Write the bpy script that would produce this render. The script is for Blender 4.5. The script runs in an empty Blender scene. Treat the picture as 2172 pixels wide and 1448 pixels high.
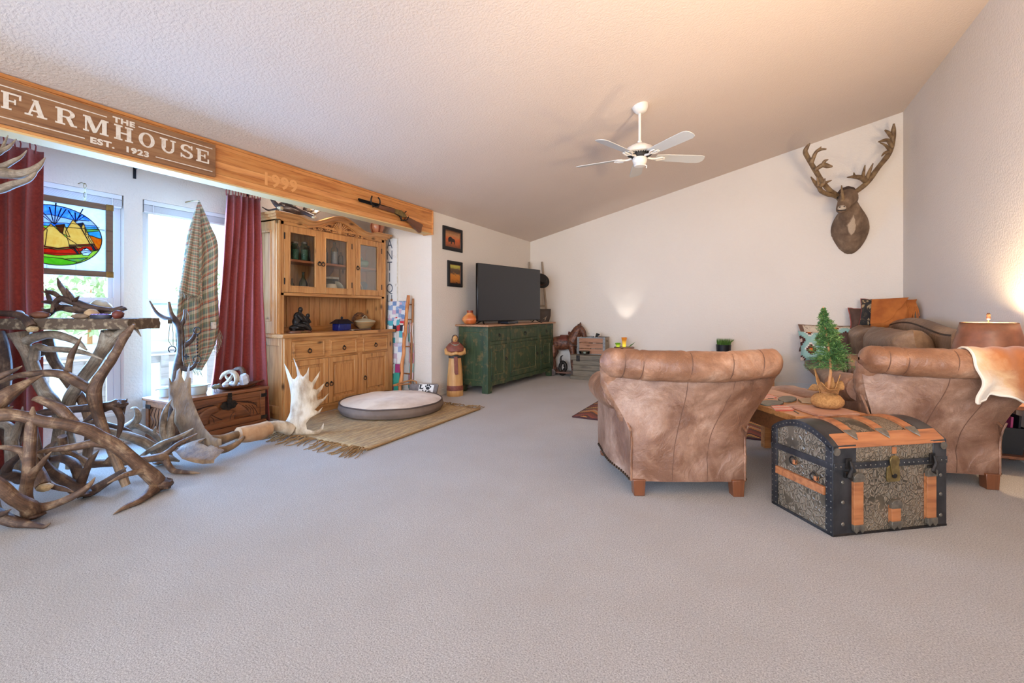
import bpy, bmesh, math, random
from math import sin, cos, pi, radians as R, sqrt, atan2
from mathutils import Vector, Matrix, noise, geometry
random.seed(7)
SC = bpy.context.scene
COL = SC.collection
V = Vector

# ------------------------------------------------------------------ camera
FPX, CPX, HPY, CAM_H = 965.0, 1086.0, 660.0, 1.13
YAW = math.atan((1589 - 1086) / FPX)
S_, C_ = sin(YAW), cos(YAW)
cd = bpy.data.cameras.new('camera')
cd.sensor_fit = 'HORIZONTAL'; cd.sensor_width = 36.0
cd.lens = 36.0 * FPX / 2172.0
cd.shift_y = -(724 - HPY) / 2172.0
cd.clip_start = 0.05; cd.clip_end = 200
cam = bpy.data.objects.new('camera', cd)
cam.location = (0, 0, CAM_H); cam.rotation_euler = (pi / 2, 0, YAW)
COL.objects.link(cam); SC.camera = cam

# ------------------------------------------------------------------ world, lights, exposure
W = bpy.data.worlds.new('sky'); SC.world = W; W.use_nodes = True
wn = W.node_tree; wn.nodes.clear()
wo = wn.nodes.new('ShaderNodeOutputWorld'); wb = wn.nodes.new('ShaderNodeBackground')
wg = wn.nodes.new('ShaderNodeTexGradient'); wt = wn.nodes.new('ShaderNodeTexCoord'); wm = wn.nodes.new('ShaderNodeMapping')
wr = wn.nodes.new('ShaderNodeValToRGB')
wm.inputs['Rotation'].default_value = (0, pi / 2, 0)
wr.color_ramp.elements[0].color = (0.66, 0.82, 1.0, 1); wr.color_ramp.elements[1].color = (0.45, 0.66, 1.0, 1)
wn.links.new(wt.outputs['Generated'], wm.inputs['Vector']); wn.links.new(wm.outputs[0], wg.inputs[0])
wn.links.new(wg.outputs['Fac'], wr.inputs[0]); wn.links.new(wr.outputs[0], wb.inputs[0]); wn.links.new(wb.outputs[0], wo.inputs[0])
wb.inputs[1].default_value = 7.0

def area(name, loc, rot, sx, sy, power, col):
    l = bpy.data.lights.new(name, 'AREA'); l.shape = 'RECTANGLE'; l.size = sx; l.size_y = sy; l.energy = power; l.color = col
    o = bpy.data.objects.new(name, l); o.location = loc; o.rotation_euler = rot; COL.objects.link(o); return o
# daylight through the glazed doors behind the camera and the two bay windows, plus added fills
area('rear_glazing_light', (-1.0, -2.80, 1.45), (R(99), 0, 0), 4.2, 2.0, 122, (0.76, 0.83, 1.0)).data.spread = R(115)
area('bay_window_light', (-4.70, 1.85, 1.25), (0, R(-90), 0), 1.75, 1.7, 225, (0.22, 0.49, 1.0))
area('rear_warm_fill', (0.6, -1.9, 2.2), (R(118), 0, R(4)), 1.4, 1.0, 38, (1.0, 0.78, 0.54))  # added warm fill behind the camera, aimed up to brighten the ceiling
al = bpy.data.lights.new('alcove_fill', 'POINT'); al.energy = 8; al.color = (1.0, 0.93, 0.85); al.shadow_soft_size = .07  # added lamp hidden behind the beam to brighten the wall above the hutch
ao = bpy.data.objects.new('alcove_fill', al); ao.location = (-4.28, 3.55, 2.335); COL.objects.link(ao)
fl = bpy.data.lights.new('warm_uplight_fill', 'SPOT'); fl.energy = 275; fl.color = (1.0, 0.74, 0.47); fl.shadow_soft_size = .22; fl.spot_size = R(150); fl.spot_blend = .6  # added warm uplight out of view, for the ceiling and far walls
fo = bpy.data.objects.new('warm_uplight_fill', fl); fo.location = (1.35, 1.9, 1.35); fo.rotation_euler = (R(142), 0, R(12)); COL.objects.link(fo)
SC.view_settings.view_transform = 'Standard'; SC.view_settings.look = 'None'
SC.view_settings.gamma = 1.0; SC.view_settings.use_curve_mapping = False
SC.view_settings.exposure = 0.14

# ------------------------------------------------------------------ helpers
def ray(px, py):
    u = (px - CPX) / FPX; v = (HPY - py) / FPX
    return V((-S_ + u * C_, C_ + u * S_, v))
CAMP = V((0, 0, CAM_H))
def AT(px, py, t): return CAMP + ray(px, py) * t
def AX(px, py, X): d = ray(px, py); return CAMP + d * (X / d.x)
def AZ(px, py, Z): d = ray(px, py); return CAMP + d * ((Z - CAM_H) / d.z)

def setp(o, label=None, cat=None, group=None, kind=None):
    if label: o['label'] = label
    if cat: o['category'] = cat
    if group: o['group'] = group
    if kind: o['kind'] = kind
    return o
def thing(name, label, cat, loc=(0, 0, 0), rz=0.0, group=None):
    o = bpy.data.objects.new(name, None); o.empty_display_size = 0.05; COL.objects.link(o)
    o.location = loc; o.rotation_euler = (0, 0, rz)
    return setp(o, label, cat, group)
def lerp(a, b, t): return a + (b - a) * t
def smooth(t): t = max(0.0, min(1.0, t)); return t * t * (3 - 2 * t)
def nz(p, s=1.0): return noise.noise(V(p) * s)

def spline(pts, n=5):
    """Catmull-Rom through tuples of equal length"""
    pts = [tuple(p) for p in pts]
    if len(pts) < 3: 
        return [tuple(lerp(a, b, k / n) for a, b in zip(pts[0], pts[1])) for k in range(n + 1)]
    P = [tuple(2 * a - b for a, b in zip(pts[0], pts[1]))] + pts + [tuple(2 * a - b for a, b in zip(pts[-1], pts[-2]))]
    out = []
    for i in range(1, len(P) - 2):
        for k in range(n):
            t = k / n
            out.append(tuple(0.5 * (2 * b + (c - a) * t + (2 * a - 5 * b + 4 * c - d) * t * t + (3 * b - a - 3 * c + d) * t ** 3)
                             for a, b, c, d in zip(P[i - 1], P[i], P[i + 1], P[i + 2])))
    out.append(pts[-1])
    return out

class MB:
    def __init__(s): s.v = []; s.f = []; s.uv = {}; s.M = Matrix()
    def at(s, loc=(0, 0, 0), rx=0, ry=0, rz=0):
        s.M = Matrix.Translation(loc) @ Matrix.Rotation(rz, 4, 'Z') @ Matrix.Rotation(ry, 4, 'Y') @ Matrix.Rotation(rx, 4, 'X'); return s
    def add(s, vs, fs):
        b = len(s.v); s.v += [s.M @ V(p) for p in vs]; s.f += [tuple(i + b for i in f) for f in fs]; return s
    def box(s, x0, x1, y0, y1, z0, z1):
        return s.add([(x, y, z) for x in (x0, x1) for y in (y0, y1) for z in (z0, z1)],
                     [(0, 1, 3, 2), (4, 6, 7, 5), (0, 4, 5, 1), (2, 3, 7, 6), (0, 2, 6, 4), (1, 5, 7, 3)])
    def cbox(s, c, d): return s.box(c[0] - d[0] / 2, c[0] + d[0] / 2, c[1] - d[1] / 2, c[1] + d[1] / 2, c[2] - d[2] / 2, c[2] + d[2] / 2)
    def frame(s, u0, u1, v0, v1, w, m, d0, d1):
        """four-sided frame in the plane given by m(u,v,d)"""
        for a, b, c, d in ((u0, u0 + w, v0, v1), (u1 - w, u1, v0, v1), (u0 + w, u1 - w, v0, v0 + w), (u0 + w, u1 - w, v1 - w, v1)):
            s.add([m(u, v, q) for u in (a, b) for v in (c, d) for q in (d0, d1)], [(0, 1, 3, 2), (4, 6, 7, 5), (0, 4, 5, 1), (2, 3, 7, 6), (0, 2, 6, 4), (1, 5, 7, 3)])
        return s
    def tube(s, pts, rad, seg=8, cap=True, closed=False):
        pts = [V(p) for p in pts]; n = len(pts)
        if not isinstance(rad, (list, tuple)): rad = [rad] * n
        up = None; rings = []
        for i, p in enumerate(pts):
            if closed: d = pts[(i + 1) % n] - pts[i - 1]
            else: d = pts[min(i + 1, n - 1)] - pts[max(i - 1, 0)]
            d = d.normalized() if d.length > 1e-9 else V((0, 0, 1))
            if up is None: up = V((0, 0, 1)) if abs(d.z) < .9 else V((1, 0, 0))
            x = d.cross(up).normalized(); y = x.cross(d).normalized(); up = y
            rings.append([p + (x * cos(2 * pi * k / seg) + y * sin(2 * pi * k / seg)) * rad[i] for k in range(seg)])
        vs = [q for r in rings for q in r]; fs = []
        for i in range(n if closed else n - 1):
            j = (i + 1) % n
            fs += [(i * seg + k, i * seg + (k + 1) % seg, j * seg + (k + 1) % seg, j * seg + k) for k in range(seg)]
        b0 = len(s.f); q = 0
        for i in range(n if closed else n - 1):
            for k in range(seg):
                s.uv[b0 + q] = [(k / seg, i / n), ((k + 1) / seg, i / n), ((k + 1) / seg, (i + 1) / n), (k / seg, (i + 1) / n)]; q += 1
        if cap and not closed: fs += [tuple(range(seg))[::-1], tuple((n - 1) * seg + k for k in range(seg))]
        return s.add(vs, fs)
    def lathe(s, prof, seg=24, c=(0, 0, 0), sx=1, sy=1):
        vs = [(c[0] + r * cos(2 * pi * k / seg) * sx, c[1] + r * sin(2 * pi * k / seg) * sy, c[2] + z) for r, z in prof for k in range(seg)]
        fs = [(i * seg + k, i * seg + (k + 1) % seg, (i + 1) * seg + (k + 1) % seg, (i + 1) * seg + k) for i in range(len(prof) - 1) for k in range(seg)]
        fs += [tuple(range(seg))[::-1], tuple((len(prof) - 1) * seg + k for k in range(seg))]
        return s.add(vs, fs)
    def grid(s, fn, nu, nv, cu=False, cv=False):
        b = len(s.v); U = nu if cu else nu + 1; VV = nv if cv else nv + 1
        s.v += [s.M @ V(fn(i / nu, j / nv)) for i in range(U) for j in range(VV)]
        for i in range(nu):
            for j in range(nv):
                a, c = (i + 1) % U, (j + 1) % VV
                s.uv[len(s.f)] = [(i / nu, j / nv), ((i + 1) / nu, j / nv), ((i + 1) / nu, (j + 1) / nv), (i / nu, (j + 1) / nv)]
                s.f.append((b + i * VV + j, b + a * VV + j, b + a * VV + c, b + i * VV + c))
        return s
    def ball(s, c, r, nu=14, nv=9, nzs=0, nsc=3):
        if not isinstance(r, (list, tuple)): r = (r, r, r)
        def fn(a, b):
            th = pi * b; ph = 2 * pi * a
            q = V((sin(th) * cos(ph), sin(th) * sin(ph), cos(th)))
            k = 1 + (nzs * nz(q + V(c), nsc) if nzs else 0)
            return (c[0] + q.x * r[0] * k, c[1] + q.y * r[1] * k, c[2] + q.z * r[2] * k)
        return s.grid(fn, nu, nv, cu=True)
    def prism(s, poly, m, w0, w1):
        n = len(poly); vs = [m(u, v, w0) for u, v in poly] + [m(u, v, w1) for u, v in poly]
        tri = geometry.tessellate_polygon([[V((u, v, 0)) for u, v in poly]])
        fs = [t for t in tri] + [tuple(i + n for i in t[::-1]) for t in tri] + [(i, (i + 1) % n, n + (i + 1) % n, n + i) for i in range(n)]
        return s.add(vs, fs)
    def puff(s, poly, m, th, d0, sp, rim=0.15, warp=None):
        """closed plate of varying thickness over a 2D outline: m(u,v,w) places it"""
        P = [V(p) for p in poly]; n = len(P)
        def inside(q):
            c = False
            for i in range(n):
                a, b = P[i], P[i - 1]
                if (a.y > q.y) != (b.y > q.y) and q.x < (b.x - a.x) * (q.y - a.y) / (b.y - a.y) + a.x: c = not c
            return c
        def dist(q):
            m_ = 1e9
            for i in range(n):
                a, b = P[i - 1], P[i]; e = b - a; L = e.length_squared
                t = 0 if L == 0 else max(0, min(1, (q - a).dot(e) / L)); m_ = min(m_, (a + e * t - q).length)
            return m_
        xs = [p.x for p in P]; ys = [p.y for p in P]; pts = list(P)
        x = min(xs) + sp / 2; r = 0
        while x < max(xs):
            y = min(ys) + sp / 2 + (sp / 2 if r % 2 else 0)
            while y < max(ys):
                q = V((x, y))
                if inside(q) and dist(q) > sp * .35: pts.append(q)
                y += sp
            x += sp; r += 1
        ov, oe, of, *_ = geometry.delaunay_2d_cdt(pts, [(i, (i + 1) % n) for i in range(n)], [list(range(n))], 1, 1e-6)
        if not of: return s
        hs = [th * (rim + (1 - rim) * sqrt(1 - (1 - min(1, dist(q) / d0)) ** 2)) / 2 for q in ov]
        k = len(ov); vs = [m(q.x, q.y, h) for q, h in zip(ov, hs)] + [m(q.x, q.y, -h) for q, h in zip(ov, hs)]
        fs = [tuple(f) for f in of] + [tuple(i + k for i in f[::-1]) for f in of]
        cnt = {}
        for f in of:
            for i in range(len(f)): a, b = f[i - 1], f[i]; cnt[(a, b)] = 1
        fs += [(b, a, a + k, b + k) for (a, b) in cnt if (b, a) not in cnt]
        b0 = len(s.f); s.add(vs, fs)
        x0, x1, y0, y1 = min(xs), max(xs), min(ys), max(ys)
        for i, f in enumerate(fs): s.uv[b0 + i] = [((ov[j % k].x - x0) / (x1 - x0), (ov[j % k].y - y0) / (y1 - y0)) for j in f]
        return s
    def build(s, name, mat, parent=None, loc=None, ang=40, bevel=0, world=False, sub=0, solid=0, kind=None, bseg=2):
        """one mesh object; with world=True the coordinates are the room's, whatever the parent"""
        off = V((0, 0, 0))
        if parent is None and loc is not None: off = V(loc)
        vs = [p - off for p in s.v]
        if parent is not None and world:
            Mi = (Matrix.Translation(parent.location) @ parent.rotation_euler.to_matrix().to_4x4()).inverted() if parent.parent is None else None
            if Mi is None:
                g = parent.parent; Mi = (Matrix.Translation(g.location) @ g.rotation_euler.to_matrix().to_4x4() @ Matrix.Translation(parent.location)).inverted()
            vs = [Mi @ p for p in vs]
        me = bpy.data.meshes.new(name); me.from_pydata([tuple(p) for p in vs], [], s.f)
        if s.uv:
            ul = me.uv_layers.new(name='uv'); d = ul.data
            for p in me.polygons:
                q = s.uv.get(p.index)
                if q:
                    for li, c in zip(p.loop_indices, q): d[li].uv = c
        bm = bmesh.new(); bm.from_mesh(me); bmesh.ops.recalc_face_normals(bm, faces=bm.faces); bm.to_mesh(me); bm.free()
        if ang:
            me.polygons.foreach_set('use_smooth', [True] * len(me.polygons)); me.set_sharp_from_angle(angle=R(ang))
        for m in (mat if isinstance(mat, (list, tuple)) else [mat]): me.materials.append(m)
        o = bpy.data.objects.new(name, me); COL.objects.link(o)
        if parent is not None: o.parent = parent
        elif loc is not None: o.location = loc
        if solid: md = o.modifiers.new('solid', 'SOLIDIFY'); md.thickness = solid; md.offset = 0
        if bevel: md = o.modifiers.new('bevel', 'BEVEL'); md.width = bevel; md.segments = bseg; md.limit_method = 'ANGLE'; md.angle_limit = R(35); md.harden_normals = False
        if sub: md = o.modifiers.new('sub', 'SUBSURF'); md.levels = sub; md.render_levels = sub
        if kind: o['kind'] = kind
        return o
def copy_tree(o, parent=None):
    c = o.copy(); COL.objects.link(c)
    if parent is not None: c.parent = parent
    for ch in list(o.children): copy_tree(ch, c)
    return c
def wt(): return MB()

def text_mb(txt, size, m, depth=0.0012, bold=0.0, spacing=1.0, centre=False):
    """flat lettering placed by m(u,v,w)"""
    cu = bpy.data.curves.new('t', 'FONT'); cu.body = txt; cu.size = size; cu.offset = bold; cu.space_character = spacing; cu.resolution_u = 3
    if centre: cu.align_x = 'CENTER'
    o = bpy.data.objects.new('t', cu); COL.objects.link(o)
    dg = bpy.context.evaluated_depsgraph_get(); me = bpy.data.meshes.new_from_object(o.evaluated_get(dg))
    mb = MB(); vs = [(v.co.x, v.co.y) for v in me.vertices]; n = len(vs)
    fs = [tuple(p.vertices) for p in me.polygons]
    cnt = set()
    for f in fs:
        for i in range(len(f)): cnt.add((f[i - 1], f[i]))
    mb.add([m(u, v, depth) for u, v in vs] + [m(u, v, 0) for u, v in vs], fs + [(b, a, a + n, b + n) for a, b in cnt if (b, a) not in cnt])
    bpy.data.objects.remove(o); bpy.data.curves.remove(cu); bpy.data.meshes.remove(me)
    return mb

# ------------------------------------------------------------------ materials
def lin(c):
    f = lambda x: (x / 12.92 if x <= 0.04045 else ((x + .055) / 1.055) ** 2.4)
    return tuple(f(x / 255.0) for x in c) + (1.0,)
class NT:
    def __init__(s, name):
        s.m = bpy.data.materials.new(name); s.m.use_nodes = True; s.t = s.m.node_tree; s.t.nodes.clear()
        s.out = s.n('OutputMaterial'); s.co = s.n('TexCoord')
    def n(s, ty, **kw):
        x = s.t.nodes.new('ShaderNode' + ty)
        for k, v in kw.items(): setattr(x, k, v)
        return x
    def l(s, a, b): s.t.links.new(a, b)
    def map(s, sc=(1, 1, 1), rot=(0, 0, 0), src='Object', loc=(0, 0, 0)):
        x = s.n('Mapping'); x.inputs['Scale'].default_value = sc; x.inputs['Rotation'].default_value = rot; x.inputs['Location'].default_value = loc
        s.l(s.co.outputs[src], x.inputs[0]); return x.outputs[0]
    def noise(s, vec, scale=5, detail=4, rough=.55, dist=0):
        x = s.n('TexNoise'); s.l(vec, x.inputs['Vector']); x.inputs['Scale'].default_value = scale; x.inputs['Detail'].default_value = detail
        x.inputs['Roughness'].default_value = rough; x.inputs['Distortion'].default_value = dist; return x.outputs['Fac']
    def ramp(s, fac, stops, interp='LINEAR'):
        x = s.n('ValToRGB'); s.l(fac, x.inputs[0]); e = x.color_ramp; e.interpolation = interp
        while len(e.elements) < len(stops): e.elements.new(.5)
        for el, (p, c) in zip(e.elements, stops): el.position = p; el.color = lin(c) if len(c) == 3 else c
        return x.outputs[0]
    def mix(s, fac, a, b, mode='MIX'):
        x = s.n('Mix', data_type='RGBA', blend_type=mode)
        for i, q in ((0, fac), (6, a), (7, b)):
            if hasattr(q, 'links'): s.l(q, x.inputs[i])
            elif i == 0: x.inputs[0].default_value = q
            else: x.inputs[i].default_value = lin(q) if len(q) == 3 else q
        return x.outputs[2]
    def math(s, op, a, b=0.0, c=None):
        x = s.n('Math', operation=op)
        for i, q in enumerate((a, b, c)):
            if q is None: continue
            if hasattr(q, 'links'): s.l(q, x.inputs[i])
            else: x.inputs[i].default_value = q
        return x.outputs[0]
    def bsdf(s, col, rough=.5, metal=0, bump=None, bstr=.3, bdist=.01, spec=None, coat=0, sheen=0, trans=None, emit=None):
        x = s.n('BsdfPrincipled')
        if hasattr(col, 'links'): s.l(col, x.inputs['Base Color'])
        else: x.inputs['Base Color'].default_value = lin(col)
        if hasattr(rough, 'links'): s.l(rough, x.inputs['Roughness'])
        else: x.inputs['Roughness'].default_value = rough
        x.inputs['Metallic'].default_value = metal
        if spec is not None: x.inputs['Specular IOR Level'].default_value = spec
        if coat: x.inputs['Coat Weight'].default_value = coat; x.inputs['Coat Roughness'].default_value = .15
        if sheen: x.inputs['Sheen Weight'].default_value = sheen
        if emit: x.inputs['Emission Color'].default_value = lin(emit[0]); x.inputs['Emission Strength'].default_value = emit[1]
        if bump is not None:
            b = s.n('Bump'); b.inputs['Strength'].default_value = bstr; b.inputs['Distance'].default_value = bdist
            s.l(bump, b.inputs['Height']); s.l(b.outputs[0], x.inputs['Normal'])
        s.l(x.outputs[0], s.out.inputs[0]); s.b = x
        return s.m
def simple(name, c, rough=.5, c2=None, scale=6, st=(1, 1, 1), bump=0, bscale=60, bd=.003, metal=0, coat=0, sheen=0, lo=.35, hi=.65, spec=None, emit=None):
    t = NT(name); vec = t.map(st)
    col = c if c2 is None else t.ramp(t.noise(vec, scale, 5), [(lo, c), (hi, c2)])
    b = t.noise(vec, bscale, 4) if bump else None
    return t.bsdf(col, rough, metal, b, bump, bd, spec, coat, sheen, None, emit)
def wood(name, c1, c2, c3=None, axis=2, scale=1.0, rough=.5, coat=0, knots=True, bump=.15, wear=None):
    """grain runs along the axis; c1 light, c2 dark streak"""
    t = NT(name); st = [14 * scale] * 3; st[axis] = 1.1 * scale
    a = t.noise(t.map(st), 2.2, 6, .6, .6); st2 = [70 * scale] * 3; st2[axis] = 3 * scale
    b = t.noise(t.map(st2), 2.0, 3)
    col = t.ramp(a, [(.30, c2), (.5, c1), (.72, c3 or c1)])
    col = t.mix(t.math('MULTIPLY', b, .22), col, c2)
    if knots:
        st3 = [6 * scale] * 3; st3[axis] = 3.2 * scale
        k = t.n('TexVoronoi'); t.l(t.map(st3), k.inputs['Vector']); k.inputs['Scale'].default_value = 1.0
        col = t.mix(t.ramp(k.outputs['Distance'], [(.05, (255, 255, 255)), (.16, (0, 0, 0))]), col, tuple(int(x * .55) for x in c2))
    if wear:
        w = t.noise(t.map((1, 1, 1)), 9, 6, .7)
        col = t.mix(t.ramp(w, [(.52, (0, 0, 0)), (.62, (255, 255, 255))]), col, wear)
    return t.bsdf(col, rough, 0, b, bump, .003, None, coat)

M = {}
# wall and ceiling plaster
def plaster(name, c, bs, sc):
    t = NT(name); v = t.map()
    n1 = t.noise(v, sc, 3, .5); h = t.ramp(n1, [(.40, (0, 0, 0)), (.58, (255, 255, 255))])
    return t.bsdf(t.ramp(t.noise(v, 1.1, 3), [(.3, c), (.7, tuple(min(255, x + 3) for x in c))]), .85, 0, h, bs, .006, .2)
M['wall'] = plaster('wall_plaster', (226, 217, 206), .28, 55)
M['ceiling'] = plaster('ceiling_texture', (222, 206, 193), .30, 58)
M['white_trim'] = simple('white_trim', (222, 219, 212), .45)
M['vinyl'] = simple('white_vinyl', (222, 226, 232), .35)
def carpet():
    t = NT('carpet'); v = t.map()
    n1 = t.noise(v, 170, 4, .75); n2 = t.noise(v, 2.2, 4); n3 = t.noise(v, 90, 2)
    c = t.ramp(n1, [(.32, (128, 121, 115)), (.5, (192, 184, 177)), (.66, (226, 220, 213))])
    c = t.mix(t.ramp(n2, [(.35, (0, 0, 0)), (.7, (150, 150, 150))]), c, (170, 156, 142))
    return t.bsdf(c, .95, 0, t.math('ADD', n1, t.math('MULTIPLY', n3, .5)), 1.0, .010, .1, 0, .25)
M['carpet'] = carpet()
M['pine'] = wood('honey_pine', (200, 144, 86), (160, 104, 56), (210, 160, 102), axis=2, rough=.42, coat=.1)
M['pine_h'] = wood('honey_pine_horizontal', (198, 142, 84), (158, 102, 54), (208, 158, 100), axis=1, rough=.42, coat=.1)
M['pine_dark'] = wood('shaded_pine', (166, 112, 66), (120, 76, 42), axis=2, rough=.6)  # darker copy of the pine, shade put into its colour
def lam(i):
    r = random.Random(i); d = r.uniform(-14, 14)
    return wood('laminated_fir_%d' % i, (212 + d, 142 + d, 76 + d), (172 + d, 100 + d, 46 + d), (222 + d, 160 + d, 94 + d), axis=1, rough=.45, coat=.12, knots=False)
M['beam'] = [lam(i) for i in range(6)]
M['sign_wood'] = wood('weathered_sign_wood', (150, 106, 70), (112, 74, 46), (164, 122, 84), axis=1, rough=.8)
M['white_paint'] = simple('worn_white_paint', (228, 216, 200), .8, (196, 172, 146), 40, lo=.5, hi=.75)
M['sign_white'] = simple('distressed_white_board', (234, 234, 232), .7, (196, 190, 176), 14, lo=.62, hi=.75)
M['grey_letter'] = simple('grey_letter_paint', (104, 112, 124), .7)
M['iron'] = simple('black_iron', (32, 30, 29), .5, (60, 52, 46), 30, bump=.2, metal=.6)
M['blackmetal'] = simple('blued_steel', (26, 26, 28), .35, metal=.7)
M['brass'] = simple('aged_brass', (150, 128, 78), .4, (112, 92, 56), 25, metal=.7)
M['walnut'] = wood('dark_walnut', (112, 66, 38), (66, 36, 22), axis=1, rough=.4, coat=.2)
M['curtain'] = simple('dark_red_cloth', (156, 58, 46), .9, (134, 46, 38), 60, bump=.25, bscale=320, sheen=.3)
M['antler'] = None
def antler_mat(name, c1, c2, tip, streak=1):
    t = NT(name); v = t.map((1, 1, 1))
    a = t.noise(v, 14, 5, .65, .5); u = t.map((16, 2.2, 1), src='UV'); b = t.noise(u, 2.0, 5, .75, .3)
    c = t.ramp(a, [(.28, c2), (.5, c1), (.75, tip)])
    s_ = t.n('SeparateXYZ'); t.l(t.map((1, 1, 1), src='UV'), s_.inputs[0])
    c = t.mix(t.ramp(s_.outputs[1], [(.78, (0, 0, 0)), (.97, (190, 190, 190))]), c, tuple(min(255, int(x * 1.1)) for x in tip))
    c = t.mix(t.ramp(b, [(.38, (190, 190, 190)), (.58, (0, 0, 0))]), c, tuple(int(x * .55) for x in c2))
    return t.bsdf(c, .5, 0, b, .7, .004)
M['antler'] = antler_mat('brown_antler', (112, 80, 56), (66, 43, 29), (190, 158, 122))
M['antler_pale'] = antler_mat('grey_antler', (150, 130, 108), (100, 82, 64), (200, 186, 164))
M['antler_dark'] = antler_mat('dark_antler', (84, 57, 41), (48, 31, 22), (150, 120, 92))
M['antler_tip'] = simple('polished_tine', (206, 184, 152), .35, (170, 140, 104), 30)
M['bone'] = simple('cut_antler_core', (216, 190, 146), .7, (180, 150, 106), 50)
M['moose'] = simple('moose_palm', (156, 124, 88), .6, (104, 78, 52), 14, (1, 1, .5), bump=.9, bscale=70, bd=.006)
M['moose_pale'] = simple('bleached_moose_palm', (206, 186, 158), .6, (150, 120, 88), 14, (1, 1, .5), bump=.8, bscale=70, bd=.006, lo=.42, hi=.72)
M['chest'] = wood('carved_red_wood', (138, 82, 46), (92, 50, 26), (152, 96, 56), axis=1, rough=.4, coat=.25)
M['chest_dark'] = wood('carved_groove_wood', (74, 40, 22), (50, 26, 14), axis=1, rough=.5)
M['enamel'] = simple('pale_enamel', (206, 214, 208), .3)
M['green_paint'] = wood('worn_green_paint', (54, 72, 46), (40, 56, 36), (70, 86, 56), axis=2, rough=.5, knots=False, wear=(104, 92, 58))
M['worn_edge'] = simple('rubbed_paint_edge', (112, 96, 62), .6, (60, 84, 54), 40)
M['bare_top'] = wood('stripped_pine_top', (182, 138, 104), (140, 98, 70), axis=1, rough=.55)
M['tv'] = simple('tv_black', (10, 10, 11), .25)
M['screen'] = simple('dark_screen', (44, 46, 50), .32)
M['leather'] = None
def leather(name, c1, c2, c3, rough=.45):
    t = NT(name); v = t.map()
    a = t.noise(v, 3.2, 6, .62, .8); b = t.noise(v, 26, 6, .75); f = t.noise(v, 260, 3, .6)
    vo = t.n('TexVoronoi', feature='DISTANCE_TO_EDGE'); t.l(t.map((1, 1, 1)), vo.inputs['Vector']); vo.inputs['Scale'].default_value = 7
    a2 = t.noise(v, 1.3, 3, .5, .5); c = t.ramp(t.math('ADD', t.math('MULTIPLY', a, .6), t.math('MULTIPLY', a2, .4)), [(.34, tuple(int(x * .86) for x in c2)), (.44, c2), (.53, c1), (.64, c3)])
    c = t.mix(t.ramp(b, [(.42, (160, 160, 160)), (.6, (0, 0, 0))]), c, c2)
    c = t.mix(t.ramp(f, [(.62, (0, 0, 0)), (.74, (150, 150, 150))]), c, tuple(min(255, int(x * 1.25)) for x in c3))
    h = t.math('ADD', t.math('MULTIPLY', b, .8), t.math('MULTIPLY', t.noise(v, 8, 5, .6, 2.0), 2.2))
    return t.bsdf(c, rough, 0, h, .42, .014, .5)
M['leather'] = leather('distressed_tan_leather', (160, 122, 98), (120, 82, 60), (196, 164, 142))
M['leather_roll'] = leather('polished_tan_leather', (172, 126, 96), (128, 86, 60), (206, 172, 146), .36)
M['leather_sofa'] = leather('olive_brown_leather', (142, 112, 84), (108, 80, 58), (164, 134, 104))
M['seam'] = simple('dark_seam', (104, 72, 54), .7)
M['nail'] = simple('antique_nailhead', (70, 54, 40), .35, metal=.8)
M['chair_leg'] = wood('mahogany_leg', (122, 70, 40), (84, 44, 24), axis=2, rough=.35, coat=.3, knots=False)
M['orange_wood'] = wood('orange_slat_wood', (172, 106, 62), (128, 74, 42), (186, 124, 78), axis=0, rough=.5, knots=False)
M['table_wood'] = wood('oiled_oak', (188, 126, 72), (142, 88, 46), (200, 144, 88), axis=0, rough=.4, coat=.15)
def embossed():
    t = NT('embossed_tin'); v = t.map()
    vo = t.n('TexVoronoi', feature='F1'); t.l(v, vo.inputs['Vector']); vo.inputs['Scale'].default_value = 52
    d = vo.outputs['Distance']; n = t.noise(v, 6, 5)
    e = t.n('TexVoronoi', feature='DISTANCE_TO_EDGE'); t.l(t.map((1, 1, .7), (.4, .3, .5)), e.inputs['Vector']); e.inputs['Scale'].default_value = 46
    leaf = t.mix(t.math('GREATER_THAN', t.noise(v, 9, 3), .40), (0, 0, 0), t.ramp(e.outputs['Distance'], [(.04, (0, 0, 0)), (.10, (255, 255, 255)), (.24, (190, 190, 190)), (.34, (60, 60, 60))]))
    c = t.ramp(n, [(.35, (70, 62, 50)), (.6, (112, 98, 80))])
    c = t.mix(t.math('MULTIPLY', leaf, .7), c, (170, 152, 130))
    return t.bsdf(c, .42, .45, leaf, .6, .006)
M['tin'] = embossed()
M['blue_metal'] = simple('blue_black_sheet', (44, 43, 45), .38, (70, 69, 70), 9, bump=.2, bscale=24, metal=.5)
M['pewter'] = simple('cast_pewter', (96, 90, 80), .4, (130, 120, 106), 40, bump=.4, bscale=90, metal=.6)
def hide():
    t = NT('cow_hide'); uvn = t.map((1, 1, 1), src='UV')
    sep = t.n('SeparateXYZ'); t.l(uvn, sep.inputs[0])
    n = t.noise(t.map((1, 1, 1), src='UV'), 3.0, 5, .6, .4)
    f = t.math('ADD', t.math('MULTIPLY', sep.outputs[0], 1.0), t.math('MULTIPLY', n, .55))
    g = t.math('SUBTRACT', f, t.math('MULTIPLY', sep.outputs[1], .45))
    hair = t.noise(t.map((90, 14, 90)), 3, 4, .7)
    c = t.ramp(g, [(.02, (236, 222, 200)), (.22, (214, 172, 128)), (.40, (176, 108, 58)), (.8, (150, 84, 42))])
    c = t.mix(t.ramp(hair, [(.35, (90, 90, 90)), (.6, (0, 0, 0))]), c, (120, 66, 34))
    return t.bsdf(c, .8, 0, hair, .4, .004, .2, 0, .3)
M['hide'] = hide()
M['hide_back'] = simple('pale_hide_edge', (232, 222, 204), .8)
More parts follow.
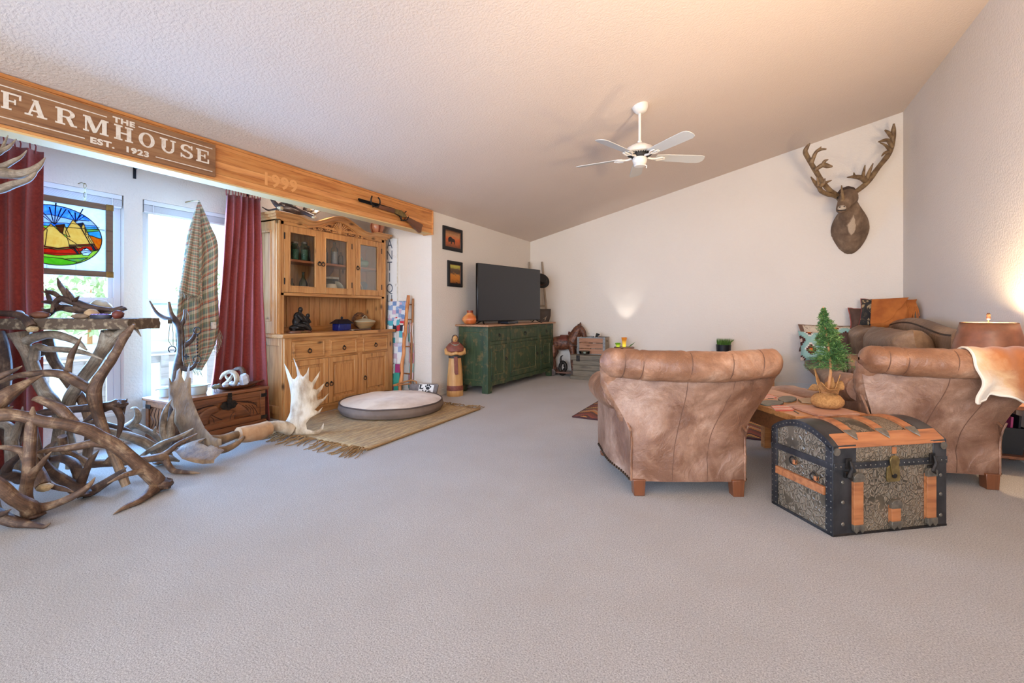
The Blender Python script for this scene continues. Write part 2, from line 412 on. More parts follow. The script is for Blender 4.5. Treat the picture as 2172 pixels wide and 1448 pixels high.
M['burlap'] = simple('burlap', (190, 140, 84), .95, (158, 110, 62), 90, bump=.7, bscale=240)
M['needle'] = simple('spruce_needles', (40, 80, 36), .7, (84, 122, 56), 22)
M['twig'] = simple('pale_twig', (196, 142, 92), .8, (160, 108, 66), 30)
M['grass'] = simple('green_bristle_grass', (64, 104, 36), .7, (98, 138, 54), 40)
M['glass_pot'] = simple('black_pot', (28, 30, 36), .3)
M['black'] = simple('matt_black', (20, 19, 20), .6)
M['white_fan'] = simple('fan_white', (226, 220, 210), .3)
M['fan_blade'] = simple('fan_blade_white', (206, 206, 202), .45)
M['dark_slot'] = simple('dark_slot', (30, 28, 26), .6)
def glass(name, tint=(255, 255, 255), refl=.06, rough=0.0):
    t = NT(name); a = t.n('BsdfTransparent'); a.inputs[0].default_value = lin(tint); g = t.n('BsdfGlossy'); g.inputs['Roughness'].default_value = rough + .02
    f = t.n('Fresnel'); f.inputs[0].default_value = 1.45; x = t.n('MixShader'); t.l(t.math('MULTIPLY', f.outputs[0], refl * 16), x.inputs[0]); t.l(a.outputs[0], x.inputs[1]); t.l(g.outputs[0], x.inputs[2]); t.l(x.outputs[0], t.out.inputs[0]); return t.m
def art_glass(name, c, c2=None):
    t = NT(name); col = t.ramp(t.noise(t.map((1, 1, 1)), 16, 4, .6, 1.5), [(.35, c), (.65, c2 or c)])
    a = t.n('BsdfTransparent'); b = t.n('BsdfTranslucent'); g = t.n('BsdfDiffuse')
    dk = t.mix(.70, col, (0, 0, 0)); dk2 = t.mix(.45, col, (0, 0, 0)); t.l(dk, a.inputs[0]); t.l(dk2, b.inputs[0]); t.l(col, g.inputs[0])
    x = t.n('MixShader'); x.inputs[0].default_value = .55; t.l(a.outputs[0], x.inputs[1]); t.l(b.outputs[0], x.inputs[2])
    y = t.n('MixShader'); y.inputs[0].default_value = .25; t.l(x.outputs[0], y.inputs[1]); t.l(g.outputs[0], y.inputs[2])
    t.l(y.outputs[0], t.out.inputs[0]); return t.m
M['pane'] = glass('window_pane', (250, 253, 255), .05)
M['cab_pane'] = glass('cabinet_pane', (250, 251, 250), .03)

# ------------------------------------------------------------------ the room shell
XL, XR, YB, YR = -3.69, 1.83, 7.83, -3.0
XW, Y0, Y1 = -4.75, 0.45, 4.80           # window wall of the bay and its two ends
ZL, SLOPE = 2.447, 0.2452
def ceil_z(x): return ZL + (x - XL) * SLOPE
def struct(name, mb, mat, **k): o = mb.build(name, mat, **k); o['kind'] = 'structure'; return o
struct('floor', wt().box(-4.87, 1.95, -3.12, 7.95, -.12, 0), M['carpet'], ang=0)
zr = ceil_z(XR + .12); zl = ceil_z(XL - .12)
struct('ceiling', wt().add([(x, y, ceil_z(x) + d) for x in (XL - .12, XR + .12) for y in (YR - .12, YB + .12) for d in (0, .1)],
       [(0, 1, 3, 2), (4, 6, 7, 5), (0, 4, 5, 1), (2, 3, 7, 6), (0, 2, 6, 4), (1, 5, 7, 3)]), M['ceiling'], ang=0)
struct('ceiling_alcove', wt().box(-4.87, -3.80, Y0 - .12, Y1 + .12, 2.40, 2.50), M['ceiling'], ang=0)
struct('wall_back', wt().prism([(XL - .12, 0), (XR + .12, 0), (XR + .12, zr + .05), (XL - .12, zl + .05)], lambda u, v, w: (u, YB + w, v), 0, .12), M['wall'], ang=0)
struct('wall_right', wt().box(XR, XR + .12, YR - .12, YB, 0, zr + .02), M['wall'], ang=0)
struct('wall_left', wt().box(XL - .12, XL, Y1, YB, 0, ZL + .02), M['wall'], ang=0)
struct('wall_left_near', wt().box(XL - .12, XL, YR - .12, Y0, 0, ZL + .02), M['wall'], ang=0)
struct('wall_alcove_far', wt().box(XW - .12, XL - .12, Y1, Y1 + .12, 0, 2.42), M['wall'], ang=0)
struct('wall_alcove_near', wt().box(XW - .12, XL - .12, Y0 - .12, Y0, 0, 2.42), M['wall'], ang=0)
WZ0, WZ1 = .27, 2.12
WINS = [(1.00, 1.92), (2.056, 2.976)]
b = wt().box(XW - .12, XW, Y0, Y1, 0, WZ0).box(XW - .12, XW, Y0, Y1, WZ1, 2.42)
for a, c in ((Y0, 1.00), (1.92, 2.056), (2.976, Y1)): b.box(XW - .12, XW, a, c, WZ0, WZ1)
struct('wall_window', b, M['wall'], ang=0)
b = wt().prism([(XL - .12, 0), (-3.2, 0), (-3.2, 2.45), (1.2, 2.45), (1.2, 0), (XR + .12, 0), (XR + .12, zr + .05), (XL - .12, zl + .05)], lambda u, v, w: (u, YR - w, v), 0, .12)
b.box(-3.2, 1.2, YR - .12, YR, 0, .25)
struct('wall_rear', b, M['wall'], ang=0)
for n, (a, c), z0, z1 in (('window_1', WINS[0], WZ0, WZ1), ('window_2', WINS[1], WZ0, WZ1)):
    mx = lambda u, v, w: (XW - .085 + w, u, v)
    o = struct(n, wt().frame(a, c, z0, z1, .05, mx, -.03, .03), M['vinyl'], bevel=.004)
    zm = 1.215
    up = wt().frame(a + .05, c - .05, zm - .03, z1 - .05, .03, mx, -.022, .005).build('sash', M['vinyl'], o, bevel=.003)
    lo = wt().frame(a + .05, c - .05, z0 + .05, zm + .03, .042, mx, -.002, .025).build('sash', M['vinyl'], o, bevel=.003)
    wt().box(XW - .096, XW - .092, a + .08, c - .08, zm, z1 - .08).build('pane', M['pane'], up, ang=0)
    wt().box(XW - .074, XW - .070, a + .09, c - .09, z0 + .09, zm - .012).build('pane', M['pane'], lo, ang=0)
    wt().box(XW - .05, XW + .02, a - .02, c + .02, z0 - .02, z0 + .004).build('window_sill', M['white_trim'], o, bevel=.004)
o = struct('window_3', wt().frame(-3.2, 1.2, .25, 2.45, .06, lambda u, v, w: (u, YR - .06 + w, v), -.03, .03), M['vinyl'])
wt().box(-1.03, -.97, YR - .09, YR - .03, .31, 2.39).build('mullion', M['vinyl'], o)
def base(name, mb): struct(name, mb, M['white_trim'], bevel=.004)
base('baseboard_left', wt().box(XL, XL + .012, Y1 + .012, YB - .012, 0, .085))
base('baseboard_alcove', wt().box(XW + .01, XL + .012, Y1 - .012, Y1, 0, .085))
base('baseboard_back', wt().box(XL, XR, YB - .012, YB, 0, .085))
base('baseboard_right', wt().box(XR - .012, XR, YR, YB - .012, 0, .085))
# raised blinds
for i, ((a, c), lab) in enumerate(zip(WINS, ('raised white blind stacked over the window with the stained glass', 'raised white blind stacked over the window with the plaid shawl'))):
    t = thing('window_blind', lab, 'blind', (XW - .03, (a + c) / 2, WZ1), 0, 'raised window blinds')
    w = (c - a) / 2 - .012
    wt().box(-.028, .028, -w, w, -.04, -.001).build('head_rail', M['vinyl'], t, bevel=.003)
    s = wt()
    for k in range(12): s.box(-.024, .024, -w, w, -.044 - k * .0045 - .003, -.044 - k * .0045)
    s.build('slat_stack', M['vinyl'], t, ang=0, kind='stuff')
    wt().box(-.025, .025, -w, w, -.112, -.098).build('bottom_rail', M['vinyl'], t, bevel=.003)
    wt().tube([(.032, w - .07 if i == 0 else -w + .07, -.03), (.034, w - .07 if i == 0 else -w + .07, -.55)], .003, 6).build('tilt_wand', M['vinyl'], t)
# laminated beam across the bay
BX = -3.67
bm_ = struct('trim_1', wt().box(BX - .15, BX - .004, Y0, Y1 - .02, 2.136, 2.150), simple('pale_beam_underside', (226, 190, 132), .6), bevel=.002)
bm_['label'] = 'honey laminated timber beam across the window alcove'
for i in range(6):
    z0 = 2.150 + i * .0495
    wt().box(BX - .15, BX + (.0008 if i % 2 else 0), Y0, Y1 - .022, z0, min(z0 + .0490, ceil_z(BX) - .004)).build('lamination', M['beam'][i], bm_, bevel=.0012)
wt().box(BX - .15, BX + .012, Y1 - .022, Y1 - .001, 2.128, 2.44).build('end_trim', M['beam'][2], bm_, bevel=.002)
wt().box(BX - .004, BX + .010, Y0, Y1 - .022, 2.425, 2.446).build('top_trim', M['beam'][3], bm_, bevel=.002)
text_mb('1999', .15, lambda u, v, w: (BX + .001 + w, 2.44 + u * 1.12, 2.215 + v), .0008, .004, 1.05).build('lettering', simple('faded_painted_numbers', (226, 160, 96), .6), bm_, ang=0)

# ------------------------------------------------------------------ outside: deck, railing, ground, shrubs, neighbour
M['deck'] = wood('grey_deck_board', (166, 156, 148), (130, 122, 116), axis=1, rough=.8, knots=False)
struct('ground', wt().box(-90, -4.95, -60, 80, -.75, -.65).box(-4.95, 60, -60, -3.2, -.75, -.65), simple('dry_grass_ground', (178, 170, 138), .95, (150, 148, 112), .7), ang=0)
t = thing('deck', 'weathered grey timber deck beyond the bay windows', 'deck', (-5.9, 2.2, -.3))
for k in range(14): wt().box(-1.02 + k * .146, -1.02 + k * .146 + .138, -3.6, 4.4, -.03, 0).build('board', M['deck'], t)
wt().box(-1.03, 1.02, -3.6, 4.4, -.35, -.04).build('joist_frame', M['deck'], t)
t = thing('deck_railing', 'weathered wooden railing along the deck edge outside the windows', 'railing', (-6.86, 2.2, -.3))
wt().box(-.07, .07, -3.6, 4.4, .88, .92).build('top_rail', M['deck'], t, bevel=.004)
wt().box(-.02, .02, -3.6, 4.4, .76, .85).build('upper_rail', M['deck'], t)
wt().box(-.02, .02, -3.6, 4.4, .10, .19).build('lower_rail', M['deck'], t)
for k in range(5): wt().box(-.045, .045, -3.6 + k * 1.95, -3.51 + k * 1.95, 0, .88).build('post', M['deck'], t)
for k in range(26): wt().box(.02, .055, -3.4 + k * .29, -3.31 + k * .29, .06, .85).build('baluster', M['deck'], t)
M['leaf'] = simple('shrub_leaf', (150, 172, 120), .7, (186, 202, 152), 3)
def shrub(name, label, loc, r, n, seed):
    rnd = random.Random(seed); t = thing(name, label, 'tree', loc, 0, 'trees beyond the deck')
    wt().tube([(0, 0, 0), (.05, 0, r * .6), (0, .05, r * 1.3)], [.12, .09, .04]).build('trunk', M['twig'], t)
    m = wt()
    for i in range(n):
        d = V((rnd.gauss(0, 1), rnd.gauss(0, 1), rnd.gauss(0, .8))).normalized() * r * (.55 + .5 * rnd.random() ** .5)
        c = d + V((0, 0, r * 1.25)) + V((nz(d, 1.3), nz(d + V((5, 1, 2)), 1.3), 0)) * r * .3; s = r * .11
        a = V((rnd.gauss(0, 1), rnd.gauss(0, 1), rnd.gauss(0, 1))).normalized() * s; b_ = a.cross(V((rnd.gauss(0, 1), rnd.gauss(0, 1), rnd.gauss(0, 1)))).normalized() * s
        m.add([c - a, c + b_ * .5, c + a, c - b_ * .5], [(0, 1, 2, 3)])
    m.build('foliage', M['leaf'], t, ang=0, kind='stuff')
shrub('leafy_tree', 'broad pale green tree seen beneath the stained glass panel', (-32, 11.4, -.65), 2.3, 900, 1)
shrub('leafy_tree', 'tall bushy tree seen through the window beside the curtain edge', (-40, 4.6, -.65), 2.1, 800, 2)
shrub('leafy_tree', 'round pale tree above the neighbouring roof', (-36, 20.5, -.65), 2.2, 800, 3)
t = thing('neighbour_house', 'low pale house with a shallow gable roof past the deck railing', 'house', (-30, 20.6, -.65))
wt().box(-3, 3, -5, 5, 0, 2.0).build('wall', simple('pale_siding', (214, 210, 204), .8), t)
wt().prism([(-5.6, 1.95), (5.6, 1.95), (0, 3.4)], lambda u, v, w: (w, u, v), -3.4, 3.4).build('roof', simple('pale_shingle', (172, 166, 164), .9), t, ang=0)
for yy in (-3, 0, 3): wt().box(3.0, 3.03, yy - .5, yy + .5, .9, 1.7).build('window', M['screen'], t)

# ------------------------------------------------------------------ stained glass panel
def sg(zx, zy): return ((zx - 451) * .000389, (736 + .1 * (zx - 451) - zy) * .00045)
GX, GY, GZ = -4.63, 1.45, 1.70
t = thing('stained_glass_panel', 'framed stained glass oval of tipis hanging before the window', 'stained glass', (GX, GY, GZ))
gm = lambda u, v, w: (w, u, v)
wt().frame(-.345, .345, -.295, .295, .046, gm, -.012, .012).build('frame', wood('grey_brown_frame', (122, 100, 84), (92, 72, 58), axis=1, rough=.6, knots=False), t, bevel=.003)
for sv in (-1, 1):
    wt().cbox((.013, .322, sv * .272), (.004, .05, .05)).build('corner_plate', M['brass'], t, bevel=.002)
G = {k: art_glass('art_glass_' + k, *c) for k, c in dict(
    clear=((250, 252, 255), (238, 244, 250)), blue=((70, 150, 232), (150, 200, 245)), mist=((206, 214, 228), (190, 202, 222)), teal=((60, 160, 200), (120, 196, 210)), lime=((170, 200, 60), (110, 180, 150)),
    orange=((240, 160, 50), (222, 110, 40)), cream=((244, 206, 130), (236, 190, 110)), red=((214, 62, 44), (226, 84, 56)), rust=((196, 84, 44), (210, 100, 60)), brown=((140, 86, 46), (120, 70, 36)),
    grass=((170, 206, 84), (200, 214, 110)), green=((120, 190, 60), (150, 206, 80)), pole=((50, 54, 92), (40, 44, 84)), white=((224, 232, 246), (196, 210, 240)), slate=((74, 96, 120), (64, 84, 110))).items()}
OV = [(.275 * cos(a * pi / 24), .224 * sin(a * pi / 24) + .002) for a in range(48)]
PCS = [('blue', [(0, 200), (1200, 200), (1200, 620), (0, 560)]), ('mist', [(-300, 400), (380, 390), (700, 460), (1200, 470), (1200, 560), (600, 520), (-300, 540)]), ('teal', [(880, 575), (1200, 570), (1200, 800), (900, 700)]), ('lime', [(890, 610), (1100, 600), (1200, 625), (1000, 655), (900, 665)]),
    ('orange', [(-300, 620), (0, 560), (190, 530), (330, 640), (300, 900), (-300, 950)]), ('orange', [(930, 735), (1000, 725), (1060, 755), (1170, 780), (1170, 960), (1050, 960)]), ('grass', [(-300, 1000), (150, 1020), (800, 1040), (1200, 960), (1200, 1300), (-300, 1300)]), ('green', [(-300, 1080), (170, 1075), (550, 1120), (760, 1190), (700, 1300), (-300, 1300)]), ('lime', [(560, 1130), (940, 1110), (780, 1190)]),
    ('slate', [(770, 520), (860, 500), (835, 590)]), ('cream', [(820, 590), (865, 510), (920, 660), (1050, 900), (960, 860)]), ('cream', [(700, 460), (590, 660), (650, 900), (980, 890), (830, 590)]), ('rust', [(640, 890), (1020, 865), (1040, 890), (650, 915)]), ('cream', [(650, 915), (1040, 885), (1045, 905), (655, 930)]), ('red', [(650, 930), (1045, 905), (1100, 975), (740, 1000)]), ('slate', [(975, 870), (1000, 880), (1060, 985), (1020, 985)]),
    ('brown', [(440, 560), (580, 540), (545, 700), (510, 680)]), ('cream', [(575, 545), (550, 700), (660, 760)]), ('cream', [(380, 540), (150, 820), (-20, 960), (850, 940), (600, 760), (430, 590)]), ('rust', [(0, 850), (150, 885), (480, 945), (740, 910), (760, 930), (480, 960), (140, 900), (0, 870)]), ('cream', [(0, 870), (140, 900), (480, 960), (760, 930), (770, 945), (480, 975), (140, 918), (0, 890)]), ('red', [(-30, 900), (140, 918), (480, 975), (770, 945), (830, 1050), (480, 1070), (100, 1010)]), ('slate', [(700, 925), (725, 935), (800, 1050), (770, 1055)]),
    ('white', [(820, 1010), (860, 960), (900, 940), (940, 960), (1000, 1010), (940, 1075), (860, 1070)]), ('pole', [(870, 975), (880, 935), (920, 930), (900, 960)])]
for x0, y0, x1, y1 in ((430, 550, 150, 320), (430, 550, 210, 290), (425, 550, 360, 265), (432, 550, 452, 190), (440, 550, 530, 270), (445, 550, 600, 285), (740, 490, 630, 300), (742, 490, 735, 330), (745, 490, 855, 262), (750, 490, 880, 385), (735, 490, 830, 365)):
    PCS.append(('pole', [(x0 - 5, y0), (x0 + 5, y0), (x1 + 11, y1), (x1 - 11, y1)]))
def inp(q, P):
    c = False; n = len(P)
    for i in range(n):
        a, b_ = P[i], P[i - 1]
        if (a[1] > q[1]) != (b_[1] > q[1]) and q[0] < (b_[0] - a[0]) * (q[1] - a[1]) / (b_[1] - a[1]) + a[0]: c = not c
    return c
polys = [(k, [sg(*p) for p in P]) for k, P in PCS]
pts = [V(p) for p in OV]; eds = [(i, (i + 1) % 48) for i in range(48)]
rect = [(-.3, -.25), (.3, -.25), (.3, .25), (-.3, .25)]; b0 = len(pts); pts += [V(p) for p in rect]; eds += [(b0 + i, b0 + (i + 1) % 4) for i in range(4)]
for k, P in polys:
    b0 = len(pts); pts += [V((max(-.299, min(.299, p[0])), max(-.249, min(.249, p[1])))) for p in P]; eds += [(b0 + i, b0 + (i + 1) % len(P)) for i in range(len(P))]
ov, oe, of, *_ = geometry.delaunay_2d_cdt(pts, eds, [], 0, 1e-5)
grp = {}
for f in of:
    c = sum((ov[i] for i in f), V((0, 0))) / len(f)
    if abs(c.x) > .3 or abs(c.y) > .25: continue
    key = -1
    if inp(c, OV):
        key = max([i for i, (k, P) in enumerate(polys) if inp(c, P)] + [-2])
    elif key == -1:
        pk = [i for i, (k, P) in enumerate(polys) if k == 'pole' and inp(c, P)]
        key = pk[-1] if pk and c.y > 0 else -1
    grp.setdefault(key, []).append(f)
for key, fs in grp.items():
    used = sorted({i for f in fs for i in f}); ix = {j: n for n, j in enumerate(used)}
    wt().add([(0, ov[j].x, ov[j].y) for j in used], [tuple(ix[i] for i in f) for f in fs]).build('glass_piece', G['clear' if key == -1 else 'grass' if key == -2 else polys[key][0]], t, ang=0, solid=.003)
lead = wt(); lead.tube([(0, p[0], p[1]) for p in OV], .004, 5, closed=True)
for k, P in polys:
    if k == 'pole': continue
    for i in range(len(P)):
        a, b_ = V(P[i - 1]), V(P[i])
        for q in range(4):
            p0, p1 = a.lerp(b_, q / 4), a.lerp(b_, (q + 1) / 4)
            if inp((p0 + p1) / 2, OV): lead.tube([(0, p0.x, p0.y), (0, p1.x, p1.y)], .0030, 4, False)
for u, v0, v1 in ((-.05, -.249, -.222), (.115, -.249, -.2)): lead.tube([(0, u, v0), (0, u, v1)], .0014, 4)
for v in (.075, -.06): lead.tube([(0, .272, v), (0, .3, v)], .0014, 4)
lead.build('lead_came', M['iron'], t, kind='stuff')
ch = wt()
for k, (yy, zz) in enumerate(((.17, .31), (.17, .345), (.17, .38), (.17, .415))):
    ch.tube([(0 if k % 2 else .008 * cos(a), yy + (.008 * cos(a) if k % 2 else 0), zz + .022 * sin(a)) for a in [j * pi / 5 for j in range(10)]], .0022, 5, closed=True)
ch.tube([(0, .17, .43), (-.06, .17, .45), (-.118, .17, .45)], .003, 6)
ch.build('hanging_chain', M['brass'], t)
wt().tube([(0, .168, .294), (0, .168, .30), (.002, .17, .31)], .003, 6).build('eye_hook', M['brass'], t)
# ------------------------------------------------------------------ antlers
def beam_pts(t0, t1, pts, n=5):
    k = len(pts) - 1; out = []
    for i, (px, py, r) in enumerate(pts):
        t = lerp(t0, t1, i / k); p = AT(px, py, t); rr = r * t / FPX
        out.append((p.x, p.y, max(p.z, rr * .92 + .003), rr))
    return [(a, b, c, max(.0012, d)) for a, b, c, d in spline(out, n)]
def antler_mesh(beams, seg=9):
    mb = wt()
    for t0, t1, pts in beams:
        q = beam_pts(t0, t1, pts)
        mb.tube([p[:3] for p in q], [p[3] * (1 + .10 * nz((p[0] * 9, p[1] * 9, p[2] * 9))) for p in q], seg)
    return mb
def burr_mesh(px, py, t, r, k=1.0):
    p = AT(px, py, t); rr = r * t / FPX; return wt().ball((p.x, p.y, max(p.z, rr * .6)), (rr, rr, rr * .62 * k), 16, 9, .28, 22)
def antler(name, label, beams, mat, burr=None, group=None, cut=None):
    px, py, t0 = beams[0][2][0][0], beams[0][2][0][1], beams[0][0]
    p = AT(px, py, t0)
    o = antler_mesh(beams).build(name, M[mat], loc=(p.x, p.y, max(0, p.z)), ang=70); setp(o, label, 'antler', group)
    if burr: burr_mesh(*burr).build('burr', M['antler_dark'], o, world=True)
    if cut: burr_mesh(*cut).build('cut_end', M['bone'], o, world=True)
    return o
PG = 'shed antlers piled on the carpet'
antler('elk_antler', 'largest brown elk antler across the pile front, burr resting on the carpet',
  [(2.86, 2.36, [(340, 1026, 15), (322, 1008, 16), (300, 990, 14), (275, 968, 13), (242, 942, 13), (215, 928, 13), (188, 913, 13), (160, 905, 13), (130, 899, 12), (88, 893, 12), (44, 882, 13), (0, 880, 15), (-60, 890, 13), (-110, 905, 5)]),
   (2.62, 2.60, [(165, 908, 12), (146, 888, 12), (128, 868, 11), (104, 855, 9), (80, 846, 7), (68, 848, 2)]),
   (2.70, 2.52, [(232, 940, 11), (200, 939, 9), (168, 946, 8), (132, 951, 7), (95, 956, 5), (70, 962, 1.2)]),
   (2.83, 2.60, [(316, 1006, 11), (302, 999, 8), (280, 1003, 6), (258, 1010, 5), (227, 1025, 1)]),
   (2.85, 2.52, [(334, 1032, 14), (322, 1042, 11), (308, 1060, 8), (291, 1080, 7), (264, 1090, 5), (240, 1094, 1)])], 'antler', (346, 1026, 2.86, 19), PG)
antler('elk_antler', 'brown elk antler standing on its burr nearest the camera in the pile',
  [(2.45, 2.30, [(66, 1094, 17), (62, 1075, 16), (48, 1066, 14), (28, 1055, 13), (0, 1030, 13), (-40, 1000, 10)]),
   (2.45, 2.50, [(58, 1072, 13), (54, 1050, 12), (60, 1010, 11), (62, 975, 11), (64, 944, 11), (66, 913, 11), (68, 885, 8), (70, 862, 2)]),
   (2.48, 2.44, [(56, 975, 8), (48, 958, 8), (30, 951, 7), (0, 948, 4), (-20, 949, 1)]),
   (2.47, 2.44, [(60, 1020, 10), (72, 1000, 8), (84, 988, 6), (98, 970, 4), (109, 958, 1)]),
   (2.45, 2.62, [(70, 1078, 13), (90, 1076, 10), (121, 1067, 8), (159, 1050, 7), (188, 1030, 5), (202, 1012, 1)])], 'antler', (68, 1099, 2.45, 20, .6), PG)
antler('elk_antler', 'brown antler curling out over the carpet at the lowest corner of the pile',
  [(2.38, 2.36, [(-40, 1070, 12), (0, 1094, 13), (29, 1106, 12), (52, 1119, 9), (77, 1124, 6), (94, 1118, 4), (107, 1109, 1)]),
   (2.36, 2.30, [(-20, 1090, 9), (5, 1089, 6), (23, 1080, 1)])], 'antler_dark', None, PG)
antler('elk_antler', 'dark brown elk antler on its burr behind the standing one',
  [(2.75, 2.60, [(178, 1050, 18), (160, 1034, 14), (140, 1022, 12), (122, 1010, 11), (105, 998, 10), (92, 982, 9), (82, 962, 8), (78, 935, 6), (77, 905, 2)]),
   (2.75, 2.75, [(174, 1045, 14), (170, 1028, 10), (177, 1012, 8), (184, 995, 7), (194, 975, 6), (210, 955, 1)]),
   (2.76, 2.84, [(180, 1050, 14), (196, 1040, 10), (221, 1025, 8), (250, 1006, 6), (268, 991, 1)]),
   (2.76, 2.9, [(170, 1040, 10), (166, 1010, 9), (160, 988, 10), (145, 976, 9), (128, 972, 8), (98, 974, 6), (78, 962, 2)])], 'antler_dark', (180, 1056, 2.75, 20, .6), PG)
antler('antler_piece', 'sawn antler stub with a pale cut end inside the pile',
  [(2.56, 2.62, [(92, 1030, 13), (88, 1018, 13), (82, 1000, 11), (76, 985, 8), (72, 965, 3)]), (2.58, 2.6, [(100, 1026, 7), (115, 1032, 6), (135, 1037, 5), (156, 1043, 1)])], 'antler', None, PG, (95, 1033, 2.545, 13))
antler('elk_antler', 'forked brown antler reaching over the carpet toward the moose palm',
  [(2.86, 3.18, [(132, 925, 8), (138, 955, 9), (158, 968, 9), (186, 982, 9), (220, 982, 8), (255, 980, 8), (286, 976, 8), (320, 972, 8), (340, 969, 9), (352, 966, 9)]),
   (3.17, 3.24, [(346, 966, 8), (362, 954, 6), (378, 941, 5), (400, 929, 3), (419, 919, 1)]), (3.18, 3.14, [(348, 968, 9), (356, 984, 7), (366, 997, 6), (380, 1006, 5), (400, 1013, 4), (424, 1003, 1)]),
   (3.0, 3.0, [(230, 980, 8), (238, 968, 6), (246, 950, 4), (262, 936, 1)])], 'antler', None, PG)
antler('elk_antler', 'long grey brown antler lying on the carpet beside the carved chest',
  [(3.34, 3.10, [(345, 978, 10), (330, 955, 11), (310, 940, 10), (286, 930, 10), (250, 918, 9), (215, 911, 9), (180, 905, 8), (150, 902, 3)]),
   (3.32, 3.3, [(356, 938, 9), (348, 918, 8), (346, 900, 7), (349, 878, 6), (355, 861, 4), (364, 847, 1)]), (3.33, 3.32, [(340, 955, 9), (354, 938, 9), (362, 920, 8), (361, 900, 7), (365, 882, 4), (370, 867, 1)]),
   (3.2, 3.28, [(292, 972, 3), (318, 955, 5), (345, 940, 6), (370, 930, 5), (390, 921, 4), (410, 908, 1)]), (3.34, 3.34, [(348, 975, 8), (362, 972, 6), (380, 978, 2)])], 'antler_pale', (340, 984, 3.34, 14, .6), PG)
antler('elk_antler', 'bleached grey antler with a hooked tip behind the pile',
  [(3.44, 3.44, [(225, 938, 8), (250, 918, 9), (275, 904, 10), (290, 890, 8), (292, 876, 6), (286, 866, 4), (277, 866, 1)]), (3.44, 3.44, [(280, 902, 8), (296, 905, 6), (326, 921, 6), (345, 938, 6), (356, 955, 5), (368, 972, 2)]), (3.44, 3.44, [(326, 925, 4), (328, 912, 3), (330, 905, 1)])], 'antler_pale', None, PG)
antler('elk_antler', 'reddish antler with its burr raised in front of the window mullion',
  [(2.98, 2.84, [(250, 856, 12), (236, 860, 10), (215, 862, 9), (188, 865, 8), (144, 869, 8), (110, 873, 8), (80, 880, 8), (50, 905, 8), (30, 960, 8), (22, 1012, 6)]),
   (2.97, 2.93, [(244, 860, 9), (252, 874, 7), (257, 890, 6), (254, 913, 5), (245, 940, 1)]), (2.97, 2.9, [(232, 862, 8), (212, 872, 6), (194, 884, 5), (168, 901, 1)]),
   (3.0, 3.0, [(256, 890, 4), (262, 868, 4), (270, 845, 1)]), (3.0, 3.04, [(180, 893, 5), (205, 895, 6), (235, 902, 5), (260, 908, 4), (281, 914, 1)])], 'antler_dark', (254, 856, 2.98, 14), PG)
antler('elk_antler', 'pale broad antler tine sweeping up past the red curtain',
  [(2.42, 2.6, [(-60, 905, 14), (-20, 868, 18), (10, 842, 16), (40, 822, 11), (68, 806, 6), (91, 795, 1)]), (2.45, 2.5, [(-40, 885, 12), (-10, 870, 9), (12, 868, 6), (28, 862, 1)]), (2.44, 2.5, [(-55, 900, 12), (-45, 960, 12), (-30, 1020, 12), (-10, 1090, 11)])], 'antler', None, PG)
antler('elk_antler', 'slim tawny antler tine lowest against the dark curtain fold',
  [(2.50, 2.56, [(-60, 830, 8), (-20, 806, 8), (8, 795, 7), (30, 785, 4), (47, 776, 1)]), (2.5, 2.5, [(-55, 828, 8), (-62, 900, 9), (-70, 1000, 10), (-75, 1078, 10)])], 'antler', None, PG)
antler('elk_antler', 'almost black antler lying deepest in the shadow of the pile',
  [(2.66, 2.9, [(0, 1004, 10), (30, 1008, 12), (48, 1016, 10), (85, 985, 9), (100, 955, 8), (118, 936, 3)]), (2.68, 2.66, [(10, 1006, 10), (20, 985, 8), (38, 968, 5), (52, 950, 2)])], 'antler_dark', None, PG)
antler('elk_antler', 'light grey antler wedged upright among the dark ones in the pile',
  [(2.8, 2.8, [(30, 1010, 12), (26, 960, 12), (24, 925, 11), (20, 905, 9), (0, 900, 7), (-25, 905, 2)]), (2.8, 2.8, [(28, 930, 10), (38, 905, 7), (45, 880, 4), (48, 862, 1)])], 'antler_pale', None, PG)

# console table made of antlers with a bark-edged slab
TP = AT(131, 677, 2.95)
tb = thing('antler_console_table', 'rustic console table with a bark edged slab on antler legs', 'table', (TP.x, TP.y, 0), YAW)
def slab(u, v):
    a = 2 * pi * v; x = lerp(-.445, .43, u)
    yy = .135 - .135 * max(-1, min(1, cos(a) * 1.25)); zz = 1.046 + .036 * max(-1, min(1, sin(a) * 1.5))
    return (x, yy + .012 * nz((x * 6, a * 2, 1)), zz + .007 * nz((x * 7, a * 3, 4)))
M['bark'] = simple('lichen_bark', (92, 74, 58), .9, (166, 146, 118), 26, lo=.5, hi=.68, bump=.6, bscale=50, bd=.01)
mbs = wt().grid(slab, 26, 18, cv=True); nn = 18
mbs.f += [tuple(range(nn))[::-1], tuple(26 * nn + k for k in range(nn))]
mbs.build('slab_top', M['bark'], tb, ang=60)
def leg(beams, mat, burr=None):
    o = antler_mesh(beams).build('antler_leg', M[mat], tb, world=True, ang=70)
    if burr: burr_mesh(*burr).build('burr', M['antler_pale'], o, world=True)
leg([(3.02, 3.06, [(42, 704, 20), (48, 728, 14), (60, 752, 12), (70, 778, 12), (80, 805, 12), (95, 832, 12), (112, 852, 12), (126, 885, 11), (124, 930, 11), (112, 985, 10), (108, 1012, 9)]), (3.02, 2.98, [(56, 722, 11), (80, 714, 10), (110, 709, 9), (138, 715, 8), (165, 726, 6), (184, 742, 1.5)]), (3.02, 2.98, [(72, 762, 10), (78, 736, 8), (100, 740, 7), (128, 741, 6), (160, 744, 6), (190, 751, 4), (217, 762, 1)])], 'antler_pale', (36, 712, 3.02, 12))
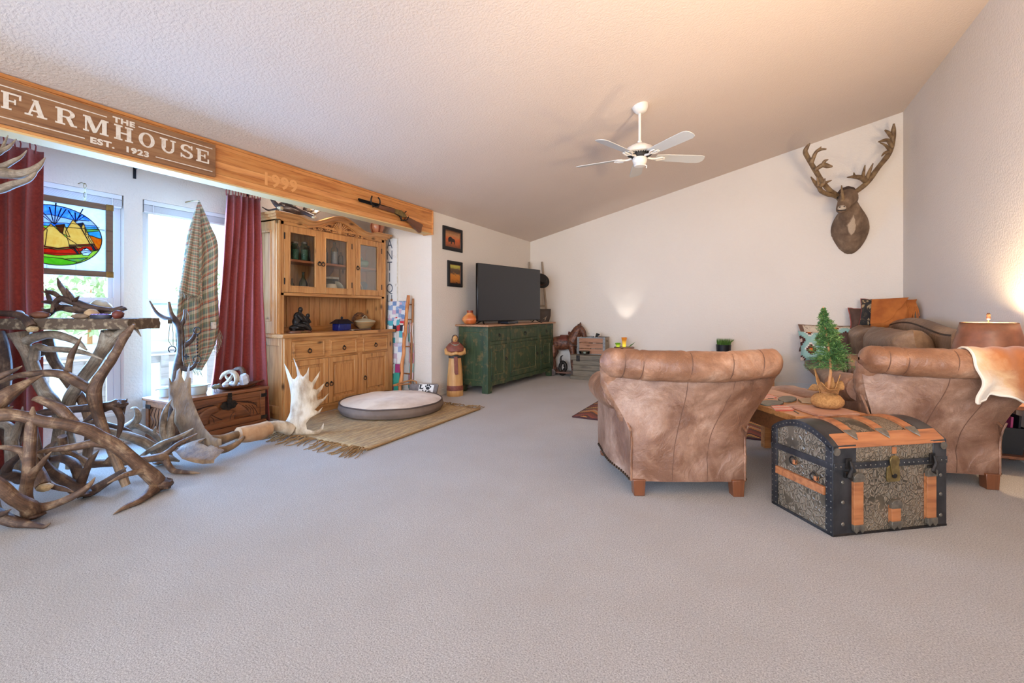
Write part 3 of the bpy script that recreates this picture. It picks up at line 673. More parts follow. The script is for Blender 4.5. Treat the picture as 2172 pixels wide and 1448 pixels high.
leg([(3.1, 3.14, [(233, 704, 16), (226, 728, 15), (214, 748, 13), (196, 776, 12), (176, 802, 12), (158, 828, 12), (146, 852, 12), (140, 900, 11), (150, 950, 10), (152, 992, 10)]), (3.1, 3.05, [(236, 722, 12), (248, 711, 9), (260, 702, 7), (274, 694, 5), (286, 695, 4), (299, 713, 1)])], 'antler_pale', (238, 708, 3.1, 17))
leg([(3.2, 3.16, [(98, 704, 11), (104, 730, 10), (112, 760, 10), (128, 785, 10), (150, 815, 10), (175, 850, 9), (190, 900, 9), (186, 960, 9), (180, 986, 9)]), (3.2, 3.2, [(104, 745, 6), (86, 752, 5), (76, 764, 1)])], 'antler')
leg([(2.93, 2.88, [(270, 706, 8), (262, 716, 9), (249, 742, 8), (236, 765, 9), (222, 785, 9), (208, 806, 11), (200, 830, 13), (203, 855, 12), (212, 890, 10), (228, 930, 9), (250, 985, 9), (268, 1030, 8)]), (2.92, 2.78, [(200, 832, 12), (178, 818, 10), (160, 808, 10), (138, 796, 9), (110, 791, 8), (70, 793, 7), (35, 797, 6), (5, 809, 4), (-25, 818, 2)]), (2.9, 2.9, [(142, 797, 8), (147, 772, 6), (152, 752, 6), (161, 735, 4), (173, 714, 1)]), (2.93, 2.93, [(264, 714, 8), (276, 698, 6), (284, 688, 2)])], 'antler')
leg([(3.1, 3.05, [(-2, 704, 10), (8, 740, 10), (12, 800, 10), (4, 880, 10), (20, 950, 9), (24, 1012, 9)])], 'antler_dark')
# things lying on the slab
ZT = 1.082
def on_slab(px, t=3.05): p = AT(px, 660, t); return V((p.x, p.y, ZT))
o = antler('antler_skull_rack', 'tangled deer antlers with skull plate lying on the slab table',
  [(3.1, 3.06, [(259, 655, 7), (240, 657, 5), (215, 655, 5), (193, 652, 7), (159, 641, 8), (137, 634, 7), (125, 635, 6), (115, 646, 5), (109, 662, 2)]), (3.08, 3.1, [(146, 634, 6), (136, 617, 6), (128, 606, 5), (122, 589, 1)]), (3.06, 3.08, [(158, 638, 5), (149, 625, 4), (141, 611, 1)]), (3.06, 3.02, [(159, 637, 4), (164, 632, 3), (168, 628, 1)]), (3.06, 3.14, [(127, 630, 4), (115, 622, 5), (104, 619, 4), (89, 619, 1)]), (3.12, 3.14, [(108, 640, 5), (102, 625, 4), (97, 612, 1)]), (3.06, 3.12, [(128, 652, 6), (112, 642, 5), (100, 640, 4), (88, 640, 1)]),
   (3.12, 3.08, [(218, 660, 5), (190, 660, 6), (160, 657, 8), (132, 652, 8), (112, 657, 5), (98, 659, 4), (88, 653, 1)]), (3.1, 3.1, [(165, 650, 12), (180, 655, 10), (196, 658, 7)]), (3.1, 3.08, [(118, 654, 5), (108, 663, 5), (100, 672, 3)])], 'antler_dark', (259, 655, 3.1, 8))
antler('antler_piece', 'sawn antler lying over the table edge with a pale cut end', [(3.0, 2.93, [(-30, 660, 6), (0, 664, 6), (30, 666, 7), (50, 673, 8), (62, 684, 9), (68, 694, 9)])], 'antler_dark', None, None, (69, 698, 2.915, 10))
def stone(name, label, px, t, r, mat, rz=0, zo=0):
    p = on_slab(px, t); o = wt().at((0, 0, r[2] * .9 + zo), rz=rz).ball((0, 0, 0), r, 18, 11, .16, 2.2).build(name, mat, loc=p, ang=60)
    o.location = p; setp(o, label, 'stone', 'stones on the antler table')
    return o
def stone(name, label, px, t, r, mat, rz=0):
    p = on_slab(px, t); mb = wt().at((p.x, p.y, p.z + r[2] * .86), rz=YAW + rz).ball((0, 0, 0), r, 18, 11, .12, 2.4)
    return setp(mb.build(name, mat, loc=tuple(p), ang=60), label, 'stone', 'stones on the antler table')
M['redstone'] = simple('red_brown_stone', (112, 66, 48), .5, (142, 92, 66), 20)
stone('stone', 'smooth reddish brown stone near the curtain on the slab table', 85, 3.02, (.056, .04, .026), M['redstone'])
stone('stone', 'dark red rounded stone on the slab table beside the geode', 250, 3.02, (.034, .032, .03), simple('dark_red_stone', (88, 40, 32), .5, (118, 56, 42), 20))
stone('stone', 'small pale blue stone against the curtain on the slab table', 40, 3.08, (.03, .025, .03), simple('blue_grey_stone', (150, 168, 196), .5))
stone('stone', 'pale tan chunk of petrified wood on the slab table', 194, 3.02, (.042, .034, .034), simple('tan_stone', (196, 164, 122), .7, (164, 126, 88), 22), .3)
stone('stone', 'pointed grey brown rock fragment beside the tan chunk', 170, 2.98, (.05, .02, .018), simple('taupe_stone', (138, 112, 86), .7, (106, 84, 64), 22), .25)
stone('stone', 'large round dome stone behind the antlers on the slab table', 211, 3.17, (.082, .05, .068), simple('grey_tan_dome', (158, 144, 118), .4, (186, 176, 156), 5))
p = on_slab(214, 2.99)
g = thing('geode', 'purple crystal geode slice with a dark rind on the slab table', 'stone', p, YAW)
wt().lathe([(.060, 0), (.066, .008), (.064, .024), (.05, .026)], 20, sx=1.02, sy=.6).build('rind', simple('geode_rind', (44, 44, 54), .5), g)
cr = wt(); rr = random.Random(3)
for k in range(90):
    a, q = rr.random() * 6.28, sqrt(rr.random()) * .055; s_ = rr.uniform(.004, .008)
    cr.add([(q * cos(a) + dx * s_, q * sin(a) * .58 + dy * s_, .024) for dx, dy in ((-1, -1), (1, -1), (0, 1))] + [(q * cos(a), q * sin(a) * .58, .026 + s_ * 1.1)], [(0, 1, 3), (1, 2, 3), (2, 0, 3)])
cr.build('crystal', simple('amethyst', (110, 92, 168), .2, (170, 158, 214), 60), g, ang=0, kind='stuff')
# antlers projecting from the near end of the alcove
WA = AT(-60, 360, 2.5)
t = thing('mounted_antlers', 'pale elk antler tines projecting above the dark red curtain top', 'antlers', (-4.05, Y0, 1.95))
wt().prism([(-.12, -.16), (.12, -.16), (.14, .1), (0, .2), (-.14, .1)], lambda u, v, w: (u, w, v), .0, .025).build('plaque', M['walnut'], t, bevel=.006)
mb = antler_mesh([(2.50, 2.62, [(-130, 380, 15), (-60, 366, 13), (0, 366, 12), (36, 370, 10), (65, 363, 8), (84, 350, 5), (96, 334, 1)]), (2.5, 2.6, [(-90, 345, 11), (-40, 352, 9), (0, 354, 7), (29, 341, 5), (45, 332, 3), (57, 319, 1)]), (2.5, 2.6, [(-110, 420, 12), (-40, 406, 10), (0, 401, 9), (25, 392, 8), (57, 382, 6), (72, 370, 4), (80, 359, 1)]), (2.5, 2.58, [(-70, 340, 8), (-30, 332, 6), (0, 323, 5), (9, 305, 3), (17, 287, 1)]), (2.52, 2.58, [(-20, 335, 6), (0, 322, 5), (18, 312, 4), (35, 295, 1)])])
e = AT(-130, 380, 2.5); e2 = AT(-110, 420, 2.5); w0 = V((-4.05, Y0 + .02, 1.97))
for q in (e, e2, AT(-90, 345, 2.5)): mb.tube([q, (q + w0) / 2 + V((0, 0, .03)), w0], [.034, .03, .028], 9)
mb.build('antler', M['antler_pale'], t, world=True, ang=70)

# ------------------------------------------------------------------ moose rack on the carpet
MP = AZ(500, 945, 0)
t = thing('moose_antler_rack', 'pair of broad moose antler palms lying on the carpet by the carved chest', 'antlers', (MP.x, MP.y, 0))
def tm(u, v): return 3.46 + .10 * smooth((930 - v) / 150) - .05 * smooth((u - 420) / 60)
LP_ = [(357, 835), (358, 800), (361, 803), (365, 812), (372, 803), (375, 786), (382, 780), (387, 800), (391, 808), (395, 800), (397, 784), (402, 769), (402, 800), (405, 801), (405, 815), (405.6, 835), (410, 853), (422, 882), (434, 907), (452, 927), (470, 931), (470, 944), (440, 948), (400, 945), (385, 925), (375, 905), (368, 893), (370, 872), (362, 858)]
wt().puff(LP_, lambda u, v, w: AT(u, v, tm(u, v) - w - .05 * ((u - 385) / 40) ** 2 * .5), .028, 12, 7, .3).build('antler_palm', M['moose'], t, world=True, ang=60)
def tb_(u, v): return 3.40 - .20 * smooth((v - 930) / 55)
BP_ = [(372, 957), (385, 945), (403, 937), (420, 932), (439, 927), (425, 938), (441, 947), (461, 935), (465, 948), (476, 954), (466, 964), (455, 974), (454, 982), (430, 984), (408, 980), (386, 973)]
wt().puff(BP_, lambda u, v, w: AT(u, max(v, 0), tb_(u, v) - w), .026, 8, 7, .3).build('brow_palm', M['moose'], t, world=True, ang=60)
antler_mesh([(3.44, 3.72, [(438, 934, 12), (460, 934, 12), (480, 929, 10), (500, 922, 9), (512, 921, 9)]), (3.42, 3.68, [(462, 955, 8), (480, 952, 7), (500, 942, 6), (514, 930, 4), (519, 922, 2)])]).build('beam', M['moose'], t, world=True, ang=70)
antler_mesh([(3.66, 3.92, [(505, 922, 17), (530, 919, 18), (550, 915, 18), (568, 908, 17)])], 12).build('leather_wrap', simple('suede_wrap', (200, 160, 120), .9, (176, 134, 96), 14, bump=.3, bscale=120), t, world=True, ang=60)
antler_mesh([(3.92, 4.08, [(564, 908, 11), (580, 903, 11), (600, 905, 13), (618, 912, 12)])]).build('beam', M['moose_pale'], t, world=True, ang=70)
RP_ = [(606, 786), (603, 771), (611, 784), (617, 797), (620, 803), (625, 804), (630.6, 797), (628, 780), (622, 758), (630, 775), (637.5, 794), (643, 799), (650, 791), (655.5, 777), (655, 795), (655, 806), (661, 811), (669, 800), (679, 786), (675, 800), (667, 815), (664, 824), (672, 826), (690, 810), (683, 825), (673, 838), (674, 848), (685, 845), (698, 833), (690, 846), (680, 856), (668, 868), (674, 873), (685, 862), (678, 875), (658, 886), (649, 898), (651, 910), (669, 915), (680, 908), (687, 896), (686, 908), (675, 921), (647, 922), (620, 922), (608, 916), (606, 893), (611, 884), (615, 875), (617, 850), (617, 838), (614, 818)]
def tr(u, v): return 4.09 + .05 * smooth((915 - v) / 60) + .10 * ((u - 640) / 50) ** 2 * smooth((900 - v) / 60)
wt().puff(RP_, lambda u, v, w: AT(u, v, tr(u, v) - w), .030, 11, 7, .25).build('antler_palm', M['moose_pale'], t, world=True, ang=60)
# antler with tack hanging on it
antler('elk_antler', 'dark elk antler standing by the window hung with horse bits',
  [(3.72, 3.72, [(366, 950, 11), (368, 880, 11), (374, 800, 10), (379, 766, 8), (384, 741, 7), (383, 713, 7), (380, 692, 7), (371, 678, 6), (363, 664, 4), (358, 640, 2.5)]), (3.72, 3.70, [(366, 678, 5), (347, 673, 5), (331, 661, 3.5), (317, 638, 1.5)]), (3.72, 3.74, [(382, 692, 5), (391, 677, 4), (393, 656, 3)]), (3.72, 3.74, [(385, 736, 6), (400, 727, 5), (411, 715, 4), (416, 696, 2)]), (3.72, 3.74, [(378, 775, 7), (395, 783, 5), (408, 780, 4), (416, 768, 3), (418, 758, 1.5)])], 'antler_dark', (366, 958, 3.72, 14, .6))
def ring(px, py, t, r, w=1.0): 
    return [AT(px + r * cos(k * pi / 8), py + r * sin(k * pi / 8), t) for k in range(16)]
def tack(name, label, px, py): p = AT(px, py, 3.69); return thing(name, label, 'horse tack', p, 0, 'tack hanging on the dark antler')
t = tack('horse_bit', 'black ring bit with chain hanging lowest on the dark antler', 418, 720)
wt().tube(ring(418, 701, 3.69, 7.5), .004, 6, closed=True).tube(ring(418, 762, 3.69, 8), .0035, 6, closed=True).build('ring', M['iron'], t, world=True)
c = wt()
for k in range(7): c.ball(AT(418.5, 712 + k * 7, 3.69), .008, 8, 5)
c.build('mouthpiece', M['iron'], t, world=True, kind='stuff')
t = tack('horseshoe_pendant', 'small horseshoe charm hanging on chain beside the window frame', 364, 700)
wt().tube([AT(365 + 8 * cos(a), 741 - 7 * sin(a), 3.69) for a in [-.9 + k * .33 for k in range(16)]], .0045, 6).tube([AT(360, 742, 3.69), AT(370, 742, 3.69)], .004, 6).build('horseshoe', M['iron'], t, world=True)
wt().tube([AT(362, 676, 3.69), AT(359, 700, 3.69), AT(357, 722, 3.69), AT(365, 735, 3.69)], .0022, 5).tube([AT(364, 676, 3.69), AT(367, 705, 3.69), AT(367, 734, 3.69)], .0022, 5).build('chain', M['pewter'], t, world=True)
wt().cbox(AT(358, 682, 3.69), (.03, .03, .03)).build('buckle', M['pewter'], t, world=True)
t = tack('star_necklace', 'thin silver chain loop with a star charm over the upright tine', 393, 700)
wt().tube([AT(392, 657, 3.69), AT(386, 690, 3.69), AT(387, 760, 3.69), AT(390, 778, 3.69), AT(392, 750, 3.69), AT(393, 700, 3.69), AT(395, 657, 3.69)], .0020, 5, closed=True).tube([AT(395, 655, 3.69), AT(402, 668, 3.69), AT(402, 700, 3.69)], .002, 5).build('chain', M['pewter'], t, world=True)
wt().prism([( (8 if k % 2 == 0 else 3.2) * sin(k * pi / 4), (8 if k % 2 == 0 else 3.2) * cos(k * pi / 4)) for k in range(8)], lambda u, v, w: AT(395 + u, 756 - v, 3.69 + w), -.003, .003).build('star', M['iron'], t, world=True)

# ------------------------------------------------------------------ curtains, rod, shawl
t = thing('curtain_rod', 'dark metal curtain rod across the alcove above the windows', 'curtain rod', (-4.60, 1.9, 2.37))
wt().tube([(0, -1.25, 0), (0, 1.12, 0)], .011, 10).build('rod', M['blackmetal'], t)
for yy in (-1.1, .095, 1.1): wt().box(-.149, .006, yy - .006, yy + .006, -.006, .006).box(-.149, -.145, yy - .011, yy + .011, -.085, .012).build('bracket', M['blackmetal'], t)
def curtain(label, top, bot, z1, z0, n, amp, seed, ties, pw=1):
    t = thing('curtain', label, 'curtain', (lerp(top[0][0], top[1][0], .5), lerp(top[0][1], top[1][1], .5), z0), 0, 'dark red tie-top curtains')
    def fn(u, v):
        x = lerp(lerp(bot[0][0], bot[1][0], u ** pw), lerp(top[0][0], top[1][0], u), v ** .8); y = lerp(lerp(bot[0][1], bot[1][1], u), lerp(top[0][1], top[1][1], u), v ** .8); z0_ = lerp(z0, .392, smooth((2.94 - lerp(bot[0][1], bot[1][1], u)) / .03)) if pw > 1 else z0
        a = amp * (1 - .35 * v); w = u + .03 * nz((u * 3, v * 2, seed))
        return (x + a * sin(w * n * 2 * pi) + .02 * nz((u * 4, v * 3, seed)), y + a * .45 * cos(w * n * 2 * pi + .6), lerp(z0_, z1, v))
    wt().grid(fn, 110, 22).build('cloth', M['curtain'], t, world=True, ang=80, solid=.004)
    tb = wt()
    for k in range(ties):
        u = (k + .5) / ties; p = V(fn(u, 1))
        for s_ in (-.012, .012): tb.tube([p + V((0, s_, -.02)), p + V((0, s_ * 1.3, .03)), V((-4.60, p.y + s_ * .5, 2.372))], .005, 5)
        tb.tube([V((-4.60 + .014 * cos(a), p.y, 2.37 + .014 * sin(a))) for a in [j * pi / 4 for j in range(8)]], .005, 5, closed=True)
    tb.build('tie_loop', M['curtain'], t, world=True, kind='stuff')
curtain('dark red tie-top curtain hanging between the shawl and the pine hutch', ((-4.62, 2.70), (-4.50, 2.985)), ((-4.64, 2.55), (-4.33, 2.985)), 2.300, .02, 5.5, .036, 3, 7, 3.0)
curtain('dark red curtain covering one side of the stained glass window', ((-4.60, .78), (-4.56, 1.355)), ((-4.56, .80), (-4.56, 1.345)), 2.290, .02, 6, .034, 8, 7)
def plaid():
    t = NT('plaid_wool'); v = t.map((1, 1, 1), src='UV'); s = t.n('SeparateXYZ'); t.l(v, s.inputs[0])
    def bands(ax, f, ph):
        w = t.math('FRACT', t.math('MULTIPLY_ADD', s.outputs[ax], f, ph)); return w
    a = t.ramp(bands(0, 9, 0), [(0, (112, 124, 108)), (.3, (180, 164, 130)), (.45, (74, 86, 92)), (.55, (196, 182, 152)), (.75, (182, 100, 70)), (.9, (102, 114, 106))], 'CONSTANT')
    b = t.ramp(bands(1, 17, .1), [(0, (106, 120, 110)), (.25, (190, 172, 136)), (.4, (188, 92, 64)), (.55, (78, 90, 98)), (.62, (204, 188, 156)), (.85, (126, 132, 98))], 'CONSTANT')
    f = t.math('LESS_THAN', t.math('FRACT', t.math('MULTIPLY', s.outputs[0], 90)), .5)
    return t.bsdf(t.mix(t.math('MULTIPLY_ADD', f, .5, .25), a, b), .95, 0, t.noise(t.map(), 200), .3, .003)
M['plaid'] = plaid()
L = spline([(420, 428, 0), (396, 500, 0), (382, 590, 0), (373, 650, 0), (369, 720, 0), (380, 770, 0), (398, 780, 0)], 4); Rr = spline([(424, 428, 0), (446, 480, 0), (462, 520, 0), (462, 600, 0), (466, 690, 0), (455, 740, 0), (428, 786, 0)], 4)
t = thing('plaid_shawl', 'fringed plaid wool shawl hanging on a hook before the window', 'blanket', AX(422, 430, -4.52))
def shawl(u, v):
    k = v * (len(L) - 1); i = min(int(k), len(L) - 2); f = k - i
    xl, yl = lerp(L[i][0], L[i + 1][0], f), lerp(L[i][1], L[i + 1][1], f); xr, yr = lerp(Rr[i][0], Rr[i + 1][0], f), lerp(Rr[i][1], Rr[i + 1][1], f)
    p = AX(lerp(xl, xr, u), lerp(yl, yr, u), -4.53); return p + V((.028 * min(1, v * 4) * sin(u * 15 + v * 2) + .03 * (1 - abs(2 * u - 1)) * v, 0, 0))
wt().grid(shawl, 44, 36).build('cloth', M['plaid'], t, world=True, ang=80, solid=.004)
def flap(u, v): 
    x0, x1 = lerp(416, 376, v), lerp(424, 428, v); p = AX(lerp(x0, x1, u), lerp(440, 618 + 16 * u, v), -4.505); return p + V((.016 * sin(u * 12) * v + .02 * v, 0, 0))
wt().grid(flap, 22, 20).build('folded_layer', M['plaid'], t, world=True, ang=80, solid=.004)
fr = wt(); rr = random.Random(5)
def fringe(p, q, n, L_, dx):
    for k in range(n):
        a = V(p).lerp(V(q), k / (n - 1)); b_ = a + V((rr.uniform(-.006, .02), rr.uniform(-.012, .012) + dx, -L_ * rr.uniform(.7, 1.1))); fr.tube([a, (a + b_) / 2 + V((.006, 0, 0)), b_], .0022, 4)
fringe(flap(0, 1), flap(1, 1), 34, .055, 0); fringe(shawl(0, 1), shawl(1, 1), 14, .06, .01); fringe(AX(452, 735, -4.52), AX(466, 700, -4.52), 16, .10, .02)
fr.build('fringe', M['plaid'], t, world=True, kind='stuff')
wt().box(-.012, .012, 0, .035, -.03, .03).at().build('care_label', M['white_paint'], t).location = AX(449, 690, -4.47) - V(t.location)
wt().tube([(-.0, 0, .02), (-.1, 0, .03), (-.225, 0, .03)], .005, 6).build('hook', M['brass'], t)

# ------------------------------------------------------------------ carved chest and what stands on it
CX0, CX1, CY0, CY1, CZ = -4.70, -4.28, 2.05, 2.90, .352
t = thing('carved_chest', 'carved red brown wooden chest with a black iron lock below the window', 'chest', ((CX0 + CX1) / 2, (CY0 + CY1) / 2, 0))
O_ = V(t.location)
def lb(mb, *a, **k): return mb.build(*a, world=True, **k)
lb(wt().box(CX0 + .01, CX1 - .012, CY0 + .012, CY1 - .012, .05, CZ), 'body', M['chest'], t, bevel=.004)
lb(wt().box(CX0, CX1 + .004, CY0, CY1, 0, .058), 'plinth', M['chest'], t, bevel=.006)
lb(wt().box(CX0 - .008, CX1 + .018, CY0 - .02, CY1 + .02, CZ, CZ + .028), 'lid', M['chest'], t, bevel=.006)
lb(wt().frame(CY0 + .015, CY1 - .015, .062, CZ - .004, .05, lambda u, v, w: (CX1 - .012 + w, u, v), 0, .016), 'front_frame', M['chest'], t, bevel=.003)
lb(wt().frame(CX0 + .015, CX1 - .015, .062, CZ - .004, .045, lambda u, v, w: (u, CY0 + .012 - w, v), 0, .014), 'side_frame', M['chest'], t, bevel=.003)
fm = lambda u, v, w: (CX1 - .012 + w, lerp(CY0 + .07, CY1 - .07, u), lerp(.115, CZ - .06, v))
rel = wt(); 
def arc(pts, r=.0035, mm=None): rel.tube([(mm or fm)(u, v, .002) for u, v in spline(pts, 4)], r, 5)
for fl in (0, 1):
    X_ = (lambda u: 1 - u) if fl else (lambda u: u)
    for k in range(8): arc([(X_(.58 + .045 * k), .80 - .03 * k), (X_(.70 + .035 * k), .58 - .04 * k), (X_(.62 + .05 * k), .30 - .03 * k), (X_(.60 + .052 * k), .04)], .003)
    for k in range(4): arc([(X_(.55 + .03 * k), .92), (X_(.68 + .05 * k), .95 - .03 * k), (X_(.82 + .04 * k), .78 - .05 * k), (X_(.97), .70 - .1 * k)], .003)
for pts in ([(.02, .5), (.08, .3), (.16, .1), (.3, .02)], [(.30, .75), (.36, .5), (.42, .3), (.50, .1)]): arc(pts)
lb(rel, 'carved_line', M['chest_dark'], t, kind='stuff')
for fl in (0, 1):
    X_ = (lambda u: 1 - u) if fl else (lambda u: u)
    P_ = [(X_(a), b_) for a, b_ in ((.52, .62), (.54, .80), (.60, .95), (.64, .88), (.72, .80), (.80, .55), (.86, .25), (.88, .02), (.66, .02), (.66, .3), (.63, .48), (.57, .52))]
    lb(wt().puff([(a * .7, b_ * .18) for a, b_ in P_], lambda u, v, w: fm(u / .7, v / .18, w if w > 0 else 0), .026, .02, .02, .2), 'carved_relief', M['chest'], t, ang=60)
rel = wt(); sm = lambda u, v, w: (lerp(CX0 + .06, CX1 - .06, u), CY0 + .012 - w, lerp(.11, CZ - .05, v))
for k in range(5): arc([(.1 + .16 * k, .05), (.2 + .14 * k, .35), (.05 + .2 * k, .6), (.2 + .16 * k, .95)], .003, sm)
lb(rel, 'carved_line', M['chest_dark'], t, kind='stuff')
ym = lerp(CY0, CY1, .56)
lb(wt().prism([(.075 * cos(a) * (1 + .06 * cos(8 * a)), .042 * sin(a) * (1 + .06 * cos(8 * a)) - .01) for a in [k * pi / 20 for k in range(40)]], lambda u, v, w: (CX1 + .004 + w, ym + u, .272 + v), 0, .006), 'lock_plate', M['iron'], t)
lb(wt().box(CX1 + .018, CX1 + .024, ym - .019, ym + .019, .33, CZ + .024).box(CX1 + .012, CX1 + .022, ym - .021, ym + .021, .245, .325), 'hasp', M['iron'], t, bevel=.002)
lb(wt().tube([(CX1 + .02, ym, .262), (CX1 + .024, ym, .262)], .008, 10), 'keyhole', M['black'], t)
for yy, zz in ((CY1 - .03, .30), (CY1 - .03, .085), (CY0 + .03, .085)):
    lb(wt().box(CX1 + .003, CX1 + .007, yy - .03, yy + .03, zz - .018, zz + .018), 'corner_iron', M['iron'], t, bevel=.002)
for zz in (.30, .09): lb(wt().box(CX0 + .02, CX0 + .10, CY0 - .006, CY0 - .001, zz - .018, zz + .018), 'corner_iron', M['iron'], t, bevel=.002)
ZC = CZ + .029
for lab, x, y, r, h, dark in (('pale enamel dish with a dark inside beside the window on the chest', -4.575, 2.165, .072, .075, 1), ('wide pale enamel dish behind the moose palm on the chest', -4.46, 2.345, .088, .078, 0)):
    o = thing('enamel_dish', lab, 'dish', (x, y, ZC), 0, 'enamel dishes on the carved chest')
    wt().lathe([(.01, 0), (r * .86, 0), (r * .95, h * .3), (r, h * .9), (r + .01, h), (r + .008, h + .004), (r - .004, h * .92), (r * .9, h * .25), (.01, .006)], 28).build('bowl', M['enamel'], o)
    wt().box(-.02, .02, r + .004, r + .03, h - .012, h - .002).box(-.02, .02, -r - .03, -r - .004, h - .012, h - .002).build('handle', M['enamel'], o, bevel=.003)
    if dark: wt().lathe([(.005, .03), (r * .9, .03), (r * .93, .034), (.005, .036)], 20).build('lining', M['tv'], o)
o = thing('stone_bird', 'little grey green stone bird on wire legs upon the chest', 'figurine', (-4.37, 2.46, ZC))
wt().ball((0, 0, .052), (.022, .034, .022), 14, 9).ball((0, .032, .066), (.013, .014, .012), 10, 7).build('body', simple('green_stone', (126, 132, 112), .6, (150, 150, 128), 30), o)
wt().tube([(0, -.008, 0), (0, -.006, .04)], .0016, 5).tube([(0, .012, 0), (0, .010, .04)], .0016, 5).tube([(-.012, -.008, .002), (.018, -.008, .002)], .0016, 5).tube([(-.012, .012, .002), (.018, .012, .002)], .0016, 5).build('leg', M['iron'], o)
o = thing('wooden_tray', 'dark carved wooden dough bowl on the chest holding shells and crystal', 'tray', (-4.42, 2.685, ZC))
wt().lathe([(.02, 0), (.10, 0), (.155, .012), (.20, .034), (.205, .040), (.19, .036), (.14, .020), (.02, .010)], 32, sx=.56, sy=1.02).build('bowl', M['walnut'], o)
wt().puff([(-.03, 0), (.03, 0), (.022, .07), (.0, .10), (-.02, .07)], lambda u, v, w: (u, .19 + v, .036 + w + v * .12), .018, .02, .02).build('handle', M['walnut'], o)
ZD = ZC + .032
M['shell'] = simple('white_shell', (226, 224, 222), .4, (200, 198, 204), 22)
for k, (dx, dy, r, lab) in enumerate(((.03, -.11, .03, 'round ridged white shell at the near end of the dark tray'), (.055, -.05, .022, 'small white spiral shell at the tray rim'), (-.02, -.02, .026, 'grey white shell behind the curled tine in the tray'), (.05, .0, .018, 'tiny pale shell beneath the curled tine'))):
    o = wt().at((-4.44 + dx, 2.685 + dy, ZD + r * .7), rz=k).lathe([(r * .15, -r), (r * .8, -r * .55), (r, 0), (r * .75, r * .5), (r * .3, r * .8), (.002, r)], 12).build('shell', M['shell'], loc=(-4.44 + dx, 2.685 + dy, ZD)); setp(o, lab, 'shell', 'shells in the dark tray')
o = antler_mesh([(4.36, 4.36, [(467, 804, 2), (474, 794, 4), (488, 788, 4.5), (499, 793, 5), (502, 804, 5), (499, 814, 4)])]).build('antler_piece', M['moose_pale'], loc=(-4.43, 2.60, ZD)); setp(o, 'curled bleached antler tine arching in the dark tray', 'antler')
o = antler_mesh([(4.42, 4.42, [(477, 812, 2), (486, 806, 3.5), (492, 797, 3), (494, 790, 1)]), (4.42, 4.42, [(486, 806, 3), (480, 799, 2.5), (478, 793, 1)])]).build('antler_piece', M['moose_pale'], loc=(-4.47, 2.64, ZD)); setp(o, 'small forked white tine inside the curled antler', 'antler')
o = antler_mesh([(4.5, 4.5, [(492, 786, 2), (502, 782, 4), (512, 782, 5), (516, 790, 5), (514, 806, 5)])]).build('antler_piece', M['antler'], loc=(-4.50, 2.70, ZD)); setp(o, 'brown curved antler piece behind the crystal in the tray', 'antler')
cp = AT(518, 798, 4.42)
o = wt().at((cp.x, cp.y, ZD + .055), rx=.35, rz=.4).lathe([(.03, -.055), (.052, -.035), (.055, .02), (.035, .052), (.012, .055)], 6, sx=.7).build('crystal_block', simple('milky_crystal', (226, 230, 238), .15, (206, 214, 228), 8), loc=(cp.x, cp.y, ZD), ang=15); setp(o, 'large faceted milky crystal propped in the dark tray', 'crystal')
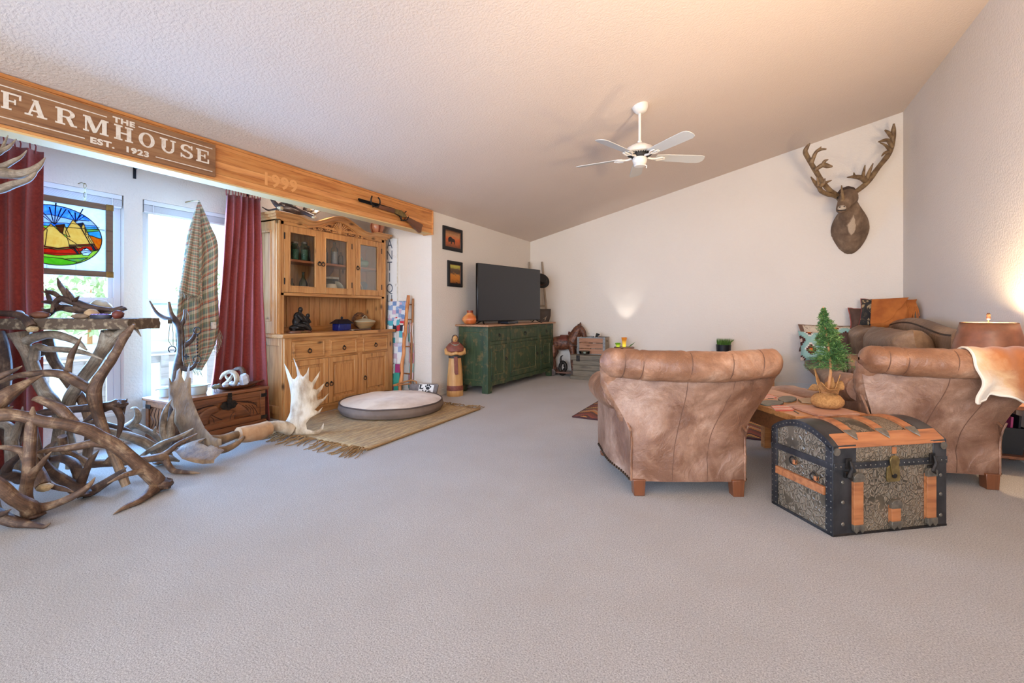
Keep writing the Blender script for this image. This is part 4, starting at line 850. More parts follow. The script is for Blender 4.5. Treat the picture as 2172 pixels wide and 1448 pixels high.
# ------------------------------------------------------------------ farmhouse sign on the beam
SX = -3.648
t = thing('farmhouse_sign', 'long brown board sign with worn white FARMHOUSE lettering on the beam', 'sign', (BX, 1.28, 2.29))
lb(wt().box(BX + .001, SX, .50, 2.055, 2.165, 2.412), 'board', M['sign_wood'], t, bevel=.003)
sgm = lambda u, v, w: (SX + w, u, v)
def poly_letter(ch):
    R_ = lambda a, b, c, d: [(a, b), (c, b), (c, d), (a, d)]
    def ringp(cx, cy, rx, ry, wx, wy, a0, a1, n=18):
        o = [(cx + rx * cos(lerp(a0, a1, k / n)), cy + ry * sin(lerp(a0, a1, k / n))) for k in range(n + 1)]
        i = [(cx + (rx - wx) * cos(lerp(a0, a1, k / n)), cy + (ry - wy) * sin(lerp(a0, a1, k / n))) for k in range(n + 1)]
        return o + i[::-1]
    st = lambda x: [R_(x, 0, x + .24, 1), R_(x - .1, 0, x + .34, .1), R_(x - .1, .9, x + .34, 1)]
    if ch in 'FE':
        o = [R_(.1, 0, .34, 1), R_(0, .9, .9, 1), R_(.8, .68, .9, 1), R_(.3, .47, .66, .56), R_(.58, .36, .66, .67)]
        return o + ([R_(0, 0, .46, .1)] if ch == 'F' else [R_(0, 0, .92, .1), R_(.82, 0, .92, .34)])
    if ch == 'A': return [[(.14, 0), (.26, 0), (.56, .92), (.48, 1)], [(.70, 0), (1.0, 0), (.66, 1), (.44, 1)], R_(.28, .28, .78, .38), R_(0, 0, .40, .1), R_(.60, 0, 1.12, .1), R_(.36, .92, .68, 1)]
    if ch == 'R': return [R_(.1, 0, .34, 1), R_(0, 0, .46, .1), R_(0, .9, .6, 1), R_(.3, .46, .6, .55), ringp(.56, .73, .36, .27, .22, .1, -pi / 2, pi / 2), [(.48, .5), (.72, .5), (.88, .1), (1.02, .1), (1.02, 0), (.72, 0)]]
    if ch == 'M': return [R_(.1, 0, .2, 1), R_(0, 0, .3, .1), R_(0, .9, .3, 1), [(.1, 1), (.36, 1), (.72, .1), (.62, 0), (.5, 0)], [(1.04, 1), (.94, 1), (.58, .12), (.62, 0), (.7, .08)], R_(.98, 0, 1.22, 1), R_(.86, 0, 1.32, .1), R_(.98, .9, 1.32, 1)]
    if ch == 'H': return st(.1) + st(.68) + [R_(.3, .45, .7, .55)]
    if ch == 'O': return [ringp(.5, .5, .5, .52, .24, .1, 0, 2 * pi, 30)]
    if ch == 'U': return [R_(.1, .34, .34, 1), R_(0, .9, .44, 1), R_(.72, .34, .84, 1), R_(.6, .9, .94, 1), ringp(.47, .36, .37, .38, .17, .12, pi, 2 * pi)]
    if ch == 'S': return [ringp(.42, .73, .36, .29, .19, .1, pi * .12, pi * 1.45), ringp(.44, .27, .38, .29, .19, .1, -pi * .88, pi * .47), [(.22, .56), (.34, .64), (.70, .46), (.58, .36)], R_(.70, .70, .79, 1), R_(.06, 0, .15, .3)]
for ch, x0, x1 in (('F', 2, 45), ('A', 52, 100), ('R', 117, 163), ('M', 176, 230), ('H', 242, 282), ('O', 294, 328), ('U', 339, 373), ('S', 381, 409), ('E', 416, 443)):
    ya, yb = AX(x0, 290, SX).y, AX(x1, 290, SX).y; P_ = poly_letter(ch); w_ = max(p[0] for q in P_ for p in q); mb = wt()
    for i_, q in enumerate(P_): mb.prism([(ya + (yb - ya) * a / w_, 2.250 + b_ * .096) for a, b_ in q], sgm, 0, .0012 + .00025 * i_)
    lb(mb, 'letter', M['white_paint'], t, ang=0)
for txt, y0, z0, h in (('THE', 1.416, 2.358, .034), ('EST.', 1.300, 2.184, .036), ('1923', 1.478, 2.184, .036)):
    lb(text_mb(txt, h * 1.4, lambda u, v, w: (SX + w, y0 + u * (1.28 if len(txt) < 5 else 1.38), z0 + v), .0012, .0022, 1.1), 'lettering', M['white_paint'], t, ang=0)
for a, c, z in ((.50, 1.385, 2.373), (1.555, 2.03, 2.373), (.50, 1.275, 2.200), (1.655, 2.03, 2.200)):
    lb(wt().box(SX, SX + .0012, a, c, z - .003, z + .003), 'painted_line', M['white_paint'], t, ang=0)

# ------------------------------------------------------------------ lever-action rifle on horseshoe hooks
RX = -3.632
rm = lambda u, v, w: AX(u, v, RX) + V((w, 0, 0))
t = thing('lever_action_rifle', 'old lever action rifle with wooden stock hung on the beam end', 'rifle', AX(830, 450, RX))
def rp(poly, name, mat, w0=-.012, w1=.012, bev=.003): return lb(wt().prism(poly, rm, w0, w1), name, mat, t, bevel=bev)
lb(wt().tube([rm(761, 422.5, 0), rm(836, 444, 0)], .013, 10).tube([rm(762, 425.5, 0), rm(806, 438.5, 0)], .010, 10), 'barrel', M['blackmetal'], t)
lb(wt().box(0, .006, -.003, .003, 0, .014).box(0, .006, -.003, .003, 0, .014).at(), 'front_sight', M['blackmetal'], t).location = (rm(767, 421, 0) - V(t.location))
rp([(803, 435), (836, 443), (835, 452), (801, 441)], 'fore_stock', M['walnut'], -.016, .016)
rp([(836, 443), (850, 446), (858, 453), (862, 461), (851, 460), (836, 452)], 'receiver', M['brass'], -.014, .014)
rp([(861, 460), (868, 462), (896, 477), (893, 484), (892, 493), (889, 494), (868, 473), (858, 466)], 'butt_stock', M['walnut'], -.016, .016, .005)
lb(wt().tube([rm(x, y, .0) for x, y in ((838, 453), (847, 458), (850, 465), (856, 468), (862, 463), (868, 471), (880, 484), (884, 487))], .005, 6), 'lever', M['blackmetal'], t)
lb(wt().tube([rm(857, 455, 0), rm(860, 449, 0), rm(862, 448, 0)], .005, 6), 'hammer', M['blackmetal'], t)
lb(wt().tube([rm(825, 440, 0), rm(832, 442, 0)], .008, 6), 'rear_sight', M['blackmetal'], t)
t2 = thing('horseshoe_hook', 'black horseshoe hook cradling the rifle barrel on the beam', 'hook', AX(793, 430, RX))
lb(wt().tube([rm(x, y, .014) for x, y in spline([(787, 416), (785, 424), (786, 432), (792, 438), (799, 438), (804, 431), (803, 423), (800, 419)], 4)], .008, 8).tube([rm(795, 438, .014), rm(795, 438, -.034)], .006, 6), 'horseshoe', M['iron'], t2)
t2 = thing('horseshoe_hook', 'black horseshoe hook holding the rifle behind its trigger', 'hook', AX(855, 463, RX))
lb(wt().tube([rm(x, y, .018) for x, y in spline([(848, 458), (849, 465), (854, 468), (861, 466), (864, 460)], 4)], .007, 8).tube([rm(855, 467, .018), rm(855, 467, -.034)], .006, 6), 'horseshoe', M['iron'], t2)

# ------------------------------------------------------------------ pine hutch
HF, HB, UF = -4.24, -4.70, -4.36        # base front, back, upper front
t = thing('pine_hutch', 'tall honey pine hutch with glazed doors and arched carved top', 'hutch', (-4.47, 3.87, 0))
hm = lambda x: (lambda u, v, w: (x + w, u, v))
PH, PV = M['pine_h'], M['pine']
body = wt().box(HB, HF - .015, 3.09, 4.65, .07, .852).box(HB, HF - .02, 3.085, 4.655, 0, .09)
lb(body, 'base_cabinet', PV, t, bevel=.003)
fr = wt()
for a, b_ in ((3.07, 3.152), (3.614, 3.621), (4.062, 4.130), (4.582, 4.67)): lb(wt().box(HF - .03, HF, a, b_, 0, .852), 'stile', PV, t, bevel=.003)
fr = wt()
fr = wt().box(HF - .03, HF - .001, 3.152, 4.582, .812, .852).box(HF - .03, HF - .001, 3.152, 4.582, .606, .622).box(HF - .03, HF - .001, 3.152, 4.582, 0, .085)
for a, b_ in ((3.574, 3.636), (4.046, 4.128)): fr.box(HF - .03, HF + .0012, a, b_, .6215, .8125)
lb(fr, 'rail', PH, t, bevel=.003)
lb(wt().box(HB, HB + .06, 3.062, 3.09, 0, .852).box(HF - .08, HF - .03, 3.062, 3.09, 0, .852).box(HB + .06, HF - .08, 3.066, 3.09, .77, .852).box(HB + .06, HF - .08, 3.066, 3.09, .06, .14), 'side_panel', PV, t, bevel=.003)
lb(wt().box(-4.72, -4.198, 3.02, 4.69, .852, .893), 'countertop', PH, t, bevel=.008)
def ring_pull(y, z, x, par):
    c = V((x, y, z)); mb = wt().tube([c + V((.008, .022 * sin(a), -.014 + .022 * cos(a))) for a in [k * pi / 8 for k in range(16)]], .0045, 6, closed=True)
    mb.M = Matrix.Translation(c); mb.ball((.004, 0, .006), (.008, .012, .012), 8, 6); mb.M = Matrix()
    return lb(mb, 'ring_pull', M['iron'], par)
for a, b_ in ((3.154, 3.578), (3.632, 4.050), (4.124, 4.580)):
    d = lb(wt().box(HF - .02, HF + .002, a + .002, b_ - .002, .624, .810).frame(a + .014, b_ - .014, .634, .800, .022, hm(HF), 0, .012), 'drawer', PH, t, bevel=.004)
    ring_pull((a + b_) / 2, .715, HF + .004, d)
for a, b_, ry in ((3.155, 3.612, 3.588), (3.623, 4.060, 3.650), (4.132, 4.580, 4.165)):
    d = lb(wt().frame(a, b_, .088, .604, .058, hm(HF), -.02, .008).box(HF - .02, HF - .012, a + .05, b_ - .05, .14, .55), 'door', PV, t, bevel=.004)
    lb(wt().box(HF - .012, HF + .002, a + .085, b_ - .085, .175, .515), 'raised_panel', PV, d, bevel=.014)
    ring_pull(ry, .318, HF + .010, d)
# upper part
up = wt().box(HB, UF + .012, 3.085, 3.105, .893, 2.11).box(HB, UF + .012, 4.635, 4.655, .893, 2.11).box(HB, UF + .012, 3.085, 4.655, 2.085, 2.11)
lb(up, 'upper_carcass', PV, t)
for q_ in ((UF - .03, UF, 3.07, 3.151, .893, 2.10), (UF - .03, UF, 4.591, 4.672, .893, 2.10), (UF - .03, UF - .001, 4.078, 4.138, 1.33, 2.06)): lb(wt().box(*q_), 'stile', PV, t, bevel=.004)
lb(wt().box(HB, UF, 3.10, 4.64, 1.298, 1.330), 'cabinet_floor', PH, t, bevel=.003)
lb(wt().box(HB + .01, UF - .045, 3.105, 4.635, 1.672, 1.698), 'shelf', simple('reddish_shelf', (176, 106, 66), .5, (150, 86, 52), 12, (10, 1, 10)), t, bevel=.003)
for (a, b_) in ((HB, HB + .05), (UF - .09, UF - .03)): lb(wt().box(a, b_, 3.064, 3.085, .893, 2.08), 'side_stile', PV, t, bevel=.003)
lb(wt().box(HB + .05, UF - .09, 3.066, 3.085, 1.98, 2.08).box(HB + .05, UF - .09, 3.066, 3.085, .893, 1.03), 'side_rail', PV, t, bevel=.003)
lb(wt().frame(HB + .045, UF - .085, 1.025, 1.985, .022, lambda u, v, w: (u, 3.070 - w, v), 0, .012), 'side_moulding', PV, t, bevel=.004)
lb(wt().box(HB + .001, HB + .003, 3.105, 4.635, .893, 2.085), 'back_panel', M['chest_dark'], t)
for k in range(10):
    y0 = 3.106 + k * .1529
    lb(wt().box(HB + .004, HB + .018 + (k % 3) * .001, y0 + .0025, y0 + .1490, .893, 2.085), 'plank', PV, t, bevel=.002)
lb(wt().box(HB + .018, HB + .030, 3.106, 4.634, .893, .955), 'back_rail', PH, t, bevel=.002)
for a, b_, ry in ((3.153, 3.611, 3.590), (3.614, 4.076, 3.640), (4.141, 4.590, 4.163)):
    d = lb(wt().frame(a, b_, 1.333, 2.047, .066, hm(UF), -.022, .004).frame(a + .060, b_ - .060, 1.393, 1.987, .012, hm(UF), -.016, .008), 'glazed_door', PV, t, bevel=.003)
    lb(wt().box(UF - .012, UF - .009, a + .06, b_ - .06, 1.395, 1.985), 'pane', M['cab_pane'], d, ang=0)
    ring_pull(ry, 1.685, UF + .006, d)
    for zz in (1.45, 1.93):
        hy = a + .002 if a < 3.5 else b_ - .002
        lb(wt().tube([(UF + .004, hy, zz - .035), (UF + .004, hy, zz + .035)], .006, 8), 'hinge', M['iron'], d)
# arched cornice
def arch(y):
    q = abs(y - 3.885) / .44
    if q >= 1: return 2.165 - .030 * smooth((1.35 - q) / .35) if q < 1.35 else 2.165
    return 2.135 + .125 * (0.5 + 0.5 * cos(pi * q)) ** 1.0
prof = [(0, -.072), (.014, -.070), (.016, -.054), (.030, -.046), (.040, -.030), (.042, -.020), (.058, -.010), (.062, 0), (.0, .001), (-.03, .0)]
ys = [3.07 - .06, 3.07] + [lerp(3.10, 4.65, k / 60) for k in range(61)] + [4.672, 4.672 + .06]
def cor(u, v):
    i = int(round(u * (len(ys) - 1))); j = int(round(v * (len(prof) - 1))); w, z = prof[j]; y = ys[i]
    if i == 0: y = 3.07 - max(0, w)
    if i == len(ys) - 1: y = 4.672 + max(0, w)
    return (UF + w, y, arch(y) + z)
cb = wt().grid(cor, len(ys) - 1, len(prof) - 1)
for sgn, y0 in ((-1, 3.07), (1, 4.672)):
    for w0, w1, z0, z1 in ((0, .016, -.072, -.05), (0, .036, -.05, -.025), (0, .060, -.025, 0)):
        a, b_ = sorted((y0 + sgn * w0, y0 + sgn * w1)); cb.box(HB, UF + w1 - .002, a, b_, 2.165 + z0, 2.165 + z1)
lb(cb, 'cornice', PH, t, ang=30)
fz = [(3.07, 2.05)] + [(4.672, 2.05)] + [(lerp(4.672, 3.07, k / 50), arch(lerp(4.672, 3.07, k / 50)) - .02) for k in range(51)]
lb(wt().prism(fz, hm(UF), -.022, 0), 'frieze', PH, t, ang=0)
lb(wt().prism([(3.12, 2.10)] + [(4.62, 2.10)] + [(lerp(4.62, 3.12, k / 30), arch(lerp(4.62, 3.12, k / 30)) - .002) for k in range(31)], hm(UF), -.05, -.022), 'cornice_backing', PH, t, ang=0)
cv = wt(); c0 = V((UF + .004, 3.885, 2.075))
for k in range(15):
    a = lerp(-.15, pi + .15, k / 14); r = .105 + .012 * sin(a)
    cv.tube([c0 + V((.002, .028 * cos(a), .026 * sin(a))), c0 + V((.010, .07 * cos(a), .068 * sin(a))), c0 + V((.006, r * cos(a), r * sin(a)))], [.004, .0065, .009], 6)
cv.ball(c0 + V((.002, 0, 0)), (.012, .03, .026), 10, 7)
lb(cv, 'carved_shell', M['pine'], t, kind='stuff')
lb(wt().prism([(3.885 + .118 * cos(k * pi / 16), 2.075 + .118 * sin(k * pi / 16)) for k in range(17)], hm(UF), 0, .003), 'shell_ground', M['walnut'], t, ang=0)
for sgn in (-1, 1): lb(wt().prism([(3.885 + sgn * a, b_) for a, b_ in ((.12, 2.054), (.46, 2.054), (.38, 2.075), (.26, 2.105), (.16, 2.14), (.12, 2.14))], hm(UF), 0, .0025), 'scroll_ground', M['walnut'], t, ang=0)
cv = wt()
for sgn in (-1, 1):
    for yc, zc, r0 in ((.165, 2.095, .034), (.275, 2.075, .028), (.355, 2.068, .018)):
        cv.tube([(UF + .004, 3.885 + sgn * (yc + r0 * (1 - k / 26) * cos(k * .42)), zc - .008 + r0 * (1 - k / 26) * sin(k * .42)) for k in range(22)], .0055, 6)
    cv.tube([(UF + .004, 3.885 + sgn * y, z) for y, z in spline([(.11, 2.16), (.16, 2.145), (.22, 2.115), (.28, 2.10), (.33, 2.09), (.42, 2.065), (.46, 2.06), (.465, 2.075)], 4)], .0065, 6)
    for k in range(5): cv.tube([(UF + .003, 3.885 + sgn * (.13 + .05 * k), 2.060), (UF + .006, 3.885 + sgn * (.15 + .05 * k), 2.078 - .004 * k), (UF + .003, 3.885 + sgn * (.175 + .05 * k), 2.072 - .004 * k)], [.003, .006, .002], 6)
lb(cv, 'carved_scroll', M['pine'], t, kind='stuff')
# glassware and crockery inside
GJ = dict(teal=glass('teal_glass', (150, 206, 200), .07), clear=glass('clear_glass', (226, 232, 230), .08), purple=glass('purple_glass', (196, 170, 214), .07), green=glass('green_glass', (170, 206, 176), .07))
def lath(name, label, cat, loc, prof, mat, group=None, seg=18, lid=None, fill=None):
    o = thing(name, label, cat, loc, 0, group); wt().lathe(prof, seg).build('body', mat, o)
    if lid: wt().lathe(lid[0], seg).build('lid', lid[1], o)
    if fill: wt().lathe(fill[0], seg).build('filling', fill[1], o)
    return o
def jar(label, y, x, z, r, h, mat, fill=True, group='canning jars on the hutch shelf'):
    pr = [(r * .9, 0), (r, .01), (r, h * .72), (r * .72, h * .84), (r * .72, h * .93)]
    return lath('canning_jar', label, 'jar', (x, y, z), pr, mat, group, 18, ([(r * .76, h * .92), (r * .76, h), (r * .6, h + .004)], M['pewter']), ([(r * .8, .012), (r * .85, h * .60), (.01, h * .61)], simple('jar_filling', (216, 212, 190), .8, (120, 112, 90), 160)) if fill else None)
zs, zf = 1.699, 1.331
jar('teal canning jar nearest the post behind the first hutch pane', 3.262, -4.53, zs, .044, .19, GJ['teal'], False)
jar('teal canning jar with pale filling, middle of the first pane', 3.385, -4.50, zs, .047, .205, GJ['teal'])
jar('teal canning jar with zinc lid beside the first door knob', 3.500, -4.49, zs, .045, .215, GJ['teal'])
jar('darker teal jar half hidden by the first door stile', 3.585, -4.56, zs, .042, .19, GJ['teal'], False)
jar('small teal jar at the near edge of the middle pane', 3.725, -4.56, zs, .03, .12, GJ['teal'], False)
for lab, y, x, r, h in (('tall clear bottle of pale beads in the middle pane', 3.770, -4.49, .036, .24), ('widest clear bottle of pale beads in the middle pane', 3.925, -4.49, .044, .27), ('slim clear bottle between the two beaded bottles', 3.85, -4.55, .022, .20), ('small clear bottle at the far edge of the middle pane', 4.03, -4.5, .03, .16)):
    lath('glass_bottle', lab, 'bottle', (x, y, zs), [(r * .9, 0), (r, .01), (r, h * .62), (r * .9, h * .72), (r * .36, h * .82), (r * .34, h * .98), (r * .42, h)], GJ['clear'], 'clear bottles on the upper hutch shelf', 16, None, ([(r * .8, .01), (r * .82, h * .58), (.01, h * .59)], simple('beads', (214, 206, 206), .6, (150, 140, 150), 190)) if r > .03 else None)
jar('clear narrow jar at the near edge of the last pane', 4.235, -4.5, zs, .03, .17, GJ['clear'])
lath('covered_dish', 'round jade green covered dish in the last hutch pane', 'dish', (-4.50, 4.375, zs), [(.05, 0), (.085, .03), (.09, .075), (.086, .08)], simple('jade_enamel', (112, 160, 132), .3), None, 24, ([(.088, .08), (.07, .097), (.02, .104), (.012, .112), (.016, .126), (.004, .132)], simple('jade_lid', (130, 176, 148), .3)))
o = thing('hanging_cup', 'small pale tin cup above the green covered dish', 'cup', (-4.60, 4.36, zs)); wt().lathe([(.02, 0), (.024, .15), (.05, .17), (.055, .21), (.05, .212)], 16).build('body', M['pewter'], o)
bt = lambda r, h: [(r * .92, 0), (r, .01), (r, h * .45), (r * .8, h * .58), (r * .36, h * .74), (r * .30, h * .95), (r * .40, h)]
for lab, y, x, r, h, m_ in (('tall clear tapered bottle nearest the post in the lower first pane', 3.275, -4.50, .034, .26, 'clear'), ('stout green bottle beside the door knob in the lower first pane', 3.485, -4.49, .046, .245, 'green'), ('little dark necked bottle behind the black bowl', 3.41, -4.58, .028, .17, 'clear'), ('slim purple bottle standing in the lower middle pane', 3.715, -4.49, .022, .24, 'purple'), ('short clear bottle beside the purple one', 3.755, -4.46, .022, .15, 'clear')):
    lath('glass_bottle', lab, 'bottle', (x, y, zf), bt(r, h), GJ[m_], 'old bottles on the lower hutch shelf', 16)
lath('black_bowl', 'small black lidded tin in the lower first pane', 'tin', (-4.46, 3.375, zf), [(.045, 0), (.055, .01), (.055, .06), (.05, .07), (.01, .078)], simple('dark_tin', (54, 48, 46), .4, metal=.3))
lath('crock', 'small brown crock with a broad cream lid in the lower middle pane', 'crock', (-4.47, 3.855, zf), [(.05, 0), (.058, .02), (.058, .065)], simple('tan_crock', (176, 126, 84), .5), None, 20, ([(.075, .064), (.072, .085), (.058, .125), (.02, .132)], simple('cream_lid', (226, 212, 184), .5)))
lath('plate', 'cream plate leaning at the far edge of the middle pane', 'plate', (-4.55, 4.02, zf + .084), [(.03, 0), (.06, .006), (.088, .02), (.09, .024), (.03, .008)], simple('cream_plate', (206, 200, 176), .4)).rotation_euler = (R(-64), 0, 0)
o = thing('dark_box', 'dark slate box standing at the back of the lower middle pane', 'box', (-4.62, 3.93, zf)); wt().box(-.05, .05, -.13, .13, 0, .20).build('body', M['tv'], o, bevel=.003); wt().box(-.053, .053, -.133, .133, .20, .225).build('lid', M['white_paint'], o, bevel=.003)
o = thing('leather_pouch', 'dark red leather pouch hanging under the shelf in the middle pane', 'pouch', (-4.47, 3.80, 1.66)); wt().puff([(-.12, 0), (.10, 0), (.09, -.06), (.03, -.12), (-.02, -.13), (-.10, -.08)], lambda u, v, w: (w, u, v + .01), .03, .03, .03).build('body', simple('oxblood_leather', (78, 36, 30), .5), o)
for k, (lab, y, an, h) in enumerate((('brown book leaning widest behind the last hutch pane', 4.34, 28, .20), ('thin brown book slanting near the last door stile', 4.262, 22, .16))):
    o = thing('book', lab, 'book', (-4.49, y, zf), 0, 'books leaning in the hutch'); o.rotation_euler = (R(an), 0, 0)
    wt().box(-.08, .07, -.015, .014, .004, h).build('cover', simple('book_brown_%d' % k, (84, 52, 44), .6), o, bevel=.002); wt().box(-.075, .0725, .0145, .019, .006, h - .004).build('page_edge', simple('page_edge', (222, 186, 140), .8), o)
o = thing('plate', 'teal glass plate leaning behind the books in the last pane', 'plate', (-4.60, 4.47, zf + .098)); o.rotation_euler = (R(62), 0, R(8)); wt().lathe([(.02, 0), (.06, .004), (.10, .02), (.102, .024), (.02, .006)], 28).build('body', simple('teal_plate', (98, 130, 130), .3), o)
# on the counter
ZK = .8935
o = thing('bronze_statue', 'dark bronze statue of a seated adult and child on a wooden base', 'statue', (-4.36, 3.335, ZK), 0)
wt().lathe([(.125, 0), (.13, .006), (.128, .02), (.118, .028), (.01, .028)], 28, sx=.72, sy=1.12).build('base', M['walnut'], o)
wt().box(.090, .096, -.05, .03, .008, .020).build('name_plate', M['brass'], o)
s = wt().ball((0, -.02, .055), (.07, .095, .04), 16, 10, .3, 14).ball((-.01, -.02, .12), (.045, .052, .06), 14, 9).ball((-.005, -.012, .18), (.04, .05, .05), 14, 9).ball((0, .008, .222), (.02, .022, .02))
s.ball((.004, .012, .255), (.023, .025, .03), 14, 9).tube([(.02, -.035, .20), (.05, -.005, .15), (.055, .05, .12)], [.02, .018, .014]).tube([(-.01, .03, .20), (.03, .05, .16), (.05, .06, .13)], [.02, .017, .013])
s.tube([(.0, 0, .10), (.055, .055, .09), (.055, .10, .03)], [.034, .028, .02]).tube([(.02, -.03, .09), (.06, .02, .075), (.06, .075, .03)], [.03, .026, .02])
s.ball((.03, .075, .125), (.026, .028, .045), 12, 8).ball((.032, .085, .188), (.021, .024, .026), 12, 8).tube([(.03, .095, .15), (.05, .105, .11)], [.014, .011])
ob = s.build('figure', simple('dark_bronze', (30, 27, 26), .38, (52, 46, 42), 40, metal=.6), o); md = ob.modifiers.new('remesh', 'REMESH'); md.mode = 'VOXEL'; md.voxel_size = .0045; md.use_smooth_shade = True
o = thing('lidded_dish', 'dark blue ceramic dish with a house-shaped black lid on the hutch', 'dish', (-4.46, 4.01, ZK), 0)
wt().box(-.06, .06, -.095, .095, .0, .085).build('body', simple('cobalt_glaze', (28, 44, 130), .25, (20, 26, 80), 40, (1, 6, .3)), o, bevel=.008)
wt().add([(-.085, -.125, .085), (.085, -.125, .085), (.085, .125, .085), (-.085, .125, .085), (-.025, -.075, .14), (.025, -.075, .14), (.025, .075, .14), (-.025, .075, .14)], [(0, 3, 2, 1), (4, 5, 6, 7), (0, 1, 5, 4), (1, 2, 6, 5), (2, 3, 7, 6), (3, 0, 4, 7)]).ball((0, 0, .155), (.016, .016, .018)).build('lid', simple('black_glaze', (24, 24, 36), .3), o, bevel=.004, ang=30)
o = thing('lidded_bowl', 'tan stoneware bowl with a looped lid handle on the hutch', 'bowl', (-4.43, 4.36, ZK), 0)
wt().lathe([(.055, 0), (.062, .008), (.11, .055), (.132, .095), (.130, .102)], 28).build('bowl', simple('tan_stoneware', (186, 142, 92), .45, (150, 128, 92), 6, (1, 1, 12)), o)
wt().lathe([(.134, .100), (.136, .108), (.12, .118), (.04, .142), (.01, .146)], 28).tube([(0, -.04, .136), (0, -.03, .165), (0, 0, .182), (0, .03, .165), (0, .04, .136)], .0055, 8).build('lid', simple('grey_stoneware', (180, 168, 138), .45), o)
o = thing('dark_plate', 'dark round plate lying under the tan bowl on the hutch', 'plate', (-4.38, 4.40, ZK - .0005)); wt().lathe([(.10, 0), (.135, .004), (.138, .007), (.01, .003)], 24, sx=.9).build('body', M['tv'], o); o.location.z = ZK; 
bpy.context.view_layer.update()
o = thing('twig_nest', 'dark twig nest propped on edge behind the tan bowl', 'nest', (-4.60, 4.43, ZK), 0); s = wt(); rr = random.Random(2)
for k in range(70):
    a = rr.random() * 6.28; r = rr.uniform(.07, .125); d = rr.uniform(.5, 1.1); z0 = rr.uniform(-.02, .02)
    s.tube([(z0 + rr.uniform(-.01, .01), r * cos(a + j * d / 3) * 1.05, .115 + r * .86 * sin(a + j * d / 3) + rr.uniform(-.005, .005)) for j in range(4)], .0028, 4)
s.build('twig', simple('dark_twig', (74, 48, 40), .8, (110, 78, 60), 40), o, kind='stuff')
o = thing('beaded_sheath', 'slim dark beaded knife sheath lying along the hutch counter edge', 'sheath', (-4.27, 4.03, ZK), 0)
wt().puff([(-.07, -.012), (.02, -.02), (.28, -.008), (.30, 0), (.28, .008), (.02, .02), (-.07, .012)], lambda u, v, w: (v, u, .011 + w), .02, .012, .015).build('sheath', simple('dark_sheath', (70, 52, 46), .7, (110, 84, 74), 60), o)
wt().tube([(.012, -.02, .012), (.03, -.03, .01), (.02, -.06, .01), (.03, -.04, .006)], .003, 5).ball((.02, -.05, .01), .008).build('thong', M['moose_pale'], o)
# on top of the hutch
antler('antler_piece', 'sawn antler with the widest pale cut end on top of the hutch', [(4.70, 5.0, [(597, 441, 6), (612, 444, 6), (635, 451, 5), (650, 452, 3)]), (4.74, 4.8, [(600, 440, 5), (588, 436, 5), (578, 424, 4), (570, 412, 2.5)]), (4.76, 4.8, [(590, 444, 4), (570, 446, 2), (556, 439, .8)])], 'antler_dark', None, 'sawn antlers on top of the hutch', (595, 441, 4.69, 6.4))
antler('antler_piece', 'sawn antler lying across the others on the hutch top', [(4.78, 4.95, [(624, 434, 4.6), (612, 432, 4), (600, 431, 3), (592, 433, 2)]), (4.9, 4.9, [(607, 432, 2.5), (606, 424, 2.5), (605, 416, 2)])], 'antler_dark', None, 'sawn antlers on top of the hutch', (625, 434, 4.77, 4.6))
antler('antler_piece', 'long sawn antler reaching over the cornice of the hutch', [(4.86, 4.95, [(665, 460, 4.4), (650, 453, 4.4), (636, 447, 4.2), (622, 440, 4), (606, 437, 3.5)])], 'antler_dark', None, 'sawn antlers on top of the hutch', (666, 461, 4.85, 4.6))
antler('antler_piece', 'sawn antler end with a curved tine beside the cornice arch', [(5.0, 5.3, [(658, 445, 5), (664, 440, 5), (672, 432, 4)]), (5.05, 5.05, [(652, 450, 4), (646, 446, 3.5), (647, 440, 3), (643, 432, 1.5)])], 'antler_dark', None, 'sawn antlers on top of the hutch', (657, 445, 4.99, 5))
antler('antler_piece', 'smallest sawn antler end tucked against the cornice arch', [(5.0, 5.3, [(667, 452, 4), (674, 446, 5), (681, 440, 5)])], 'antler_dark', None, 'sawn antlers on top of the hutch', (666, 452, 4.99, 4.2))
o = thing('wooden_vase', 'round striped wooden vase on the far end of the hutch top', 'vase', (-4.42, 4.57, 2.166), 0)
t3 = NT('striped_wood'); sp = t3.n('SeparateXYZ'); t3.l(t3.map(), sp.inputs[0]); at = t3.math('ARCTAN2', sp.outputs[1], sp.outputs[0])
M['stripe'] = t3.bsdf(t3.ramp(t3.math('FRACT', t3.math('MULTIPLY', at, .80)), [(0, (206, 140, 104)), (.5, (190, 118, 84)), (.55, (138, 62, 42)), (.72, (120, 52, 38)), (.75, (196, 128, 88))], 'CONSTANT'), .35, coat=.3)
wt().lathe([(.05, 0), (.072, .02), (.093, .07), (.093, .11), (.075, .155), (.03, .175), (.028, .165)], 28).build('body', M['stripe'], o)

